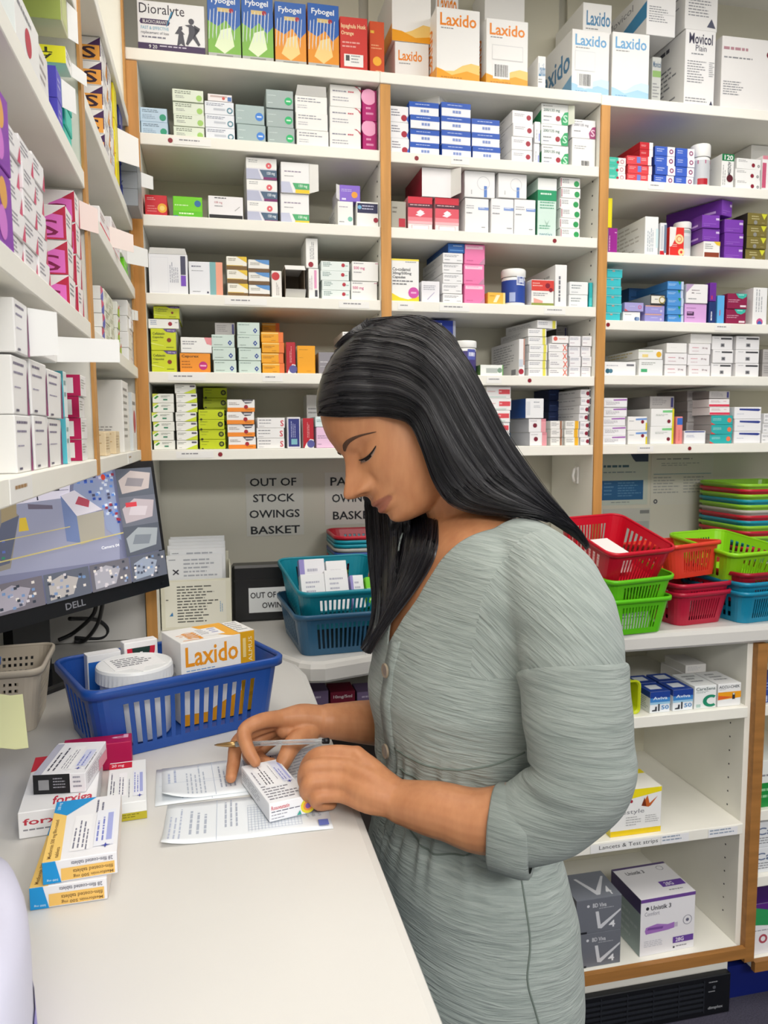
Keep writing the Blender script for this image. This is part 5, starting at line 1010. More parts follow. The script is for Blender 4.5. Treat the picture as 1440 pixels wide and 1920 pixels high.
# nested pile of baskets behind the chin and at the right edge
def pile(loc, rz, cols, label, w, d, h, step, group):
    protos = {}
    for i, c in enumerate(cols):
        l = f'{c[1]} basket, {["lowest", "second", "third", "fourth", "fifth", "sixth", "seventh", "eighth", "ninth", "tenth", "eleventh", "twelfth", "thirteenth", "fourteenth", "fifteenth", "sixteenth", "seventeenth"][i]} from the bottom of the {label}'
        q = (loc[0] + R_.uniform(-.0003, .0003), loc[1] + R_.uniform(-.0003, .0003), loc[2] + i * step)
        if c in protos: copy_tree(protos[c], q, rz, l)
        else: protos[c] = basket(l, q, rz, w, d, h, c[0], group, taper=.84, r=.03, slots=(10, 8), rim=.0042)
RED, TEAL, WHT, NVY, LIM, ORG = ('#c01f33', 'red'), ('#1593a8', 'teal'), ('#b9b4ae', 'pale grey'), ('#2f4f9a', 'blue'), ('#8fc832', 'lime'), ('#cf6a35', 'orange')
pq = Vector((0.2649,1.8,1.1545))
pile((pq.x + .110, 1.828, CT + .0006), 0, [LIM, TEAL, LIM, RED, LIM, ORG, LIM, RED, RED, TEAL, NVY, WHT, TEAL, TEAL, RED], 'pile behind the chin', .20, .165, .062, .0098, 'nested baskets piled behind the chin')
pq = Vector((1.3147,1.72,1.2662))
pile((pq.x + .112, 1.80, CT + .0006), 0, [WHT, NVY, LIM, RED, TEAL, LIM, RED, LIM, TEAL, RED, WHT, LIM, TEAL, LIM, RED, LIM], 'pile at the right edge', .215, .20, .1, .0135, 'nested baskets piled at the right edge')

# coloured baskets at the right of the back worktop
def bk(label, pl, pr, z, w, d, h, col, eul=None, rz=None, off=(0, 0), clear=0, taper=.84, zo=0):
    a, b = Vector(pl), Vector(pr); u = (b - a).normalized(); an = math.atan2(u.y, u.x) if rz is None else rz
    u = Vector((math.cos(an), math.sin(an), 0)); v = Vector((-u.y, u.x, 0)); c = (a + b) / 2 + v * (d * taper / 2) + u * off[0] + v * off[1]
    return basket(label, (c.x, c.y, z + .0006 + zo), an, w, d, h, col, GB, taper=taper, r=.026, slots=(12, 8), rim=.005, eul=(eul[0], eul[1], an) if eul else None, clear=clear)
g1 = bk('bright green basket on the worktop beside the shoulder', (0.8194,1.4851,0.95), (0.9728,1.4889,0.95), CT, .165, .19, .078, '#5fc417', rz=.10)
g2 = bk('bright green basket tilted on the lower green one', (0.8194,1.4851,0.95), (0.9728,1.4889,0.95), CT + .052, .165, .19, .078, '#66c91c', rz=.10, eul=(.10, -.03), zo=.004)
g3 = bk('red basket tilted on top of two green ones', (0.8082,1.4879,0.95), (0.9596,1.4827,0.95), CT + .118, .17, .205, .085, '#c8102a', rz=.14, eul=(.27, -.03), off=(.0, -.0), zo=.014)
r1 = bk('crimson basket on the worktop right of the green one', (1.0287,1.5544,0.95), (1.1391,1.5065,0.95), CT, .155, .20, .075, '#b51a38', rz=.14)
r2 = bk('crimson basket nested inside the lower crimson one', (1.0287,1.5544,0.95), (1.1391,1.5065,0.95), CT + .02, .155, .20, .075, '#b51a38', rz=.14)
r3 = bk('orange red basket tipped forwards on the crimson pair', (1.0215,1.5562,0.95), (1.1519,1.5237,0.95), CT + .098, .15, .19, .075, '#e0402c', rz=.16, eul=(-.10, -.04), off=(.0, .015))
b1 = bk('turquoise basket on the worktop at the right frame edge', (1.1784,1.5328,0.95), (1.2688,1.4946,0.95), CT, .15, .21, .072, '#1487aa', rz=.14, off=(.012, 0))
b2 = bk('turquoise basket nested in the one at the frame edge', (1.1784,1.5328,0.95), (1.2688,1.4946,0.95), CT + .022, .15, .21, .072, '#1487aa', rz=.14, off=(.012, 0))
b3 = bk('dark red basket lying in the turquoise pair', (1.1784,1.5328,0.95), (1.2688,1.4946,0.95), CT + .046, .15, .21, .07, '#9c1428', rz=.14, off=(.012, 0))
b4 = bk('lime green basket on top at the right frame edge', (1.1736,1.534,0.95), (1.2759,1.5032,0.95), CT + .092, .165, .22, .075, '#8fd41e', rz=.12, off=(.0, .02), eul=(.10, -.02), zo=.006)
cc = g3.matrix_basis @ Vector((-.01, .0, .012))
carton(.06, .1, .04, tuple(cc), 0, 'white_blank', 'white carton lying in the tilted red basket', 'boxes in the coloured baskets', eul=tuple(g3.rotation_euler))
cc = g1.matrix_basis @ Vector((0, -.01, .004)); carton(.08, .12, .045, tuple(cc), .1, 'white_grid', 'white carton inside the lower green basket', 'boxes in the coloured baskets')
cc = r1.matrix_basis @ Vector((0, -.005, .024)); carton(.07, .12, .03, tuple(cc), .14, 'white_pink_corner', 'white carton inside the crimson baskets', 'boxes in the coloured baskets')

# baskets at the left frame edge
basket('beige lattice basket at the left frame edge', (-.338, 1.255, CT + .0006), .06, .15, .15, .095, '#cfc4b2', GB, taper=.84, r=.02, slots=(11, 15), rim=.005, grid=7, z_lo=.1, z_hi=.86)
t = basket('teal basket above the blue one at the left frame edge', (-.338, .985, CT + .145), .1, .12, .14, .075, '#148a8a', GB, taper=.85, r=.02, slots=(7, 8), rim=.005)
t2 = basket('blue basket carrying a note at the left frame edge', (-.338, .985, CT + .0006), .1, .13, .15, .08, '#2462b4', GB, taper=.85, r=.02, slots=(7, 8), rim=.005)
t2 = basket('second blue basket nested under the teal one at the left frame edge', (-.338, .985, CT + .073), .1, .13, .15, .08, '#2462b4', GB, taper=.85, r=.02, slots=(7, 8), rim=.005)
# ---------------------------------------------------------------- cartons and papers on the near worktop
gD = 'medicine boxes lying on the near worktop'
STK = [('r', .62, .45, .95, .85, '#c9cdf0'), ('L', .66, .5, .92, .82, 3, '#6f78c8'), ('p', [(.72, .42), (.75, .36), (.78, .42), (.84, .45), (.78, .48), (.75, .54), (.72, .48), (.66, .45)], '#3f4aa8')]
def star(u, v, r, col='#3f4aa8'): return ('p', [(u + (r if k % 2 == 0 else r * .3) * math.cos(PI * k / 4) , v + (r if k % 2 == 0 else r * .3) * math.sin(PI * k / 4) * .55) for k in range(8)], col)
PHL = [('r', .66, .12, .94, .72, '#eceef6'), ('L', .69, .2, .84, .68, 2, '#7d86cc'), ('r', .83, .2, .91, .66, '#a9b0e4'), star(.83, .12, .07), ('L', .55, .1, .6, .55, 1, '#777788')]
des('metformin', '#efeff2', [('p', [(0, 0), (.24, 0), (.17, 1), (0, 1)], '#1b95d8'), ('r', .24, .06, .96, .62, '#f2c46a'), ('T', .05, .1, .2, .22, '500 mg', '#bfe2f5', 1), ('T', .40, .32, .94, .5, 'film-coated tablets', '#8a6a3a', 1), ('T', .40, .1, .94, .28, 'Metformin 500 mg', '#8a6a3a', 1), ('T', .38, .7, .94, .88, '28 film-coated tablets', '#7a7a86', 1)],
    T=[('p', [(0, 0), (.24, 0), (.2, .72), (0, .80)], '#f6cf74'), ('p', [(.0, .80), (.2, .72), (.62, 1), (0, 1)], '#1b95d8'), ('v', .05, .04, .12, .66, 'Metformin 500 mg film-coated', '#8a6a3a', 1), ('v', .15, .04, .2, .2, 'tablets', '#8a6a3a', 1), ('v', .04, .84, .1, .97, '500 mg', '#cfeafa', 1), ('r', .34, .1, .6, .68, '#f4f4f6'), ('L', .37, .14, .56, .62, 3, '#77778a'), ('L', .64, .7, .8, .95, 2, '#77778a')] + PHL, side='#efe3d8')
des('forxiga', '#f2f2f4', [('t', .06, .42, .78, .74, 'forxiga', '#c23a4a', 1), fine(.06, .2, .55, .34, 1, '#888890')], T=[('p', [(0, .7), (0, 1), (.45, 1), (.38, .8)], '#cf2036'), ('t', .42, .02, .95, .2, 'forxiga', '#c8324a', 1), ('L', .6, .3, .95, .6, 3, '#8a8a98')])
des('black_end', '#f0f0f4', [('r', 0, 0, .7, 1, '#17181c'), ('r', .1, .2, .3, .72, '#8f9094'), ('l', .38, .2, .66, .8, 4, '#9a9aa4'), ('l', .76, .15, .95, .85, 3, '#9a9aa8')], T=[('r', 0, 0, .16, .95, '#b9bacb'), ('L', .22, .1, .42, .85, 2, '#4a4a58'), ('r', .44, .12, .66, .85, '#f6f6f8'), ('L', .46, .15, .62, .8, 3, '#8a8a98'), ('r', .72, .2, .92, .72, '#d5d9f2'), ('L', .74, .22, .9, .7, 2, '#7d86cc'), star(.8, .14, .07), ('L', .95, .1, .99, .9, 1, '#55556a')], R=[fine(.1, .2, .9, .8, 5, '#b8b0b8'), ('r', .6, 0, 1, .6, '#e8a0b0')])
des('magenta_lid', '#b3124f', [fine(.1, .5, .4, .7, 1, '#e8a0c0')], T=[('T', .7, .5, .95, .9, 'P', '#e8b0c8', 1)])
des('olive_end', '#eef0f0', [('r', 0, 0, 1, .42, '#b9ad2a'), ('l', .08, .08, .92, .34, 2, '#7d7418')], T=[('r', 0, .82, .62, .97, '#cf2036'), ('t', .06, .85, .4, .94, '20 mg', '#f4d8dc', 1), ('L', .08, .1, .22, .78, 2, '#55556a'), ('r', .28, .15, .5, .7, '#f6f6f8'), ('L', .3, .18, .46, .66, 2, '#77778a')] + PHL)
def lie(w, d, h, x, y, z, rz, de, la): return carton(w, d, h, (x, y, z + .0006), math.radians(rz), de, la, gD)
lie(.068, .122, .0215, -.146, .791, CT, 2, 'metformin', 'blue and yellow tablet carton beneath an identical one, nearest the viewer')
lie(.066, .124, .0215, -.138, .795, CT + .0223, 4.5, 'metformin', 'blue and yellow tablet carton lying on top of its twin')
lie(.08, .152, .030, -.186, .9465, CT, 5, 'forxiga', 'big white carton with red corner under the black ended carton')
lie(.058, .092, .023, -.177, .951, CT + .0308, -7, 'black_end', 'white carton with black end lying across the red cornered one')
lie(.085, .03, .036, -.160, 1.043, CT, 4, 'magenta_lid', 'magenta carton behind the white one with black end')
lie(.044, .118, .0215, -.113, .942, CT, 5, 'olive_end', 'white carton with olive end stripe and red label')
des('hand_box', '#eef0f4', [('t', .05, .62, .5, .84, 'Rosuvastatin', '#d0606a', 1), ('l', .05, .42, .85, .54, 1, '#55556a'), ('l', .05, .25, .6, .36, 1, '#8a8a98'), ('l', .05, .08, .5, .18, 1, '#8a8a98'), ('c', .97, .45, .42, '#e8d83a'), ('c', .97, .45, .28, '#ee9a4a'), ('c', .97, .45, .16, '#8f5fb0'), ('p', [(.68, .05), (.8, .05), (.76, .3)], '#3fa89a')],
    T=[('l', .08, .04, .92, .4, 6, '#85858f'), ('L', .1, .45, .2, .95, 1, '#9a9aa6'), ('r', .2, .36, .66, .98, '#f3f4f7'), ('L', .25, .42, .5, .92, 3, '#55555f'), ('r', .70, .42, .95, .96, '#dde1f4'), ('L', .72, .46, .86, .92, 2, '#7d86cc'), ('r', .88, .46, .93, .9, '#aab2e6'), star(.84, .4, .07), ('L', .6, .5, .64, .9, 1, '#8a8a96')], L=[('l', .05, .2, .95, .8, 4, '#c0c2c8')])
carton(.048, .112, .0215, (.0605, .8970, CT + .0032), math.radians(14), 'hand_box', 'white tablet carton on the paper forms in front of the hands', gD)
# prescription forms
PAP = '#e9eef2'
def paper(name, label, cx, cy, z, rz, w, d, ops, curl=None, sheets=1):
    mb = MB(); N, M_ = 16, 8; m = card(PAP); top = []
    def hz(u, v):
        e = 0
        if curl: 
            cu, cv, rad, hh = curl; q = max(0, 1 - math.hypot((u - cu) * w, (v - cv) * d) / rad); e = hh * q * q
        return e + .0004 * math.sin(u * 9 + v * 4)
    def P_(u, v, o=0): return (-w/2 + w * u, -d/2 + d * v, .0006 + hz(u, v) + o)
    vs = [P_(i/N, j/M_) for j in range(M_+1) for i in range(N+1)] + [P_(i/N, j/M_, -.0004) for j in range(M_+1) for i in range(N+1)]
    K = (N+1) * (M_+1); fs = []
    for j in range(M_):
        for i in range(N):
            a = j*(N+1)+i; fs.append((a, a+1, a+N+2, a+N+1)); fs.append((K+a, K+a+N+1, K+a+N+2, K+a+1))
    rim_ = [i for i in range(N+1)] + [j*(N+1)+N for j in range(1, M_+1)] + [M_*(N+1)+i for i in range(N-1, -1, -1)] + [j*(N+1) for j in range(M_-1, 0, -1)]
    for a, b in zip(rim_, rim_[1:] + rim_[:1]): fs.append((a, K+a, K+b, b))
    mb.add(vs, fs, m)
    k0 = len(mb.v)
    decal(mb, (-w/2, -d/2, 0), (w, 0, 0), (0, d, 0), (0, 0, 1), ops)
    for i in range(k0, len(mb.v)):
        x, y, zz = mb.v[i]; mb.v[i] = (x, y, zz + .0006 + hz((x + w/2) / w, (y + d/2) / d))
    o = mb.build(name, None, True); o.location = (cx, cy, z); o.rotation_euler = (0, 0, math.radians(rz))
    return tag(o, label, 'paper form', 'prescription forms on the worktop')
FORM = [('L', .04, .5, .12, .95, 2, '#b4bed6'), ('L', .16, .1, .3, .95, 5, '#bcc4d0'), ('r', .34, .02, .343, .98, '#b9c4d6'), ('L', .38, .2, .5, .95, 4, '#aeb5c4'), ('L', .56, .3, .7, .95, 5, '#b2bac8'), ('k', .66, .86, .86, .97), ('r', .02, .48, .98, .485, '#b9c4d6')]
GRID = [('r', .5 + .02 * i, .15, .502 + .02 * i, .72, '#a9b4c8') for i in range(17)] + [('r', .5, .15 + .057 * j, .824, .156 + .057 * j, '#a9b4c8') for j in range(11)]
paper('prescription_form', 'lower pale green form sheet with a printed grid under the white carton', .0275, .861, CT + .0004, -1, .186, .096, [('L', .03, .1, .12, .9, 3, '#bcc4d6'), ('L', .15, .2, .28, .95, 3, '#b2bac8'), ('r', .31, .02, .313, .98, '#b9c4d6'), ('L', .36, .3, .46, .95, 3, '#aeb5c4')] + GRID + [('r', .92, .06, .98, .2, '#5f70b8'), ('L', .86, .3, .97, .8, 3, '#bcc4d0')], curl=(0, 0, .04, .006))
paper('prescription_form', 'bottom sheet of the curled pair of forms near the blue basket', .016, .968, CT + .0004, 3, .196, .104, FORM)
paper('prescription_form', 'top sheet of the curled pair of forms near the blue basket', .0185, .972, CT + .0014, 4, .186, .098, FORM, curl=(0, 0, .05, .012))
paper('prescription_form', 'white form sheet under the wrist of the far hand', .112, .985, CT + .0032, 24, .09, .09, [('l', .1, .1, .9, .9, 9, '#bcc4d0')])
# note stuck on the blue basket at the frame edge
nt = Vector((-0.259,1.0043,1.0417))
mb = MB(); vs = []
for k in range(2):
    for j in range(5):
        for i in range(5): vs.append((-.028 + .014 * i, -.004 - .012 * j - .0006 * k, .03 - .013 * j + .004 * math.sin(i * 1.3) + .0006 * k))
fs = []
for k in range(2):
    for j in range(4):
        for i in range(4): a = k*25 + j*5 + i; fs.append((a, a+1, a+6, a+5) if k else (a, a+5, a+6, a+1))
mb.add(vs, fs, card('#d9dba8')); o = mb.build('paper_note', None, True); o.location = (nt.x - .01, nt.y, max(nt.z, CT + .033)); o.rotation_euler = (0, 0, .3)
tag(o, 'pale yellow green note hanging at the left frame edge', 'note')
# rolled white paper bag standing at the lower left corner
t = thing('paper_bag', 'white lilac paper bag standing at the lower left corner nearest the viewer', 'bag', (-.167, .54, CT + .0006), .28)
BG = mat('#cfcfe2', .5, .3, bump=.15, bscale=(30, 30, 8))
prof = [(.034, 0), (.036, .02), (.037, .085), (.036, .106), (.032, .119), (.022, .126), (.010, .128)]
mb = MB(); vs = []; n = 28
for r_, z in prof:
    for k in range(n): a = 2*PI*k/n; vs.append((r_ * .9 * math.cos(a), r_ * 2.6 * math.sin(a), z + .002 * math.sin(3*a)))
mb.add(vs, [(i*n+k, i*n+(k+1) % n, (i+1)*n+(k+1) % n, (i+1)*n+k) for i in range(len(prof)-1) for k in range(n)] + [tuple(reversed(range(n))), tuple(range((len(prof)-1)*n, len(prof)*n))], BG)
mb.build('bag_body', t, True)
mb = MB(); vs = []
for z, f in ((.004, 1.07), (.05, 1.03)):
    for k in range(n): a = 2*PI*k/n; vs.append((.0365 * .9 * f * math.cos(a), .0365 * 2.6 * f * math.sin(a), z))
mb.add(vs, [(k, (k+1) % n, n+(k+1) % n, n+k) for k in range(n)], mat('#8f86d8', .5)); mb.build('violet_band', t, True)

# ---------------------------------------------------------------- monitor
BR = Vector((-0.0964,1.6058,1.0824)); eh = Vector((.592, .806, 0)).normalized(); nh = Vector((.806, -.592, 0)).normalized()
tl = math.radians(7); ev = (Vector((0, 0, 1)) * math.cos(tl) - nh * math.sin(tl)).normalized(); en = eh.cross(ev) ; en = -en if en.dot(nh) < 0 else en
MW, MH = .53, .258
mc = BR - eh * MW/2
t = thing('monitor', 'black desktop monitor showing shop camera pictures under the wall shelves', 'monitor', (mc.x, mc.y, CT + .0006))
base_o = Vector(t.location)
def mp(u, v, n): return BR - eh * MW * (1 - u) + ev * MH * v + en * n - base_o
def slab(mb, u0, v0, u1, v1, n0, n1, m):
    vs = [mp(u, v, n) for n in (n0, n1) for u, v in ((u0, v0), (u1, v0), (u1, v1), (u0, v1))]
    mb.add(vs, [(3, 2, 1, 0), (4, 5, 6, 7), (0, 1, 5, 4), (1, 2, 6, 5), (2, 3, 7, 6), (3, 0, 4, 7)], m)
SHELL = mat('#17181d', .35, .45)
mb = MB(); slab(mb, 0, 0, 1, 1, -.022, -.004, SHELL); slab(mb, .1, .12, .9, .88, -.045, -.022, SHELL); slab(mb, .38, .3, .62, .6, -.088, -.045, SHELL); mb.build('housing', t)
mb = MB(); bx_, by0, by1 = .026, .105, .052
slab(mb, 0, 0, 1, by0, -.004, .003, SHELL); slab(mb, 0, 1 - by1, 1, 1, -.004, .003, SHELL); slab(mb, 0, by0, bx_, 1 - by1, -.004, .003, SHELL); slab(mb, 1 - bx_, by0, 1, 1 - by1, -.004, .003, SHELL)
fz = mb.build('bezel', t)
mb = MB(); decal(mb, mp(.49, .03, .003), mp(.575, .03, .003) - mp(.49, .03, .003), mp(.49, .075, .003) - mp(.49, .03, .003), en, [('t', 0, 0, 1, 1, 'DELL', '#9a9ca4', 1)]); mb.build('logo', fz)
mb = MB(); slab(mb, .955, .028, .972, .05, .003, .0042, SHELL); mb.build('power_button', fz)
def scr(c): return mat(c, .25, .5, emit=.55)
ops = [('r', 0, 0, 1, 1, '#7b7d96'), ('p', [(.1, .3), (.78, .22), (.8, .5), (.6, .8), (.35, .82), (.1, .6)], '#9698ae'),
    ('p', [(.22, .78), (.58, .80), (.60, 1), (.2, 1)], '#e2dcea'), ('r', .38, .8, .385, 1, '#3a3a48'), ('r', .44, .8, .446, 1, '#3a3a48'), ('r', .28, .86, .58, .865, '#6a6a78'), ('p', [(.5, .86), (.54, .86), (.54, 1), (.5, 1)], '#2a2a34'),
    ('p', [(.4, .78), (.5, .75), (.5, .72), (.4, .74)], '#6a6272'), ('p', [(.05, .28), (.3, .32), (.36, .7), (.3, .84), (.05, .68)], '#8f887e'), ('p', [(.05, .4), (.22, .45), (.28, .76), (.05, .62)], '#4f4a6a'), ('p', [(.05, .48), (.2, .52), (.24, .6), (.05, .56)], '#b06a98'), ('p', [(.22, .34), (.3, .36), (.36, .7), (.29, .66)], '#5f6478'), ('p', [(.29, .66), (.35, .7), (.36, .86), (.3, .84)], '#a09070'),
    ('p', [(.35, .58), (.39, .58), (.385, .68), (.36, .68)], '#d8b83a'), ('p', [(.54, .45), (.6, .42), (.6, .68), (.54, .82)], '#6f7fa8'), ('p', [(.6, .40), (.72, .44), (.73, .66), (.6, .64)], '#a8a294'), ('p', [(.54, .82), (.6, .64), (.73, .67), (.62, .86)], '#d8d2da'), ('p', [(.6, .74), (.66, .7), (.67, .76), (.62, .8)], '#b04a5a'),
    ('p', [(.6, .86), (.62, 1), (.8, 1), (.8, .38), (.73, .5), (.73, .66)], '#8f9ab8')]
rs = random.Random(5)
for k in range(90):
    u = rs.uniform(.62, .79); v = rs.uniform(.45, .97)
    if (u - .6) < (v - .5) * .05 or v < .95 - (u - .6) * 2.6: continue
    ops.append(('r', u, v, u + .014, v + .022, rs.choice(['#2f4a9a', '#5f86c8', '#c8d0e0', '#3f62b8', '#9a3a4a', '#4a4a62', '#e0e4ee'])))
for k in range(60):
    u = rs.uniform(.08, .28); v = rs.uniform(.36, .62); ops.append(('r', u, v, u + .012, v + .018, rs.choice(['#c85a8a', '#e0dce6', '#5f6fb0', '#3a8a6a', '#8a5aa8', '#d0a04a'])))
ops += [('p', [(.1, .36), (.8, .44), (.8, .45), (.1, .37)], '#c8b878'), ('p', [(.2, .52), (.55, .56), (.55, .567), (.2, .527)], '#c8b878'), ('c', .735, .94, .025, '#d8452f'), ('t', .68, .335, .77, .36, 'Camera 04', '#f0f0f4', 1)]
for k, (v0, v1) in enumerate(((.75, 1), (.49, .75), (.23, .49))):
    ops.append(('r', .8, v0, 1, v1, ['#5a5f6a', '#6a6d78', '#565b66'][k])); ops.append(('p', [(.82, v0 + .03), (.97, v0 + .06), (.99, v1 - .05), (.88, v1 - .02), (.81, v1 - .1)], ['#b8aca8', '#b4a8ac', '#9aa0a4'][k])); ops.append(('p', [(.84, v0 + .1), (.93, v0 + .08), (.95, v1 - .1), (.86, v1 - .08)], ['#8a8488', '#c6bcc0', '#7a8088'][k]))
ops.append(('r', .83, .66, .89, .7, '#c8404a'))
for k in range(4):
    u0 = .2 + .2 * k; ops.append(('r', u0 + .003, 0, u0 + .2, .225, ['#6f6a72', '#5f6470', '#6a6870', '#5c606c'][k])); ops.append(('p', [(u0 + .02, .02), (u0 + .12, .03), (u0 + .15, .15), (u0 + .08, .2), (u0 + .02, .16)], ['#a09aa4', '#b0aaa6', '#a4a2aa', '#8f98a8'][k]))
    for j in range(26): u = u0 + rs.uniform(.01, .18); v = rs.uniform(.01, .19); ops.append(('r', u, v, u + .012, v + .02, rs.choice(['#c8c2c6', '#4a4f5f', '#8f98b0', '#d8d0c8', '#3a3f4a', '#6f8ab0'])))
mb = MB(); slab(mb, bx_, by0, 1 - bx_, 1 - by1, -.004, -.001, scr('#7b7d96'))
so = mp(bx_, by0, -.001); decal(mb, so, mp(1 - bx_, by0, -.001) - so, mp(bx_, 1 - by1, -.001) - so, en, ops, mf=scr); mb.build('screen', t)
bk_ = -nh * .10
mb = MB(); c0 = Vector((0, 0, 0)) + bk_
for dz0, dz1, hw, hd in ((0.008, .26, .04, .012),):
    vs = [c0 + eh * sx * hw + nh * sy * hd + Vector((0, 0, z)) for z in (dz0, dz1) for sx, sy in ((-1, -1), (1, -1), (1, 1), (-1, 1))]
    mb.add(vs, [(3, 2, 1, 0), (4, 5, 6, 7), (0, 1, 5, 4), (1, 2, 6, 5), (2, 3, 7, 6), (3, 0, 4, 7)], BLACKP)
mb.build('stand_neck', t)
mb = MB(); pts = rrect(.15, .12, .03, 5); n = len(pts)
vs = [c0 + nh * .03 + eh * x * f + nh * y * f + Vector((0, 0, z)) for f, z in ((1, 0), (1, .007), (.95, .012)) for x, y in pts]
mb.add(vs, [tuple(reversed(range(n))), tuple(range(2*n, 3*n))] + [(i*n+k, i*n+(k+1) % n, (i+1)*n+(k+1) % n, (i+1)*n+k) for i in range(2) for k in range(n)], mat('#101116', .15, .6)); mb.build('stand_base', t)
def spl(P, n=10):
    P = [Vector(p) for p in P]; out = []
    for i in range(len(P) - 1):
        a, b, c, d = P[max(i-1, 0)], P[i], P[i+1], P[min(i+2, len(P)-1)]
        for k in range(n):
            s = k / n; out.append(.5 * ((2*b) + (c-a)*s + (2*a-5*b+4*c-d)*s*s + (3*b-a-3*c+d)*s**3))
    return out + [P[-1]]
for k, (pts, la) in enumerate((([(-0.2339,1.5847,1.0816), (-0.2456,1.6231,1.0303), (-0.292,1.6696,0.9826), (-0.321,1.6543,0.9715)], 'straight black cable hanging behind the monitor'), ([(-0.2144,1.5607,1.0907), (-0.2395,1.6402,1.0093), (-0.2742,1.6839,0.9606), (-0.2963,1.6885,0.9574)], 'black cable hanging behind the monitor, nearest the upright'), ([(-0.2927,1.6224,1.0222), (-0.2518,1.6884,1.0018), (-0.2309,1.7017,0.9764), (-0.2448,1.7029,0.9583), (-0.2979,1.6997,0.9626)], 'black cable looping behind the monitor'))):
    tag(MB().tube(spl(pts), .0042, BLACKP, 8).build('cable', None, True), la, 'cable', 'cables behind the monitor')

# ---------------------------------------------------------------- holder of forms, folder, signs, posters
q0, q1 = Vector((-0.1273,1.791,0.95)), Vector((0.0307,1.7821,0.95))
wX = q1.x - q0.x; yH = 1.765
xa, xb = Vector((-0.1234,1.765,1.0151)).x, Vector((0.0318,1.765,1.0066)).x; zt = Vector((-0.045,1.765,1.0636)).z
t = thing('leaflet_holder', 'cream open box with a typed notice holding a pile of forms', 'holder', ((xa + xb)/2, yH, CT + .0006))
w, h = xb - xa, zt - CT; CB = mat('#e6e3cf', .5)
mb = MB(); mb.box(-w/2, 0, 0, w/2, .003, h, CB); mb.box(-w/2, .003, 0, -w/2 + .003, .09, h + .03, CB); mb.box(w/2 - .003, .003, 0, w/2, .09, h + .03, CB); mb.box(-w/2 + .003, .087, 0, w/2 - .003, .09, h + .05, CB); mb.box(-w/2 + .003, .003, 0, w/2 - .003, .087, .003, CB); mb.build('holder_box', t)
mb = MB(); mb.box(-w/2 + .008, -.0008, .006, w/2 - .012, -.0001, h - .004, card('#eceadb')); decal(mb, (-w/2 + .008, -.0008, .006), (w - .02, 0, 0), (0, 0, h - .01), (0, -1, 0), [('l', .2, .06, .88, .9, 13, '#55554f'), ('p', [(.07, .25), (.13, .25), (.12, .34)], '#3f82b8'), ('L', .9, .3, .96, .6, 2, '#5f9ac8'), ('r', .02, .6, .06, .62, '#55554f')]); mb.build('notice', t)
xa2, xb2 = Vector((-0.1053,1.78,1.0968)).x, Vector((0.0175,1.78,1.0914)).x
for k in range(6):
    z1 = Vector(((-0.0471,1.78,1.1188), (-0.047,1.79,1.1321), (-0.047,1.8,1.1381), (-0.047,1.81,1.1441), (-0.0471,1.82,1.1502), (-0.0472,1.83,1.154))[k]).z
    mb = MB(); y = 1.775 + .011 * k; dx = (-.004, .003, -.002, .004, .0, .003)[k]
    mb.box(xa2 + dx, y, CT + .008, xb2 + dx, y + .006, z1, card('#eef0f2')); decal(mb, (xa2 + dx, y, z1 - .06), (xb2 - xa2, 0, 0), (0, 0, .06), (0, -1, 0), [('l', .3, .1, .95, .85, 5, '#b0b4bc'), ('p', [(.1, .45), (.12, .48), (.22, .3), (.2, .27)], '#3a3a44'), ('p', [(.1, .28), (.12, .26), (.22, .44), (.2, .47)], '#3a3a44'), ('l', .04, .78, .2, .85, 1, '#8a8e98')])
    tag(mb.build('form_bundle'), ('front white form bundle in the cream holder', 'second white form bundle in the cream holder', 'third white form bundle in the cream holder', 'fourth white form bundle in the cream holder', 'fifth white form bundle in the cream holder', 'rearmost white form bundle in the cream holder')[k], 'form bundle', 'form bundles in the cream holder')
xa, xb = Vector((0.0355,1.8,1.0242)).x, Vector((0.171,1.8,1.0172)).x; za, zb = CT + .0006, Vector((0.0911,1.8,1.0849)).z
t = thing('document_folder', 'black plastic folder with a white title card behind the teal basket', 'folder', ((xa + xb)/2 + .02, 1.80, za))
w = xb - xa + .04; h = zb - za; FB = mat('#17181a', .3, .5)
MB().bbox(-w/2, 0, 0, w/2, .05, h, FB, .006).build('folder_body', t)
mb = MB(); mb.box(-w/2 + .004, -.002, h * .72, w/2 - .004, -.0002, h * .76, FB); mb.build('fold_line', t)
mb = MB(); l0 = -w/2 + .037; mb.box(l0, -.0012, h * .16, w/2 - .01, -.0002, h * .60, card('#eceff0')); decal(mb, (l0, -.0012, h * .16), (w - .047, 0, 0), (0, 0, h * .44), (0, -1, 0), [('t', .03, .58, .95, .82, 'OUT OF STOCK', '#2a2b30', 1), ('t', .24, .16, .75, .40, 'OWINGS', '#2a2b30', 1)]); mb.build('title_card', t)
def sheet(name, label, cat, x0, z0, x1, z1, ops, col='#d9d8d0', y=1.9346, group=None, yt=.0008):
    mb = MB(); mb.box(x0, y - yt, z0, x1, y, z1, card(col)); decal(mb, (x0, y - yt, z0), (x1 - x0, 0, 0), (0, 0, z1 - z0), (0, -1, 0), ops)
    return tag(mb.build(name), label, cat, group)
YW = 1.934
a, b = Vector((0.0772,1.934,1.136)), Vector((0.2202,1.934,1.2925))
sheet('paper_sign', 'paper wall sign reading out of stock owings basket', 'sign', a.x, a.z, b.x, b.z, [('t', .07, .80, .88, .93, 'OUT OF', '#22242a', 1), ('t', .12, .545, .85, .675, 'STOCK', '#22242a', 1), ('t', .05, .29, .93, .42, 'OWINGS', '#22242a', 1), ('t', .07, .03, .93, .16, 'BASKET', '#22242a', 1)], group='paper signs on the back wall', col='#dcdbd4')
a, b = Vector((0.2752,1.934,1.1579)), Vector((0.4552,1.934,1.2926))
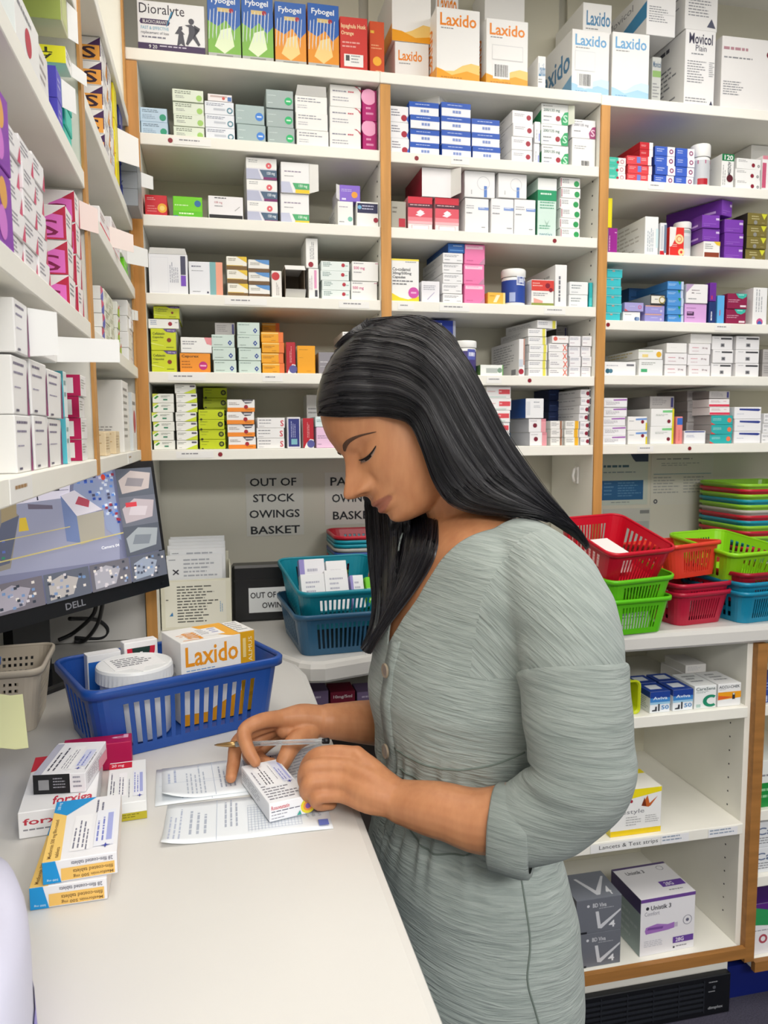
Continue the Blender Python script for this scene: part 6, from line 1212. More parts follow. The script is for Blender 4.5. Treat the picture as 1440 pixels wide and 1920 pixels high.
sheet('paper_sign', 'paper wall sign partly hidden by the face', 'sign', a.x, a.z, b.x, b.z, [('t', .08, .75, .55, .91, 'PART', '#22242a', 1), ('t', .1, .43, .72, .59, 'OWINGS', '#22242a', 1), ('t', .11, .1, .74, .26, 'BASKET', '#22242a', 1)], group='paper signs on the back wall', col='#dcdbd4')
a, b = Vector((1.0464,1.934,1.1882)), Vector((1.186,1.934,1.3309))
sheet('poster', 'pale poster with a dark blue panel beside the right upright', 'poster', a.x, a.z, b.x, b.z, [('p', [(.66, .9), (.72, .84), (1, .84), (1, 1), (.6, 1)], '#2f3f58'), ('l', .02, .66, .8, .78, 1, '#4a6a78'), fine(.02, .6, .8, .65, 1, '#7a8f98'), ('r', 0, .1, .9, .48, '#2f6494'), fine(.04, .16, .28, .44, 4, '#5f8fb8'), fine(.34, .14, .86, .44, 6, '#5f8fb8'), fine(.2, .03, .85, .06, 1, '#66707a')], col='#c9d2c8', group='posters on the back wall')
a, b = Vector((1.1956,1.934,1.1857)), Vector((1.3916,1.934,1.3255))
sheet('poster', 'white printed poster with two text columns and thin blue rule', 'poster', a.x, a.z, b.x, b.z, [fine(.08, .88, .94, .93, 1, '#7a7d80'), fine(.16, .76, .8, .84, 2, '#a4a6a4'), ('r', .04, .61, .97, .625, '#7fa0aa'), fine(.04, .2, .48, .56, 6, '#a9aba8'), fine(.52, .2, .97, .56, 6, '#a9aba8'), ('o', .08, .07, .045, .02, '#55555f'), fine(.84, .07, .96, .1, 1, '#77777f')], col='#d8d6cb', group='posters on the back wall')
a, b = Vector((1.0515,1.934,1.1106)), Vector((1.1958,1.934,1.1782))
sheet('poster', 'lower grey poster partly behind the red basket', 'poster', a.x, a.z - .03, b.x, b.z, [('r', .78, .84, .98, .94, '#8a8d8c'), ('r', .68, .3, .98, .62, '#b4b8b4'), fine(.08, .3, .6, .6, 4, '#b4b6b0')], col='#cbccc4', group='posters on the back wall')
# white clip hook on the back wall
hp = Vector((0.889,1.768,1.285))
t = thing('hook', 'small white plastic clip hook on the side panel above the red basket', 'hook', (hp.x, hp.y, hp.z))
HK = mat('#eeede8', .35)
MB().bbox(-.006, -.011, -.022, -.0005, .011, .02, HK, .002).build('back_plate', t)
MB().tube([(-.006, 0, .016), (-.012, -.004, .012), (-.02, -.014, -.002), (-.014, -.008, -.014), (-.007, 0, -.018)], .0035, HK, 8).build('clip_arm', t, True)

# ---------------------------------------------------------------- things in the base cabinets
gB = 'boxes in the base cabinets'
def bs(x0, w, h, z, d, de, la, y=1.508, rz=0): return carton(w - .003, d, h, (x0 + w/2, y + d/2, z + .0006), rz, de, la, gB, 'supply_box', 'supply box')
des('blue_50', '#eef2f6', [('r', 0, .7, 1, 1, '#1c3f94'), ('r', 0, .5, 1, .7, '#3f86cc'), ('r', 0, .4, 1, .5, '#9ccbe8'), ('t', .14, .62, .86, .76, 'Aviva', '#dfe9f5', 1), ('t', .56, .14, .94, .34, '50', '#3f8ac8', 1), ('r', .4, .08, .48, .42, '#3a3f48'), ('p', [(.1, .08), (.34, .08), (.34, .3), (.26, .3), (.24, .16), (.1, .14)], '#3a3f48')], T=[('r', 0, 0, 1, 1, '#1c3f94'), ('r', .2, .3, .8, .8, '#dfe6ee')], L=[('r', 0, .72, 1, 1, '#1c3f94'), fine(.15, .1, .85, .65, 6, '#a8aeb4')])
des('caresens', '#eef1f0', [('t', .06, .8, .94, .93, 'CareSens', '#55686a', 1), fine(.08, .66, .7, .76, 2, '#8a9a98'), ('p', [(.74 + .36 * math.cos(a), .32 + .27 * math.sin(a)) for a in [PI * (.28 + 1.44 * k / 16) for k in range(17)]] + [(.76 + .2 * math.cos(a), .32 + .15 * math.sin(a)) for a in [PI * (1.72 - 1.44 * k / 16) for k in range(17)]], '#1f8a68'), ('r', .08, .06, .28, .2, '#b4d0c8')], T=[fine(.2, .2, .8, .8, 3)], L=BASICL)
des('accu', '#f0f1f1', [('t', .04, .8, .94, .92, 'ACCU-CHEK', '#44484e', 1), fine(.06, .72, .4, .76, 1), ('p', [(0, .3), (1, .36), (1, .64), (0, .64)], '#efa31e'), ('p', [(0, .3), (.7, .4), (0, .5)], '#e0652a'), ('r', .62, .3, .74, .56, '#33363c'), ('r', .64, .5, .72, .58, '#d8d8d8')], T=[fine(.2, .2, .8, .8, 3)])
des('white_rear', '#dddbd8', BASICL)
des('freestyle', '#f2f2f0', [('r', 0, .9, 1, 1, '#f4e01a'), ('p', [(.3, .78), (1, .9), (.3, .9)], '#f4e01a'), ('r', 0, 0, 1, .12, '#f0cf1a'), ('p', [(.6, .62), (.72, .84), (.76, .66), (.92, .8), (.78, .6), (.74, .58)], '#c8642a'), ('p', [(.6, .62), (.66, .8), (.7, .6)], '#7a3418'), ('t', .22, .44, .66, .56, 'estyle', '#8a8a90'), ('c', .4, .74, .035, '#a8263a'), fine(.3, .18, .62, .4, 4, '#b4b4b4'), fine(.68, .22, .96, .4, 4, '#b4b4b4')], T=[('r', 0, 0, 1, 1, '#f1f0e8'), ('r', 0, .6, 1, .78, '#f4e01a'), ('p', [(.3, .2), (.4, .4), (.5, .2), (.4, .28)], '#7a3a20')], L=[('r', 0, 0, 1, 1, '#e8d84a')])
BDT = [('r', 0, 0, 1, 1, '#7d828c'), ('p', [(.28, .8), (.34, .8), (.55, .28), (.9, .8), (.94, .78), (.58, .12), (.5, .12)], '#d9dbe0'), ('t', .74, .08, .86, .4, '4', '#e8eaee', 1)]
des('grey_needles', '#6f737c', [('t', .36, .74, .66, .86, 'BD Viva', '#d5d7dc', 1), ('c', .26, .8, .04, '#d5d7dc'), fine(.5, .66, .88, .71, 1, '#b4b6bc'), ('p', [(.42, .62), (.49, .62), (.54, .22), (.98, .62), (.98, .56), (.56, .1), (.48, .12)], '#d5d7dc'), ('t', .72, .1, .86, .3, '4', '#e8eaee', 1), ('r', .06, 0, .24, .06, '#22242a')], T=BDT, L=[('r', 0, 0, 1, 1, '#5f636c')])
des('unistik', '#edecef', [('r', 0, .94, 1, 1, '#6f4a98'), ('c', .12, .83, .03, '#33343c'), ('t', .18, .79, .55, .87, 'Unistik 3', '#3a3a44', 1), ('t', .07, .70, .34, .77, 'Comfort', '#9a98a4'), ('p', [(.08, .44), (.1, .38), (.5, .4), (.62, .42), (.62, .52), (.5, .5), (.3, .54), (.1, .5)], '#a878c4'), ('p', [(.12, .45), (.4, .44), (.42, .48), (.14, .49)], '#7d4fa0'), ('r', .62, .43, .68, .51, '#c8c0d0'), ('c', .86, .52, .03, '#6a6a80'), ('o', .86, .52, .085, .075, '#8a8a9a'), fine(.07, .14, .5, .26, 4, '#c4c4cc'), ('r', .6, .14, .98, .25, '#6a46a0'), ('t', .65, .16, .8, .23, '28G', '#efeaf6', 1), ('c', .62, .07, .018, '#33343c'), fine(.66, .05, .95, .09, 1, '#77777f')],
    T=[('r', 0, 0, 1, 1, '#eeedf0'), ('r', 0, .94, 1, 1, '#5a4a78'), ('t', .16, .74, .5, .84, 'Unistik 3', '#3a3a44', 1), ('o', .82, .82, .07, .06, '#8a8a9a'), ('r', .55, .25, .98, .42, '#6a46a0'), ('t', .62, .28, .78, .38, '28G', '#efeaf6', 1), fine(.6, .1, .95, .16, 1, '#77777f')], L=[('r', 0, 0, 1, 1, '#9fb0ac'), ('r', 0, .75, 1, 1, '#4a3f6a'), fine(.1, .1, .9, .6, 4, '#b4c2be')])
des('blue_right', '#2f4a9a', [fine(.1, .5, .9, .9, 3, '#8fa4d8'), ('L', .2, .05, .9, .4, 3, '#c8d2ec')], L=[('r', 0, 0, 1, 1, '#5f6f98')])
des('green_right', '#e8ece8', [('r', 0, 0, 1, .52, '#1f8f3f'), fine(.1, .6, .9, .7, 1), fine(.1, .12, .9, .4, 2, '#8fcf9a')])
des('careful', '#e9ecef', [('t', .06, .5, .95, .8, 'Care', '#6a7a98', 1), fine(.06, .1, .7, .4, 3)])
des('purple_green', '#eeedf0', [('p', [(0, .72), (1, .72), (1, 1), (0, 1)], '#5a2a80'), ('p', [(0, .6), (1, .5), (1, .75), (0, .95)], '#2f9a5a'), fine(.1, .44, .9, .48, 1), ('o', .35, .3, .09, .05, '#b04a5a')], T=[('r', 0, 0, 1, 1, '#4a1f78')])
Y_ = 1.508
for (x0, xr, yt, de, la, d) in ((1219,1257,1296,'blue_50','front left dark blue topped strip box',.055), (1262,1301,1292,'blue_50','front right dark blue topped strip box',.055)): pass
q = (0.9451,0.0531,0.0491); bs(q[0], q[1], q[2], .757, .055, 'blue_50', 'left front box of the four dark blue topped ones')
bs(q[0] + .002, q[1], q[2], .757, .055, 'blue_50', 'left rear box of the four dark blue topped ones', 1.568)
q = (1.0028,0.0539,0.0494); bs(q[0], q[1], q[2], .757, .055, 'blue_50', 'right front box of the four dark blue topped ones')
bs(q[0] + .002, q[1], q[2], .757, .055, 'blue_50', 'right rear box of the four dark blue topped ones', 1.568)
q = (1.0577,0.0595,0.0536); bs(q[0], q[1], q[2], .757, .09, 'caresens', 'white box with a green ring beside the blue topped ones')
q = (1.1184,0.0633,0.0537); bs(q[0], q[1], q[2], .757, .09, 'accu', 'white box with an orange band beside the side panel')
q = (1.1176,0.092,0.0379); bs(q[0], q[1] - .03, q[2], .757, .12, 'white_rear', 'pale box behind the green ring and orange band boxes', 1.62)
q2 = (1.1594,0.0607,0.0454); bs(q[0] + .005, .06, .02, .757 + q[2] + .0008, .09, 'white_rear', 'small pale box lying on the rear pale box', 1.64)
# yellow green tub lying on its side, mouth towards the viewer
q = (0.8541,0.071,0.0779)
t = thing('plastic_tub', 'yellow green plastic tub lying on its side behind the elbow', 'tub', (q[0] + q[1]/2, 1.512, .7576))
YG = mat('#c3cf1c', .35, .45); w, h = q[1], q[2]; pts = [(x, z + h/2) for x, z in rrect(w, h, .012, 5)]; n = len(pts)
vs = []
for f, y in ((1.0, 0), (1.0, .006), (.9, .006), (.84, .12), (.80, .12), (.86, .004), (.93, 0)): vs += [(x * f, y, h/2 + (z - h/2) * f) for x, z in pts]
MB().add(vs, [(i*n+k, (i+1)*n+k, (i+1)*n+(k+1) % n, i*n+(k+1) % n) for i in range(6) for k in range(n)] + [(6*n+k, k, (k+1) % n, 6*n+(k+1) % n) for k in range(n)] + [tuple(range(4*n, 5*n))], YG).build('tub_body', t, False)
q = (0.8541,0.1304,0.1078); bs(q[0], q[1], q[2], .474, .12, 'freestyle', 'yellow and white box with a butterfly beside the elbow')
q = (0.7745,0.1161,0.1662); hB = q[2] / 2
bs(q[0], q[1], hB - .0006, .166, .10, 'grey_needles', 'lower grey needle box with white tick')
bs(q[0], q[1], hB - .0006, .166 + hB, .10, 'grey_needles', 'upper grey needle box with white tick')
q = (0.9383,0.1487,0.1411); bs(q[0], q[1], q[2], .166, .13, 'unistik', 'white and purple lancet box beside the grey needle boxes', 1.515, .03)
q = (1.2283,0.0811,0.0534); bs(q[0], q[1], q[2], .757, .1, 'blue_right', 'dark blue box at the right frame edge')
q = (1.2264,0.0938,0.1152); bs(q[0], q[1], q[2], .50, .1, 'green_right', 'green and white box at the right frame edge')
q = (1.231,0.0977,0.127); bs(q[0], q[1], q[2]/2 - .0008, .335, .1, 'careful', 'lower white box of the pair at the right frame edge'); bs(q[0], q[1], q[2]/2 - .0008, .335 + q[2]/2, .1, 'careful', 'upper white box of the pair at the right frame edge')
q = (1.2321,0.1079,0.1306); bs(q[0], q[1], q[2], .125, .12, 'purple_green', 'purple green and white box lowest at the right frame edge')
# bottle cartons glimpsed in the gap left of the dress
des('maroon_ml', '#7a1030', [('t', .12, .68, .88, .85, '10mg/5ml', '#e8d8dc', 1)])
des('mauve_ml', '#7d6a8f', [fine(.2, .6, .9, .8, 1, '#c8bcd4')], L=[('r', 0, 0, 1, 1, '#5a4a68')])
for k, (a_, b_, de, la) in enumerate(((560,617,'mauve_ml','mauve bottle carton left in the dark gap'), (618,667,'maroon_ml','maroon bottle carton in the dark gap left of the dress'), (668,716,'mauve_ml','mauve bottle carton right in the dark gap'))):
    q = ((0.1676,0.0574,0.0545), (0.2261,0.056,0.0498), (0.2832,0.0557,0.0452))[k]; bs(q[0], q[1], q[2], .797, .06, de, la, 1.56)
# plinth heater
xa, xb = Vector((0.7601,1.497,0.1361)).x, Vector((1.176,1.497,0.064)).x; zt = Vector((1.1744,1.497,0.0999)).z
t = thing('plinth_heater', 'black plinth heater grille under the base cabinet', 'heater', ((xa + xb)/2 - .05, 1.5135, .0006))
w = xb - xa + .1; x1 = w/2; HB = mat('#101216', .4, .45)
MB().bbox(-x1, -.018, 0, x1, -.0005, zt, HB, .002).build('housing', t)
mb = MB()
for k in range(6): mb.box(-x1 + .04, -.0205, .016 + .013 * k, x1 - .075, -.0183, .022 + .013 * k, mat('#24272d', .4))
for k in range(7): mb.box(-x1 + .04 + k * (w - .115)/6, -.0212, .012, -x1 + .043 + k * (w - .115)/6, -.0183, .092, mat('#24272d', .4))
mb.build('grille', t)
mb = MB(); decal(mb, (x1 - .065, -.0182, .01), (.05, 0, 0), (0, 0, .085), (0, -1, 0), [('l', .1, .82, .8, .9, 1, '#9a9ca0'), ('l', .1, .55, .5, .62, 1, '#9a9ca0'), ('t', .1, .05, .9, .16, 'dimplex', '#a4a6aa', 1), ('c', .4, .72, .05, '#55585e')]); mb.build('control_panel', t)
# ---------------------------------------------------------------- the person
person = thing('person', 'person with long black hair in a grey green dress writing at the worktop', 'person', (.345, .955, 0))
PO = Vector(person.location)
PXM = .000695
HC = Vector((0.2595,0.9737,1.4058))
HF = Vector((-0.8128,-0.2279,-0.5361)).normalized(); HU = Vector((-0.5788,0.2108,0.7878)).normalized(); HL = HU.cross(HF).normalized()
def hpt(f, l, u): return HC + (HF * f + HL * l + HU * u) * PXM
def hinv(p): d = (p - HC) / PXM; return d.dot(HF), d.dot(HL), d.dot(HU)
def itp(T, x):
    """smooth interpolation of a table of (x, values)"""
    if x <= T[0][0]: return T[0][1]
    if x >= T[-1][0]: return T[-1][1]
    for k in range(len(T) - 1):
        if T[k][0] <= x <= T[k+1][0]:
            x0, x1 = T[k][0], T[k+1][0]; t = (x - x0) / (x1 - x0)
            def g(a, b, c, d, xa, xb, xc, xd):
                m1 = (c - a) / (xc - xa) if xc != xa else 0; m2 = (d - b) / (xd - xb) if xd != xb else 0; h = xc - xb
                return b*(2*t**3-3*t*t+1) + m1*h*(t**3-2*t*t+t) + c*(-2*t**3+3*t*t) + m2*h*(t**3-t*t)
            A_, B_, C_, D_ = T[max(k-1, 0)], T[k], T[k+1], T[min(k+2, len(T)-1)]
            if isinstance(B_[1], (tuple, list)): return tuple(g(A_[1][i], B_[1][i], C_[1][i], D_[1][i], A_[0], B_[0], C_[0], D_[0]) for i in range(len(B_[1])))
            return g(A_[1], B_[1], C_[1], D_[1], A_[0], B_[0], C_[0], D_[0])
HEAD = [(-146, (96, 12, 22)), (-138, (128, -8, 42)), (-128, (147, -22, 56)), (-113, (156, -38, 68)), (-100, (160, -52, 76)), (-77, (165, -74, 85)), (-56, (165, -95, 91)), (-28, (159, -116, 96)), (0, (155, -131, 98)), (29, (154, -141, 99)),
    (46, (156, -146, 99)), (74, (156, -148, 99)), (106, (145, -144, 96)), (140, (122, -128, 88)), (165, (92, -104, 73)), (182, (58, -74, 52)), (194, (14, -30, 22))]
NOSE = [(-64, (0, 20)), (-57, (2, 20)), (-51, (13, 20)), (-45, (30, 19)), (-38, (42, 17)), (-30, (45, 15)), (-22, (39, 13.5)), (-10, (28, 12)), (4, (18, 11)), (16, (9, 10)), (29, (3, 11)), (42, (0, 14))]
def gs(x, s): return math.exp(-(x / s) ** 2)
def face(l, u):
    """relief of the face over the plain skull, along the forward axis"""
    a = abs(l); e = 0
    if -64 < u < 42:
        N, s = itp(NOSE, u); e += max(N, 0) * math.exp(-abs(l / s) ** 2.2)
    e += 13 * gs(a - 19, 7.5) * gs(u + 41, 9)                                      # wings of the nose
    e += -5 * gs(a - 31, 4.5) * gs(u + 40, 11) - 7 * gs(a - 10, 5) * gs(u + 49, 4)
    e += -11 * gs(a - 40, 22) * gs(u - 9, 14) - 5 * gs(a - 20, 9) * gs(u - 12, 12)    # sockets
    e += 8 * gs(a - 43, 17) * gs(u - 5, 9.5) + 4 * gs(a - 44, 26) * gs(u - 42, 10)    # lids, brow ridge
    e += -3 * gs(a - 43, 19) * gs(u - 17, 3.2)                                      # lid crease
    e += 6 * gs(a - 60, 24) * gs(u + 26, 22) - 3 * gs(a - 40, 9) * gs(u + 62, 18)
    e += 7.5 * gs(l, 23) * gs(u + 75, 6) + 8 * gs(l, 20) * gs(u + 92, 7) - 5 * gs(l, 30) * gs(u + 83.5, 2.6) - 4 * gs(a - 33, 7) * gs(u + 83, 7)
    e += 5 * gs(l, 24) * gs(u + 119, 13) - 4 * gs(l, 26) * gs(u + 104, 6) - 2.5 * gs(l, 4) * gs(u + 63, 7)
    return e
def headsurf(th, u, infl=0):
    Ff, Fb, Wd = itp(HEAD, u); c = 6; n = 1.9
    ct, st = math.cos(th), math.sin(th)
    A_ = (Ff - c) if ct >= 0 else (c - Fb); m = n if ct >= 0 else 2.1
    k = (abs(ct) ** m + abs(st) ** m) ** (-1 / m)
    f, l = c + A_ * k * ct, Wd * k * st
    if ct > 0: f += face(l, u) * min(1, ct * 3)
    return f, l
def onface(l, u, off=0):
    """point of the face surface at lateral l and height u"""
    lo, hi = -PI/2 * .99, PI/2 * .99
    for _ in range(40):
        m = (lo + hi) / 2
        if headsurf(m, u)[1] < l: lo = m
        else: hi = m
    f, l2 = headsurf((lo + hi) / 2, u); p = hpt(f, l2, u)
    d = (HF * .8 + HL * (l / 110)).normalized(); return p + d * off * PXM
parts = []      # closed pieces of the body that are fused into one skin
nT, us = 150, [-146 + 340 * k / 169 for k in range(170)]
vs = []; fs = []
for u in us:
    for k in range(nT):
        t_ = 2 * PI * k / nT; t_ = t_ - .35 * math.sin(t_) * (1 if True else 0)
        f, l = headsurf(t_, u); vs.append(hpt(f, l, u))
for j in range(len(us) - 1):
    for k in range(nT): fs.append((j*nT+k, j*nT+(k+1) % nT, (j+1)*nT+(k+1) % nT, (j+1)*nT+k))
fs += [tuple(reversed(range(nT))), tuple(range((len(us)-1)*nT, len(us)*nT))]
parts.append((vs, fs))
def limb(pts, rad, n=20, sub=8, flat=None, c0=1):
    """closed tapering limb through joints, round ended"""
    P = spl(pts, sub); R0 = []
    for i in range(len(rad) - 1):
        for k in range(sub): t_ = k / sub; t_ = t_*t_*(3-2*t_); R0.append(rad[i] + (rad[i+1]-rad[i]) * t_)
    R0.append(rad[-1])
    a = (P[0] - P[1]).normalized(); b = (P[-1] - P[-2]).normalized()
    P = [P[0] + a * R0[0] * q * c0 for q in (.97, .85, .5)] + P + [P[-1] + b * R0[-1] * q for q in (.5, .85, .97)]
    R0 = [R0[0] * q for q in (.22, .52, .86)] + R0 + [R0[-1] * q for q in (.86, .52, .22)]
    vs = []; fs = []; prev = None
    for i, p in enumerate(P):
        t_ = (P[min(i+1, len(P)-1)] - P[max(i-1, 0)]).normalized()
        x = t_.orthogonal().normalized() if prev is None else (prev - t_ * prev.dot(t_)).normalized()
        prev = x; y = t_.cross(x)
        for k in range(n):
            an = 2*PI*k/n; o_ = x * math.cos(an) + y * math.sin(an)
            if flat: o_ = o_ - flat[0] * o_.dot(flat[0]) * (1 - flat[1])
            vs.append(p + o_ * R0[i])
    for i in range(len(P) - 1):
        for k in range(n): fs.append((i*n+k, i*n+(k+1) % n, (i+1)*n+(k+1) % n, (i+1)*n+k))
    return vs, fs + [tuple(reversed(range(n))), tuple(range((len(P)-1)*n, len(P)*n))]
def fuse(parts, voxel, smooth, name):
    """one continuous surface out of overlapping closed pieces"""
    v = []; f = []
    for a, b in parts:
        k = len(v); v += [tuple(q) for q in a]; f += [tuple(k + i for i in q) for q in b]
    me = bpy.data.meshes.new(name); me.from_pydata(v, [], f); me.update()
    bm = bmesh.new(); bm.from_mesh(me); bmesh.ops.recalc_face_normals(bm, faces=bm.faces); bm.to_mesh(me); bm.free()
    o = bpy.data.objects.new(name, me); COL.objects.link(o)
    m = o.modifiers.new('r', 'REMESH'); m.mode = 'VOXEL'; m.voxel_size = voxel
    if smooth: s_ = o.modifiers.new('s', 'SMOOTH'); s_.factor = .5; s_.iterations = smooth
    dg = bpy.context.evaluated_depsgraph_get(); dg.update()
    out = bpy.data.meshes.new_from_object(o.evaluated_get(dg)); bpy.data.objects.remove(o); bpy.data.meshes.remove(me)
    return out
# torso: (pixel-measured) front and back of each level turned into world stations
BF = Vector((-math.cos(.16), -math.sin(.16), 0)); BL_ = Vector((0, 0, 1)).cross(BF)
TOR = [((0.3186,0.9334,1.2934), .030, .055), ((0.3244,0.9311,1.2838), .052, .085), ((0.3273,0.9289,1.2688), .075, .125), ((0.3314,0.9259,1.2483), .092, .155), ((0.334,0.9224,1.2211), .103, .172), ((0.3317,0.9194,1.187), .112, .172), ((0.3236,0.9162,1.1394), .121, .158), ((0.3161,0.9122,1.0849), .125, .150), ((0.3092,0.908,1.0305), .118, .140), ((0.3054,0.9046,0.9896), .108, .130), ((0.3017,0.9018,0.9556), .100, .124), ((0.3009,0.8988,0.9249), .099, .126)]
SKI = [((0.2986,0.8961,0.8943), .104, .136), ((0.2988,0.8918,0.8534), .114, .154), ((0.2993,0.886,0.7989), .120, .166), ((0.2984,0.8805,0.7444), .123, .171), ((0.2967,0.8745,0.683), .122, .172), ((0.2951,0.8691,0.6285), .120, .171)]
def tring(c, a, b, n, ex=2.25, add=0):
    c = Vector(c); out = []
    for k in range(n):
        th = 2*PI*k/n; q = (abs(math.cos(th)) ** ex + abs(math.sin(th)) ** ex) ** (-1/ex)
        out.append(c + BF * (a + add) * q * math.cos(th) + BL_ * (b + add) * q * math.sin(th))
    return out
def stations(T, m):
    T2 = [(i, tuple(c) + (a, b)) for i, (c, a, b) in enumerate(T)]; out = []
    for i in range((len(T) - 1) * m + 1): q = itp(T2, i / m); out.append((Vector(q[:3]), q[3], q[4]))
    return out
def loft(rings):
    n = len(rings[0]); vs = sum(rings, []); fs = [tuple(reversed(range(n))), tuple(range((len(rings)-1)*n, len(rings)*n))]
    for j in range(len(rings) - 1):
        for k in range(n): fs.append((j*n+k, j*n+(k+1) % n, (j+1)*n+(k+1) % n, (j+1)*n+k))
    return vs, fs
parts.append(loft([tring(c, a, b, 48, add=-.007) for c, a, b in stations(TOR, 4)]))
parts.append(limb([(0.2996,0.9576,1.3364), (0.316,0.9492,1.2913), (0.3228,0.9321,1.2408)], [.050, .047, .060]))       # neck
# arms (shoulder, elbow, wrist)
shN, elN, wrN = (0.3624,0.7767,1.2173), (0.3598,0.7055,1.0231), (0.1967,0.8068,0.9758)
parts.append(limb([shN, (0.3657,0.7262,1.1154), elN, (0.286,0.7427,0.9757), (0.2359,0.7745,0.9765), wrN], [.045, .041, .037, .035, .0305, .0245]))
wrF = (0.1406,1.0041,1.0011)
parts.append(limb([(0.3714,1.06,1.1885), (0.3459,1.0818,1.0469), (0.3322,1.064,0.9465), (0.2264,1.0293,0.9808), wrF], [.045, .040, .037, .032, .0235]))
def hand(wr, fingers, thumb, palm):
    for pts, rad in fingers: parts.append(limb(pts, rad, 14, 6))
    parts.append(limb(thumb[0], thumb[1], 14, 6))
    for pts, rad in palm: parts.append(limb(pts, rad, 14, 5))
# near hand: relaxed fist, back of the hand to the viewer
NI, NM, NR, NL_ = (0.1541,0.8533,1.015), (0.1438,0.8422,1.0053), (0.1379,0.834,0.993), (0.1358,0.83,0.9798)
hand(wrN, [([NI, (0.1313,0.8606,1.0168), (0.1083,0.8683,1.012), (0.0975,0.8818,0.9901), (0.1041,0.8905,0.9694)], [.0105, .0098, .0096, .0084, .0072]),
    ([NM, (0.1199,0.8488,1.0075), (0.0974,0.8523,1.0038), (0.0946,0.8631,0.983), (0.1077,0.869,0.9683)], [.0108, .01, .0098, .0086, .0074]),
    ([NR, (0.1166,0.8398,0.9933), (0.0959,0.8421,0.9913), (0.0969,0.8531,0.9712), (0.1133,0.8647,0.9592)], [.0104, .0096, .0093, .0082, .007]),
    ([NL_, (0.1192,0.8336,0.9793), (0.1035,0.8359,0.9774), (0.1081,0.8438,0.9647), (0.1241,0.852,0.9589)], [.0096, .0086, .0082, .0074, .0064])],
    ([(0.1807,0.8384,0.9785), (0.1538,0.8749,0.9752), (0.1223,0.8821,0.9672), (0.1064,0.879,0.9624)], [.0135, .012, .0105, .008]),
    [([wrN, (0.1701,0.8324,0.9973), NI], [.0205, .0175, .0115]), ([wrN, (0.1679,0.8221,0.9926), NM], [.021, .018, .012]), ([wrN, (0.1651,0.8148,0.985), NR], [.021, .0175, .0115]), ([wrN, (0.1661,0.8137,0.9772), NL_], [.0195, .016, .0105]), ([(0.1716,0.8403,0.9773), (0.1431,0.8575,0.9823)], [.016, .012])])
# far hand: thumb towards the viewer, first finger over the pen, middle finger down on the form
FI, FM, FR, FL_ = (0.0792,0.9934,1.0143), (0.0746,1.0089,1.0052), (0.0768,1.0205,0.9931), (0.083,1.0281,0.9805)
hand(wrF, [([FI, (0.0517,0.9793,1.0184), (0.0299,0.968,1.0118), (0.032,0.9485,0.9969), (0.0411,0.9387,0.982)], [.0115, .0104, .0098, .0086, .0072]),
    ([FM, (0.0442,1.0016,0.9989), (0.0213,0.995,0.9861), (0.0148,0.972,0.9689), (0.0106,0.9454,0.9613)], [.0115, .0104, .0098, .0086, .0072]),
    ([FR, (0.0505,1.0217,0.9778), (0.0353,1.0082,0.9646), (0.045,0.9811,0.9619), (0.0565,0.9647,0.9678)], [.0112, .01, .0094, .0082, .0072]),
    ([FL_, (0.0609,1.0294,0.9654), (0.0486,1.0208,0.9557), (0.0558,0.9867,0.9598), (0.0639,0.9729,0.9635)], [.0104, .0092, .0086, .0076, .0066])],
    ([(0.1158,0.9933,0.9926), (0.0935,0.9721,0.9884), (0.0806,0.9561,0.9762), (0.0711,0.9436,0.9641)], [.0155, .0128, .0108, .0082]),
    [([wrF, (0.1099,1.0016,1.01), FI], [.0205, .0185, .0125]), ([wrF, (0.1073,1.0117,1.0027), FM], [.021, .0185, .0125]), ([wrF, (0.1102,1.0202,0.9917), FR], [.0205, .0175, .012]), ([wrF, (0.1137,1.0257,0.9832), FL_], [.0185, .016, .011]), ([(0.113,0.9994,0.9957), (0.084,0.9957,0.9975)], [.016, .013])])
# legs down to the floor
hip = Vector(SKI[-1][0])
for s in (-1, 1):
    o_ = BL_ * .075 * s
    parts.append(limb([hip + o_ + Vector((0, 0, .05)), Vector((hip.x, hip.y, .44)) + o_ + BF * .01, Vector((hip.x, hip.y, .28)) + o_ - BF * .012, Vector((hip.x, hip.y, .09)) + o_, Vector((hip.x, hip.y, .05)) + o_], [.075, .055, .05, .036, .034]))
# tuck the trunk of the skin together below the dress
parts.append(loft([tring(c, a, b, 40, add=-.012) for c, a, b in stations([TOR[-2], TOR[-1]] + SKI, 2)]))
bme = fuse(parts, .0020, 2, 'body')
# skin: colour attribute keeps lips and nails apart from the rest
SK = bpy.data.materials.new('skin'); SK.use_nodes = True; nt = SK.node_tree; pb = nt.nodes['Principled BSDF']
at_ = nt.nodes.new('ShaderNodeAttribute'); at_.attribute_name = 'tint'
no = nt.nodes.new('ShaderNodeTexNoise'); no.inputs['Scale'].default_value = 38; no.inputs['Detail'].default_value = 5
rp = nt.nodes.new('ShaderNodeValToRGB'); rp.color_ramp.elements[0].position = .3; rp.color_ramp.elements[1].position = .72
rp.color_ramp.elements[0].color = lin('#b67b55'); rp.color_ramp.elements[1].color = lin('#c48a61')
mx = nt.nodes.new('ShaderNodeMixRGB'); mx.inputs[2].default_value = lin('#96584a')
nt.links.new(no.outputs[0], rp.inputs[0]); nt.links.new(rp.outputs[0], mx.inputs[1]); nt.links.new(at_.outputs['Fac'], mx.inputs[0]); nt.links.new(mx.outputs[0], pb.inputs['Base Color'])
pb.inputs['Roughness'].default_value = .46; pb.inputs['Specular IOR Level'].default_value = .35
pb.inputs['Subsurface Weight'].default_value = .12; pb.inputs['Subsurface Radius'].default_value = (.012, .005, .003); pb.inputs['Subsurface Scale'].default_value = .5
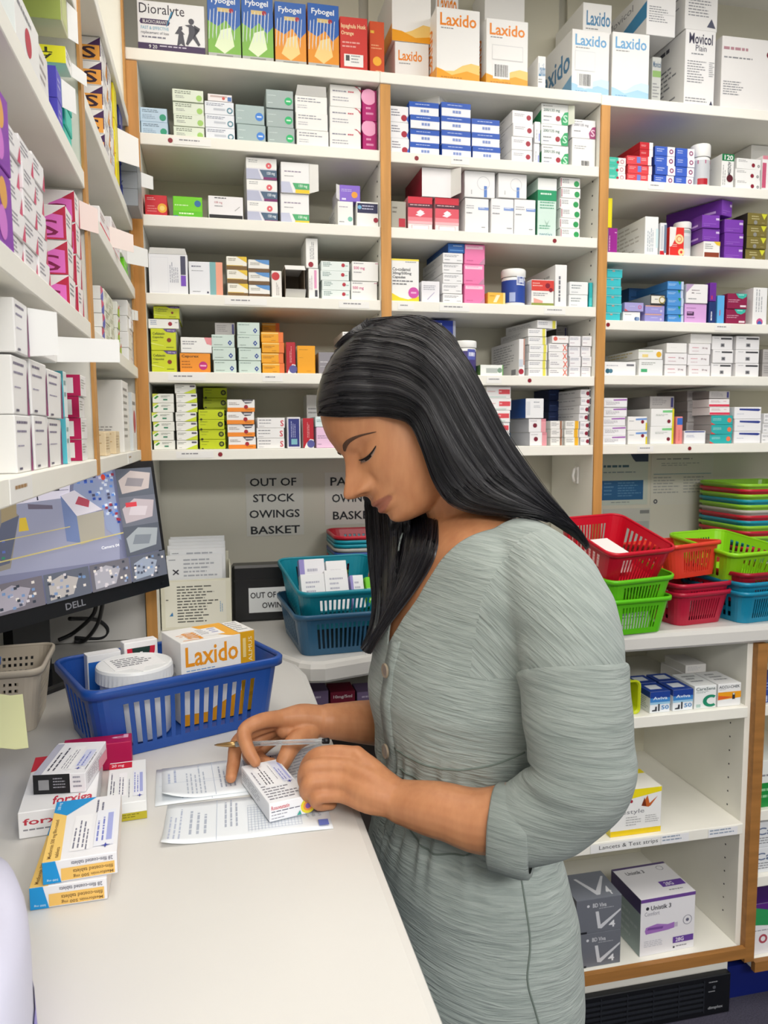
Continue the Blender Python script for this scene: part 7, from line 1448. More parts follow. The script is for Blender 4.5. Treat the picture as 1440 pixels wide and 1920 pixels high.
bp = nt.nodes.new('ShaderNodeBump'); bp.inputs['Strength'].default_value = .05; bp.inputs['Distance'].default_value = .001
n2 = nt.nodes.new('ShaderNodeTexNoise'); n2.inputs['Scale'].default_value = 900; nt.links.new(n2.outputs[0], bp.inputs['Height']); nt.links.new(bp.outputs[0], pb.inputs['Normal'])
ca = bme.attributes.new('tint', 'FLOAT', 'POINT')
TV = [0.0] * len(bme.vertices)
for vi_, co in enumerate([v.co.copy() for v in bme.vertices]):
    if (co - HC).length > .17: continue
    f, l, u = hinv(co); t_ = 0
    if f > 110 and abs(l) < 40 and -110 < u < -60:
        up = -70 - 5 * (abs(l) / 34) ** 2 * 1.4 - (2 if abs(l) < 4 else 0); dn = -99 + 12 * (abs(l) / 34) ** 2
        e = min((up - u) / 2, (u - dn) / 2, (35 - abs(l)) / 3); t_ = max(0, min(1, e)) * .8
    TV[vi_] = t_
ca.data.foreach_set('value', TV)
bme.materials.clear(); bme.materials.append(SK); bme.polygons.foreach_set('use_smooth', [True] * len(bme.polygons)); bme.polygons.foreach_set('material_index', [0] * len(bme.polygons))
bbv = BVHTree.FromPolygons([v.co for v in bme.vertices], [tuple(p.vertices) for p in bme.polygons])
bme.transform(Matrix.Translation(-PO)); obj('body', bme, person)
def loc(vs): return [Vector(v) - PO for v in vs]
DARK = mat('#15110f', .5, .3)
# brows, lashes, eyes
for s, nm in ((1, 'near'), (-1, 'far')):
    path = spl([(13, 33, 0), (25, 38, 0), (40, 39, 0), (54, 34, 0), (70, 21, 0)], 6)
    mb = MB(); A_ = []; B_ = []
    for i, p in enumerate(path):
        w = (4.3 * min(1, .55 + i / 10) * (1 - (i / (len(path) - 1)) ** 2.5) + .5)
        A_.append(onface(p.x * s, p.y + w, .9)); B_.append(onface(p.x * s, p.y - w * .8, .9))
    C_ = [(a + b) / 2 + HF * .0011 for a, b in zip(A_, B_)]; n = len(A_)
    mb.add(loc(A_ + C_ + B_), [(i, i+1, n+i+1, n+i) for i in range(n-1)] + [(n+i, n+i+1, 2*n+i+1, 2*n+i) for i in range(n-1)], mat('#573f32', .7, .2, var=.35, bscale=(900, 900, 900)))
    mb.build('eyebrow', person, True)
    ls = spl([(21, 3.5, 0), (30, 0, 0), (42, -2.5, 0), (53, -1.5, 0), (61, 2.5, 0)], 6); n = len(ls)
    lo_ = [p.y - 6.5 * math.sin(PI * min(1, i / (n - 1))) ** .8 for i, p in enumerate(ls)]
    mb = MB(); Aw = [onface(p.x * s, p.y, .6) for p in ls]; Bw = [onface(p.x * s, y, .5) for p, y in zip(ls, lo_)]
    mb.add(loc(Aw + Bw), [(i, i+1, n+i+1, n+i) for i in range(n-1)], mat('#a98c7c', .3, .4))
    k0, k1 = 9, 16
    Ai = [onface(ls[i].x * s, ls[i].y, 1.0) for i in range(k0, k1+1)]; Bi = [onface(ls[i].x * s, lo_[i] * .8 + ls[i].y * .2, .9) for i in range(k0, k1+1)]; m_ = len(Ai)
    mb.add(loc(Ai + Bi), [(i, i+1, m_+i+1, m_+i) for i in range(m_-1)], mat('#2a1710', .15, .6)); mb.build('eye', person, True)
    mb = MB(); mb.tube(loc([onface(p.x * s, p.y, 1.6) for p in ls]), [(.0004 + .0008 * math.sin(PI * i / (n-1)) ** .6) for i in range(n)], DARK, 6)
    for i in range(5, n, 1):
        a = onface(ls[i].x * s, ls[i].y, 1.4); b = a + (HF * 5.5 - HU * (6.5 - .1 * i) + HL * s * (i - 8) * .45) * PXM; mb.tube(loc([a, (a + b) / 2 + HF * .0006, b]), [.00028, .00022, .0001], DARK, 4)
    mb.build('eyelashes', person)
# ---------------------------------------------------------------- dress
CL = bpy.data.materials.new('crinkled_cloth'); CL.use_nodes = True; nt = CL.node_tree; pb = nt.nodes['Principled BSDF']
tc = nt.nodes.new('ShaderNodeTexCoord')
def crink(nt, tc, pb, rot=(0, 0, 0)):
    mp_ = nt.nodes.new('ShaderNodeMapping'); mp_.vector_type = 'TEXTURE'; mp_.inputs['Scale'].default_value = (1/22, 1/22, 1/270); mp_.inputs['Rotation'].default_value = rot
    no = nt.nodes.new('ShaderNodeTexNoise'); no.inputs['Scale'].default_value = 1; no.inputs['Detail'].default_value = 3.5; no.inputs['Distortion'].default_value = .6
    nt.links.new(tc.outputs['Object'], mp_.inputs[0]); nt.links.new(mp_.outputs[0], no.inputs['Vector'])
    wv = nt.nodes.new('ShaderNodeTexNoise'); wv.inputs['Scale'].default_value = 1500; wv.inputs['Detail'].default_value = 1
    ad = nt.nodes.new('ShaderNodeMath'); ad.operation = 'MULTIPLY_ADD'; ad.inputs[1].default_value = .10
    nt.links.new(wv.outputs[0], ad.inputs[0]); nt.links.new(no.outputs[0], ad.inputs[2])
    bp = nt.nodes.new('ShaderNodeBump'); bp.inputs['Strength'].default_value = .8; bp.inputs['Distance'].default_value = .0045
    nt.links.new(ad.outputs[0], bp.inputs['Height']); nt.links.new(bp.outputs[0], pb.inputs['Normal'])
    rp = nt.nodes.new('ShaderNodeValToRGB'); rp.color_ramp.elements[0].position = .25; rp.color_ramp.elements[1].position = .75
    rp.color_ramp.elements[0].color = lin('#89948f'); rp.color_ramp.elements[1].color = lin('#acb5b0')
    nt.links.new(no.outputs[0], rp.inputs[0]); nt.links.new(rp.outputs[0], pb.inputs['Base Color'])
    pb.inputs['Roughness'].default_value = .8; pb.inputs['Specular IOR Level'].default_value = .15; pb.inputs['Sheen Weight'].default_value = .15
crink(nt, tc, pb, (0, .14, 0))
CL2 = bpy.data.materials.new('crinkled_cloth_sleeve'); CL2.use_nodes = True
crink(CL2.node_tree, CL2.node_tree.nodes.new('ShaderNodeTexCoord'), CL2.node_tree.nodes['Principled BSDF'], (0, .12, 0))
CL3 = bpy.data.materials.new('crinkled_cloth_shoulder'); CL3.use_nodes = True
crink(CL3.node_tree, CL3.node_tree.nodes.new('ShaderNodeTexCoord'), CL3.node_tree.nodes['Principled BSDF'], (0, .85, 0))
dparts = []
hem = [(Vector((hip.x, hip.y, z)), a, b) for z, a, b in ((.60, .121, .172), (.52, .123, .174), (.47, .124, .175))]
dparts.append(loft([tring(c, a, b, 72) for c, a, b in stations(TOR + SKI, 5) + hem]))
dparts.append(limb([(0.3444,0.9028,1.2524), (0.353,0.8375,1.237), (0.3595,0.7771,1.2144), (0.3643,0.7433,1.1774), (0.3651,0.7282,1.1333)], [.046, .055, .058, .056, .0545], 32))
dparts.append(limb([(0.3262,0.9528,1.2483), (0.3517,1.0154,1.2123), (0.3631,1.0594,1.1651), (0.3518,1.0796,1.0883), (0.345,1.0786,1.0148)], [.048, .056, .058, .056, .054], 32))
dme = fuse(dparts, .0036, 5, 'dress')
zW = Vector((0.3028,0.9007,0.9474)).z; cW = Vector(TOR[-2][0])
VN = [(v.co.copy(), v.normal.copy()) for v in dme.vertices]; NEW = []
for p, n_ in VN:
    d = Vector((p.x - cW.x, p.y - cW.y, 0)); an = math.atan2(d.dot(BL_), d.dot(BF))
    if p.z < zW + .16 and abs(d.dot(BL_)) < .2:
        g = math.exp(-((p.z - zW) / .05) ** 2); cr = noise.noise((an * 4.2, p.z * 9, 3.3))
        e = -.006 * math.exp(-((p.z - zW) / .011) ** 2) + .0045 * g * math.sin(an * 30 + 3 * cr) + .0035 * math.exp(-((p.z - zW - .028) / .018) ** 2)
        p = p + n_ * e
    # broad soft folds running round the skirt and down the bodice
    q = noise.noise((p.x * 5 + 3, p.y * 5, p.z * 13)) * .0045 + noise.noise((p.x * 9, p.y * 9 + 5, p.z * 38)) * .0022
    NEW.extend(p + n_ * q)
dme.vertices.foreach_set('co', NEW); dme.update()
# open neckline: a V cut between two planes, and the neck hole
bm = bmesh.new(); bm.from_mesh(dme)
Vp = Vector((0.2225,0.9378,1.1319)); zV = Vp.z; zN = Vector((0.3208,0.897,1.2941)).z; halves = {1: .082, -1: .092}; c0 = Vector(TOR[6][0])
for s in (1, -1):
    no_ = (BL_ * s * (zN - zV) - Vector((0, 0, 1)) * halves[s]).normalized()
    g = bm.verts[:] + bm.edges[:] + bm.faces[:]; bmesh.ops.bisect_plane(bm, geom=g, plane_co=c0 + Vector((0, 0, zV - c0.z)), plane_no=no_)
kill = []
for f in bm.faces:
    p = f.calc_center_median(); lat = (p - c0).dot(BL_); fw = (p - c0).dot(BF); w = (p.z - zV) / (zN - zV) * halves[1 if lat > 0 else -1]
    lim = -.06 + max(0, (p.z - zN + .03)) * -3
    if p.z > zV and abs(lat) < w - 1e-4 and fw > (.02 if p.z < zN - .035 else -.075): kill.append(f)
    elif p.z > zN + .004 and abs(lat) < .095: kill.append(f)
bmesh.ops.delete(bm, geom=kill, context='FACES'); bm.to_mesh(dme); bm.free()
def finish(me, m, name, parent, thick=0):
    me.materials.clear(); me.materials.append(m); me.polygons.foreach_set('material_index', [0] * len(me.polygons)); me.polygons.foreach_set('use_smooth', [True] * len(me.polygons))
    me.transform(Matrix.Translation(-PO)); o = obj(name, me, parent)
    if thick: md = o.modifiers.new('s', 'SOLIDIFY'); md.thickness = thick; md.offset = -1
    return o
dress = None
bvh_src = dme.copy()
dress = finish(dme, CL, 'dress', person, .002)
dme.materials.append(CL3)
shp = Vector((0.3595,0.7771,1.2144)); zc_ = Vector((0.3651,0.7282,1.1333)).z
for p in dme.polygons:
    c = p.center + PO
    if c.z > zc_ - .01 and (c - c0).dot(BL_) > .128 + .35 * max(0, shp.z + .04 - c.z) * 0: p.material_index = 1
dbv = BVHTree.FromPolygons([v.co for v in bvh_src.vertices], [tuple(p.vertices) for p in bvh_src.polygons])
# sleeves with rolled cuffs
def sleeve(pts, rad, cuff, name, seed, mtl=CL2):
    me = fuse([limb(pts, rad, 40, 8, c0=.12)], .0030, 3, name)
    ctr = spl(pts, 10); T = len(ctr)
    VN = [(v.co.copy(), v.normal.copy()) for v in me.vertices]; NEW = []
    for co, nr in VN:
        k = min(range(T), key=lambda i: (ctr[i] - co).length_squared); s_ = k / (T - 1)
        bend = math.exp(-((s_ - .62) / .16) ** 2)
        ax = (ctr[min(k+1, T-1)] - ctr[max(k-1, 0)]).normalized(); r_ = (co - ctr[k]); r_ = (r_ - ax * r_.dot(ax)).normalized()
        inner = max(0, r_.dot(Vector((-.55, .1, .8)).normalized()))
        along = (co - ctr[0]).length
        e = noise.noise((co.x * 7 + seed, co.y * 7, co.z * 26)) * .0045 + bend * inner * .007 * math.sin(along * 210 + 4 * noise.noise((co.x * 14, co.y * 14, co.z * 14))) + .0028 * math.exp(-(s_ / .06) ** 2)
        NEW.extend(co + nr * e)
    me.vertices.foreach_set('co', NEW); me.update()
    o = finish(me, mtl, name, person)
    p, q, r0, r1 = cuff; p, q = Vector(p), Vector(q); ax = (q - p).normalized(); x = ax.orthogonal().normalized(); y = ax.cross(x); n = 64
    vs = []; prof = [(0, r0 * .96), (-.0015, r0 + .001), (.001, r0 + .0048), (.010, r0 + .0062), (.5, (r0 + r1)/2 + .0062), (.95, r1 + .0056), (1.0, r1 + .003), (.995, r1 - .0015), (.9, r1 - .003), (.5, (r0+r1)/2 - .004)]
    L = (q - p).length
    for s_, r_ in prof:
        for k in range(n):
            a = 2*PI*k/n; w_ = .0013 * math.sin(3*a + 1 + seed) + .0007 * math.sin(7*a)
            vs.append(p + ax * (s_ * L if abs(s_) > .02 else s_) + (x * math.cos(a) + y * math.sin(a)) * (r_ + w_))
    mb = MB(); mb.add(loc(vs), [(i*n+k, i*n+(k+1) % n, (i+1)*n+(k+1) % n, (i+1)*n+k) for i in range(len(prof)-1) for k in range(n)], CL2)
    c_ = mb.build('rolled_cuff', o, True)
    return o
sleeve([(0.3646,0.7311,1.1395), (0.3643,0.7153,1.0962), (0.3646,0.7043,1.0515), (0.3618,0.7026,1.0289), (0.341,0.713,0.996), (0.3067,0.7305,0.9723)], [.0568, .0575, .0555, .0515, .0465, .0425], ((0.3205,0.723,0.9686), (0.2846,0.7454,0.969), .0420, .0405), 'sleeve', 1.0)
sleeve([(0.3493,1.079,1.0475), (0.3398,1.0753,0.9915), (0.3284,1.065,0.9482), (0.297,1.0568,0.951), (0.2704,1.0484,0.9616)], [.055, .055, .05, .046, .043], ((0.2874,1.0514,0.9572), (0.253,1.0427,0.9686), .0445, .0425), 'sleeve', 4.0)
# button band, buttons, waistband seam, side seam, pocket
def drape(pts, d, off=.0012):
    out = []
    for p in pts:
        p = Vector(p); h = dbv.ray_cast(p - d * .3, d)
        if h[0] is not None: out.append(h[0] - d * off)
    return out
inw = Vector((0.2155,0.9712,-0.1015)); SEAM = mat('#6f7a73', .85, .1)
for nm, pts in (('side_seam', [(0.3199,0.7547,0.9159), (0.3237,0.7488,0.8677), (0.3256,0.7447,0.8324), (0.3201,0.7425,0.8001), (0.3272,0.7375,0.7677), (0.3355,0.7323,0.7353)]), ('pocket_edge', [(0.2004,0.783,0.9332), (0.2099,0.7798,0.9225), (0.2241,0.7759,0.916), (0.2472,0.771,0.9176), (0.282,0.7638,0.9232), (0.3194,0.7551,0.9195)]), ('waist_seam', [(0.193,0.7915,0.9991), (0.2206,0.785,0.9954), (0.2551,0.777,0.9916), (0.281,0.7711,0.9903)]), ('waist_seam', [(0.1879,0.795,1.0214), (0.2212,0.7871,1.0165), (0.2558,0.7795,1.0175), (0.2965,0.7714,1.0266), (0.3285,0.7654,1.037)])):
    q = drape(spl(pts, 8), inw, .0004)
    if len(q) > 3: MB().tube(loc(q), .0011, SEAM, 6).build(nm, dress, True)
bandA = []; bandB = []
for k in range(40):
    z = zV + .012 - .24 * k / 39
    for lst, lat in ((bandA, .030), (bandB, .006)):
        o_ = Vector((c0.x, c0.y, z)) + BL_ * lat + BF * .4; h = dbv.ray_cast(o_, -BF)
        if h[0] is not None: lst.append(h[0] + BF * .0025)
n = min(len(bandA), len(bandB)); mb = MB(); bandA, bandB = bandA[:n], bandB[:n]
mb.add(loc(bandA + bandB + [p - BF * .003 for p in bandA] + [p - BF * .003 for p in bandB]), [(i, i+1, n+i+1, n+i) for i in range(n-1)] + [(2*n+i, 2*n+i+1, i+1, i) for i in range(n-1)] + [(n+i, n+i+1, 3*n+i+1, 3*n+i) for i in range(n-1)], CL)
mb.build('button_band', dress, True)
for z in (Vector((0.2049,0.9134,1.1066)).z, Vector((0.1981,0.9043,1.0057)).z):
    o_ = Vector((c0.x, c0.y, z)) + BL_ * .018 + BF * .4; h = dbv.ray_cast(o_, -BF)
    p = h[0] + BF * .004; BT = mat('#8d7f6c', .3, .5); x = BL_; y = Vector((0, 0, 1)); vs = []
    for r_, e in ((.0085, 0), (.0092, .0015), (.0085, .003), (.006, .0022)):
        for k in range(24): vs.append(p + BF * e + (x * math.cos(2*PI*k/24) + y * math.sin(2*PI*k/24)) * r_)
    mb = MB(); mb.add(loc(vs), [(i*24+k, i*24+(k+1) % 24, (i+1)*24+(k+1) % 24, (i+1)*24+k) for i in range(3) for k in range(24)] + [tuple(range(72, 96)), tuple(reversed(range(24)))], BT); mb.build('button', dress)
for s in (-1, 1):
    q = Vector((hip.x, hip.y, 0)) + BL_ * .075 * s
    mb = MB(); vs = []; pr = [(0, 1), (.018, 1.02), (.04, .85), (.06, .6)]; n = 24
    for z, f in pr:
        for k in range(n):
            a = 2*PI*k/n; vs.append(q + BF * (.055 + .115 * math.cos(a) * f - (1 - f) * .05) + BL_ * .043 * math.sin(a) * f + Vector((0, 0, z + .0008)))
    mb.add(loc(vs), [(i*n+k, i*n+(k+1) % n, (i+1)*n+(k+1) % n, (i+1)*n+k) for i in range(3) for k in range(n)] + [tuple(reversed(range(n))), tuple(range(3*n, 4*n))], BLACKP); mb.build('shoe', person, True)
# ---------------------------------------------------------------- hair
HM = bpy.data.materials.new('hair'); HM.use_nodes = True; nt = HM.node_tree; pb = nt.nodes['Principled BSDF']
at_ = nt.nodes.new('ShaderNodeAttribute'); at_.attribute_name = 'strand'
mp_ = nt.nodes.new('ShaderNodeMapping'); mp_.inputs['Scale'].default_value = (260, 2.5, 1)
no = nt.nodes.new('ShaderNodeTexNoise'); no.inputs['Scale'].default_value = 1; no.inputs['Detail'].default_value = 4
nt.links.new(at_.outputs['Vector'], mp_.inputs[0]); nt.links.new(mp_.outputs[0], no.inputs['Vector'])
rp = nt.nodes.new('ShaderNodeValToRGB'); rp.color_ramp.elements[0].position = .3; rp.color_ramp.elements[1].position = .75
rp.color_ramp.elements[0].color = lin('#08080c'); rp.color_ramp.elements[1].color = lin('#25242b')
nt.links.new(no.outputs[0], rp.inputs[0]); nt.links.new(rp.outputs[0], pb.inputs['Base Color'])
bp = nt.nodes.new('ShaderNodeBump'); bp.inputs['Strength'].default_value = .55; bp.inputs['Distance'].default_value = .002
nt.links.new(no.outputs[0], bp.inputs['Height']); nt.links.new(bp.outputs[0], pb.inputs['Normal'])
pb.inputs['Roughness'].default_value = .31; pb.inputs['Specular IOR Level'].default_value = .55
GA = [[(606,768,.99),(640,777,.955),(690,784,.935),(735,788,.925),(775,800,.922),(793,850,.918),(812,905,.922),(840,945,.925),(900,963,.915),(985,967,.895),(1060,986,.905),(1098,1016,.935)]]
GUIDE_A = [
 [(0.1426,0.9866,1.4288),(0.1568,0.9475,1.4194),(0.1844,0.9169,1.4121),(0.2101,0.8995,1.4085),(0.2309,0.8909,1.3994),(0.2442,0.8844,1.3664),(0.2561,0.8823,1.3314),(0.2753,0.8794,1.3048),(0.3089,0.8635,1.2939),(0.3529,0.8311,1.2934),(0.4033,0.8308,1.2799),(0.4403,0.8512,1.2573)],
 [(0.1438,1.0031,1.4411),(0.1564,0.9435,1.4395),(0.1838,0.9132,1.4343),(0.2122,0.8942,1.431),(0.2378,0.8798,1.4167),(0.2525,0.8698,1.3823),(0.2691,0.8643,1.3447),(0.2931,0.857,1.3164),(0.3259,0.8382,1.304),(0.3648,0.8206,1.2972),(0.4095,0.8295,1.2805),(0.4409,0.8509,1.256)],
 [(0.1417,1.0061,1.4653),(0.161,0.9487,1.4698),(0.1906,0.9131,1.4672),(0.2208,0.8891,1.4594),(0.2484,0.8713,1.4368),(0.2676,0.8599,1.3977),(0.2878,0.8515,1.3605),(0.3111,0.8431,1.3295),(0.3423,0.8301,1.3105),(0.3768,0.8251,1.2964),(0.4139,0.8314,1.2782),(0.4429,0.8534,1.2543)],
 [(0.1604,1.0055,1.4998),(0.181,0.9571,1.5042),(0.2089,0.9207,1.5005),(0.2383,0.8934,1.4886),(0.2651,0.873,1.4593),(0.2857,0.8598,1.4161),(0.3067,0.8499,1.3758),(0.33,0.8412,1.3417),(0.3604,0.8339,1.3166),(0.3902,0.8323,1.2953),(0.4215,0.8396,1.2744),(0.4444,0.8549,1.2527)],
 [(0.1815,1.0035,1.5253),(0.2069,0.9725,1.5284),(0.2337,0.94,1.5214),(0.2603,0.9131,1.507),(0.2827,0.8874,1.4762),(0.304,0.8711,1.4346),(0.3243,0.8623,1.3937),(0.3478,0.8528,1.3528),(0.375,0.8445,1.3212),(0.4012,0.8412,1.2954),(0.4287,0.847,1.2713),(0.446,0.8564,1.2511)],
 [(0.2021,1.0001,1.5369),(0.2323,0.9916,1.5392),(0.2634,0.9739,1.534),(0.2889,0.9519,1.5156),(0.3093,0.9233,1.4825),(0.3289,0.903,1.4383),(0.3463,0.8896,1.3957),(0.3674,0.8757,1.3575),(0.3909,0.8615,1.3202),(0.4135,0.8524,1.2913),(0.436,0.8542,1.2676),(0.448,0.8589,1.2493)],
 [(0.2095,1.0296,1.5392),(0.2455,1.0322,1.5418),(0.2833,1.0337,1.5372),(0.3156,1.0348,1.5179),(0.3419,1.0249,1.4796),(0.3587,1.0059,1.4314),(0.3715,0.9676,1.3878),(0.3843,0.9295,1.3466),(0.4017,0.8962,1.3108),(0.4204,0.8738,1.2843),(0.4402,0.8651,1.2621),(0.4503,0.8633,1.2473)],
 [(0.2005,1.0602,1.5172),(0.2395,1.0724,1.5194),(0.2821,1.0722,1.509),(0.316,1.067,1.4828),(0.3357,1.0535,1.4446),(0.3459,1.0311,1.3991),(0.3513,0.9944,1.3554),(0.3625,0.9523,1.3215),(0.3863,0.919,1.2991),(0.4139,0.8901,1.2787),(0.4395,0.8722,1.2598),(0.4506,0.8652,1.2463)]]
GUIDE_B = [
 [(0.1492,1.0217,1.4337),(0.1739,1.0485,1.4472),(0.1919,1.0677,1.4224),(0.2008,1.0697,1.3626),(0.2074,1.0671,1.3021),(0.2083,1.0622,1.2569),(0.2079,1.0466,1.2058),(0.2093,1.0257,1.1568),(0.2013,1.0136,1.1225),(0.1897,1.0086,1.0984)],
 [(0.1499,1.0243,1.4598),(0.1906,1.0578,1.4733),(0.2231,1.0711,1.4225),(0.2353,1.0723,1.3622),(0.2399,1.0599,1.3019),(0.2357,1.0256,1.2603),(0.2287,0.9965,1.2133),(0.2192,0.9782,1.1665),(0.2085,0.9769,1.1313),(0.1869,0.9788,1.1032)],
 [(0.172,1.0334,1.4959),(0.2231,1.0685,1.4966),(0.2574,1.0686,1.4225),(0.271,1.0644,1.3619),(0.2744,1.042,1.3025),(0.2609,0.9691,1.2662),(0.2362,0.9189,1.2259),(0.2107,0.9046,1.1829),(0.1929,0.9102,1.1491),(0.1807,0.9249,1.116)],
 [(0.2045,1.0497,1.5232),(0.2551,1.0734,1.5124),(0.2944,1.0604,1.4222),(0.3039,1.0468,1.362),(0.2967,1.0064,1.3047),(0.2751,0.9404,1.2678),(0.2544,0.8902,1.2365),(0.2292,0.8816,1.1986),(0.1987,0.894,1.1541),(0.1827,0.9143,1.1175)]]
def sheetgrid(G, nu, nv):
    cols = [spl(g, max(2, nv // (len(g) - 1))) for g in G]; nv2 = len(cols[0]); out = []
    for j in range(nv2):
        row = spl([c[j] for c in cols], max(2, nu // (len(G) - 1))); out.append(row)
    return out         # out[along][across]
def outside(p, off=11, k=1):
    f, l, u = hinv(p)
    if not 30 < u < 215: return p
    Ff, Fb, Wd = itp(HEAD, min(u, 190)); c = 6; x = f - c; A_ = Ff - c if x >= 0 else c - Fb; m = 1.9 if x >= 0 else 2.1
    q = math.hypot(x, l)
    if q < 1e-6: return p
    r = ((abs(x) / q / A_) ** m + (abs(l) / q / Wd) ** m) ** (-1 / m)
    want = r + 1 + off * k * min(1, (u - 30) / 40)
    return hpt(c + x * max(1, want / q), l * max(1, want / q), u)
rs = random.Random(11)
def push(p, reach, gap=.005):
    for b in (bbv, dbv):
        q, n_, i_, d_ = b.find_nearest(p, reach)
        if q is not None:
            d_ = (p - q).dot(n_)
            if d_ < gap: p = q + n_ * gap
    return p
def drape_front(p, gap=.010):
    """lay a lock of hair on the near side of the neck and bodice"""
    for b in (bbv, dbv):
        h = b.ray_cast(p - inw * .4, inw, .4 + gap)
        if h[0] is not None: p = h[0] - inw * gap
    return p
def hairmesh(G, name, nstr, parent, seed, tailref, thick=.007, lift=.0028, rad=.00032, fray=.006):
    g = [[outside(p, k=min(1, .12 + j / 13)) for p in row] for j, row in enumerate(sheetgrid(G, 126, 66))]; nv, nu = len(g), len(g[0])
    for j in range(nv):
        if j > nv * .3: g[j] = [(drape_front(p) if j > nv * .515 else p) if seed > 5 else push(p, .02) for p in g[j]]
    for rep in range(4):
        for _ in range(2 if seed > 5 else 1):
            g = [g[j] if j <= nv * .3 or j == nv - 1 else [g[j][i] * .4 + (g[j-1][i] + g[j+1][i]) * .15 + (g[j][max(i-1, 0)] + g[j][min(i+1, nu-1)]) * .15 for i in range(nu)] for j in range(nv)]
        for j in range(nv):
            if j > nv * .3 and rep < 3: g[j] = [(drape_front(p) if j > nv * .515 else p) if seed > 5 else push(p, .02) for p in g[j]]
    nrm = [[None] * nu for _ in range(nv)]; C_ = Vector((0, 0, 0))
    for j in range(nv):
        for i in range(nu):
            a = g[min(j+1, nv-1)][i] - g[max(j-1, 0)][i]; b = g[j][min(i+1, nu-1)] - g[j][max(i-1, 0)]
            n_ = a.cross(b); nrm[j][i] = n_.normalized() if n_.length > 1e-12 else Vector((0, -1, 0))
    vs = []; fs = []; st = []
    for j in range(nv):
        w = min(1, max(0, (j / (nv - 1) - .35) / .35)); ref = HC.lerp(tailref, w * w * (3 - 2 * w))
        for i in range(nu):
            if (g[j][i] - ref).dot(nrm[j][i]) < 0: nrm[j][i] = -nrm[j][i]
    for _ in range(3):
        nrm = [[(nrm[j][i] * 2 + nrm[max(j-1, 0)][i] + nrm[min(j+1, nv-1)][i] + nrm[j][max(i-1, 0)] + nrm[j][min(i+1, nu-1)]).normalized() for i in range(nu)] for j in range(nv)]
    for lay, o_ in ((0, 0), (1, -thick)):
        for j in range(nv):
            for i in range(nu):
                u, v = i / (nu - 1), j / (nv - 1)
                w = .0030 * noise.noise((u * 22 + seed + .8 * noise.noise((u * 3, v * 2, 2)), v * 1.3, 0)) + .0014 * noise.noise((u * 80 + seed, v * 2.0, 4))
                vs.append(g[j][i] + nrm[j][i] * (o_ * (1 - .6 * v) + (w if lay == 0 else 0))); st.append((u, v, seed))
    K = nu * nv
    for j in range(nv - 1):
        for i in range(nu - 1):
            a = j*nu+i; fs.append((a, a+1, a+nu+1, a+nu)); fs.append((K+a, K+a+nu, K+a+nu+1, K+a+1))
    for j in range(nv - 1):
        for i in (0, nu - 1): a = j*nu+i; fs.append((a, a+nu, K+a+nu, K+a))
    for i in range(nu - 1):
        for j in (0, nv - 1): a = j*nu+i; fs.append((a, K+a, K+a+1, a+1))
    def S_(u, v):
        u = min(max(u, 0), 1) * (nu - 1); v = min(max(v, 0), 1) * (nv - 1); i, j = min(int(u), nu-2), min(int(v), nv-2); a, b = u - i, v - j
        p = (g[j][i] * (1-a) + g[j][i+1] * a) * (1-b) + (g[j+1][i] * (1-a) + g[j+1][i+1] * a) * b
        return p, nrm[j][i]
    for k in range(nstr):
        u = rs.random(); v0 = max(0, rs.uniform(-.5, .55)); v1 = min(1, v0 + rs.uniform(.35, 1)); amp = rs.gauss(0, .012); ph = rs.uniform(0, 6); li = abs(rs.gauss(0, lift * .45)) + .0004; r0 = rad * rs.uniform(.7, 1.3)
        n = 26; pts = []
        for q in range(n):
            v = v0 + (v1 - v0) * q / (n - 1); p, nn = S_(u + amp * math.sin(v * 3.2 + ph), v); e = (q / (n - 1))
            pts.append(p + nn * li * math.sin(PI * min(1, .12 + e)) + (Vector((math.sin(ph * 7), math.cos(ph * 5), math.sin(ph * 3))) * fray * max(0, v - .8) * 2.2))
        k0 = len(vs)
        for q, p in enumerate(pts):
            t_ = (pts[min(q+1, n-1)] - pts[max(q-1, 0)]).normalized(); x = t_.orthogonal().normalized(); y = t_.cross(x); rr = r0 * (1 if q < n - 4 else (n - q) / 5)
            for c in range(3): vs.append(p + (x * math.cos(2.1*c) + y * math.sin(2.1*c)) * rr); st.append((u + rs.random() * .001, v0 + (v1-v0) * q / n, seed))
        for q in range(n - 1):
            for c in range(3): fs.append((k0+q*3+c, k0+q*3+(c+1) % 3, k0+q*3+3+(c+1) % 3, k0+q*3+3+c))
    me = bpy.data.meshes.new(name); me.from_pydata([tuple(Vector(v) - PO) for v in vs], [], fs); me.materials.append(HM)
    me.polygons.foreach_set('use_smooth', [True] * len(fs))
    a = me.attributes.new('strand', 'FLOAT_VECTOR', 'POINT'); a.data.foreach_set('vector', [c for s_ in st for c in s_]); me.update()
    return obj(name, me, parent)
hr = hairmesh(GUIDE_A, 'hair', 330, person, 1.0, Vector((0.4039,0.9235,1.2319)))
hairmesh(GUIDE_B, 'front_hair', 160, hr, 7.0, Vector((0.3217,1.2439,1.1678)))
# scalp under the combed hair
vs = []; fs = []; n = 72; U0 = [70 + (200 - 70) * k / 30 for k in range(31)]
vs2 = []
for u in U0:
    for k in range(n):
        f, l = headsurf(2*PI*k/n, min(u, 193)); sc = 1.03; vs2.append(hpt(f * sc - (10 if u < 100 else 0) * max(0, math.cos(2*PI*k/n)), l * sc, u + 4))
mb = MB(); keep = [(j*n+k, j*n+(k+1) % n, (j+1)*n+(k+1) % n, (j+1)*n+k) for j in range(30) for k in range(n) if not (U0[j] < 112 and math.cos(2*PI*(k+.5)/n) > .25)] + [tuple(range(30*n, 31*n))]
mb.add(loc(vs2), keep, HM); sc_ = mb.build('scalp_hair', hr, True)
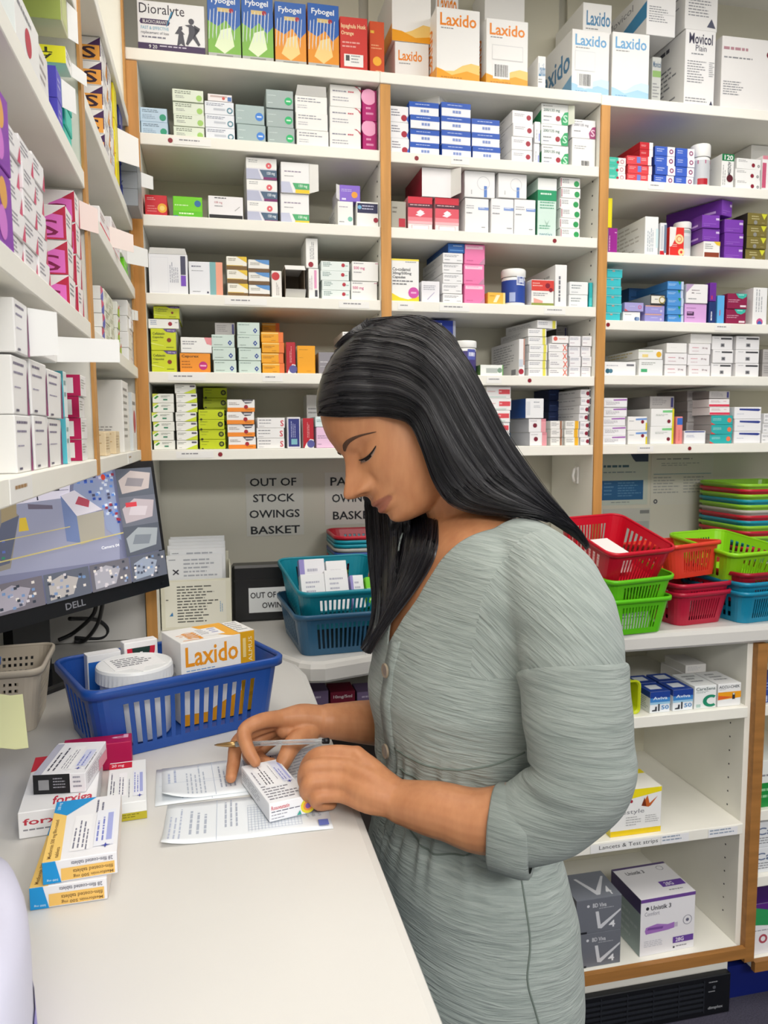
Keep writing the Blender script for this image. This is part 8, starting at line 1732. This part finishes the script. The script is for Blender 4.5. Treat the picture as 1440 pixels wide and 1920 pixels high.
# ---------------------------------------------------------------- the pen
t = thing('pen', 'clear ballpoint pen held in the far hand', 'pen', (-0.0089,0.9935,0.986))
p0 = Vector(t.location); p1 = Vector((0.129,0.9051,1.0141)); d = p1 - p0
CP = mat('#e8ecee', .08, .6, trans=.75)
def pl(a): return d * a
MB().tube([pl(.2), pl(.6), pl(.97)], .0037, CP, 6).build('barrel', t)
MB().tube([pl(.14), pl(.42)], .0016, mat('#1a1a1e', .4), 8).build('ink_tube', t, True)
MB().tube([pl(0), pl(.03), pl(.12), pl(.2)], [.0005, .0018, .0034, .0042], mat('#b08d5a', .25, .6, metal=.6), 10).build('tip', t, True)
MB().tube([pl(.955), pl(1.0)], .0038, mat('#1a1a1e', .4), 8).build('end_plug', t, True)
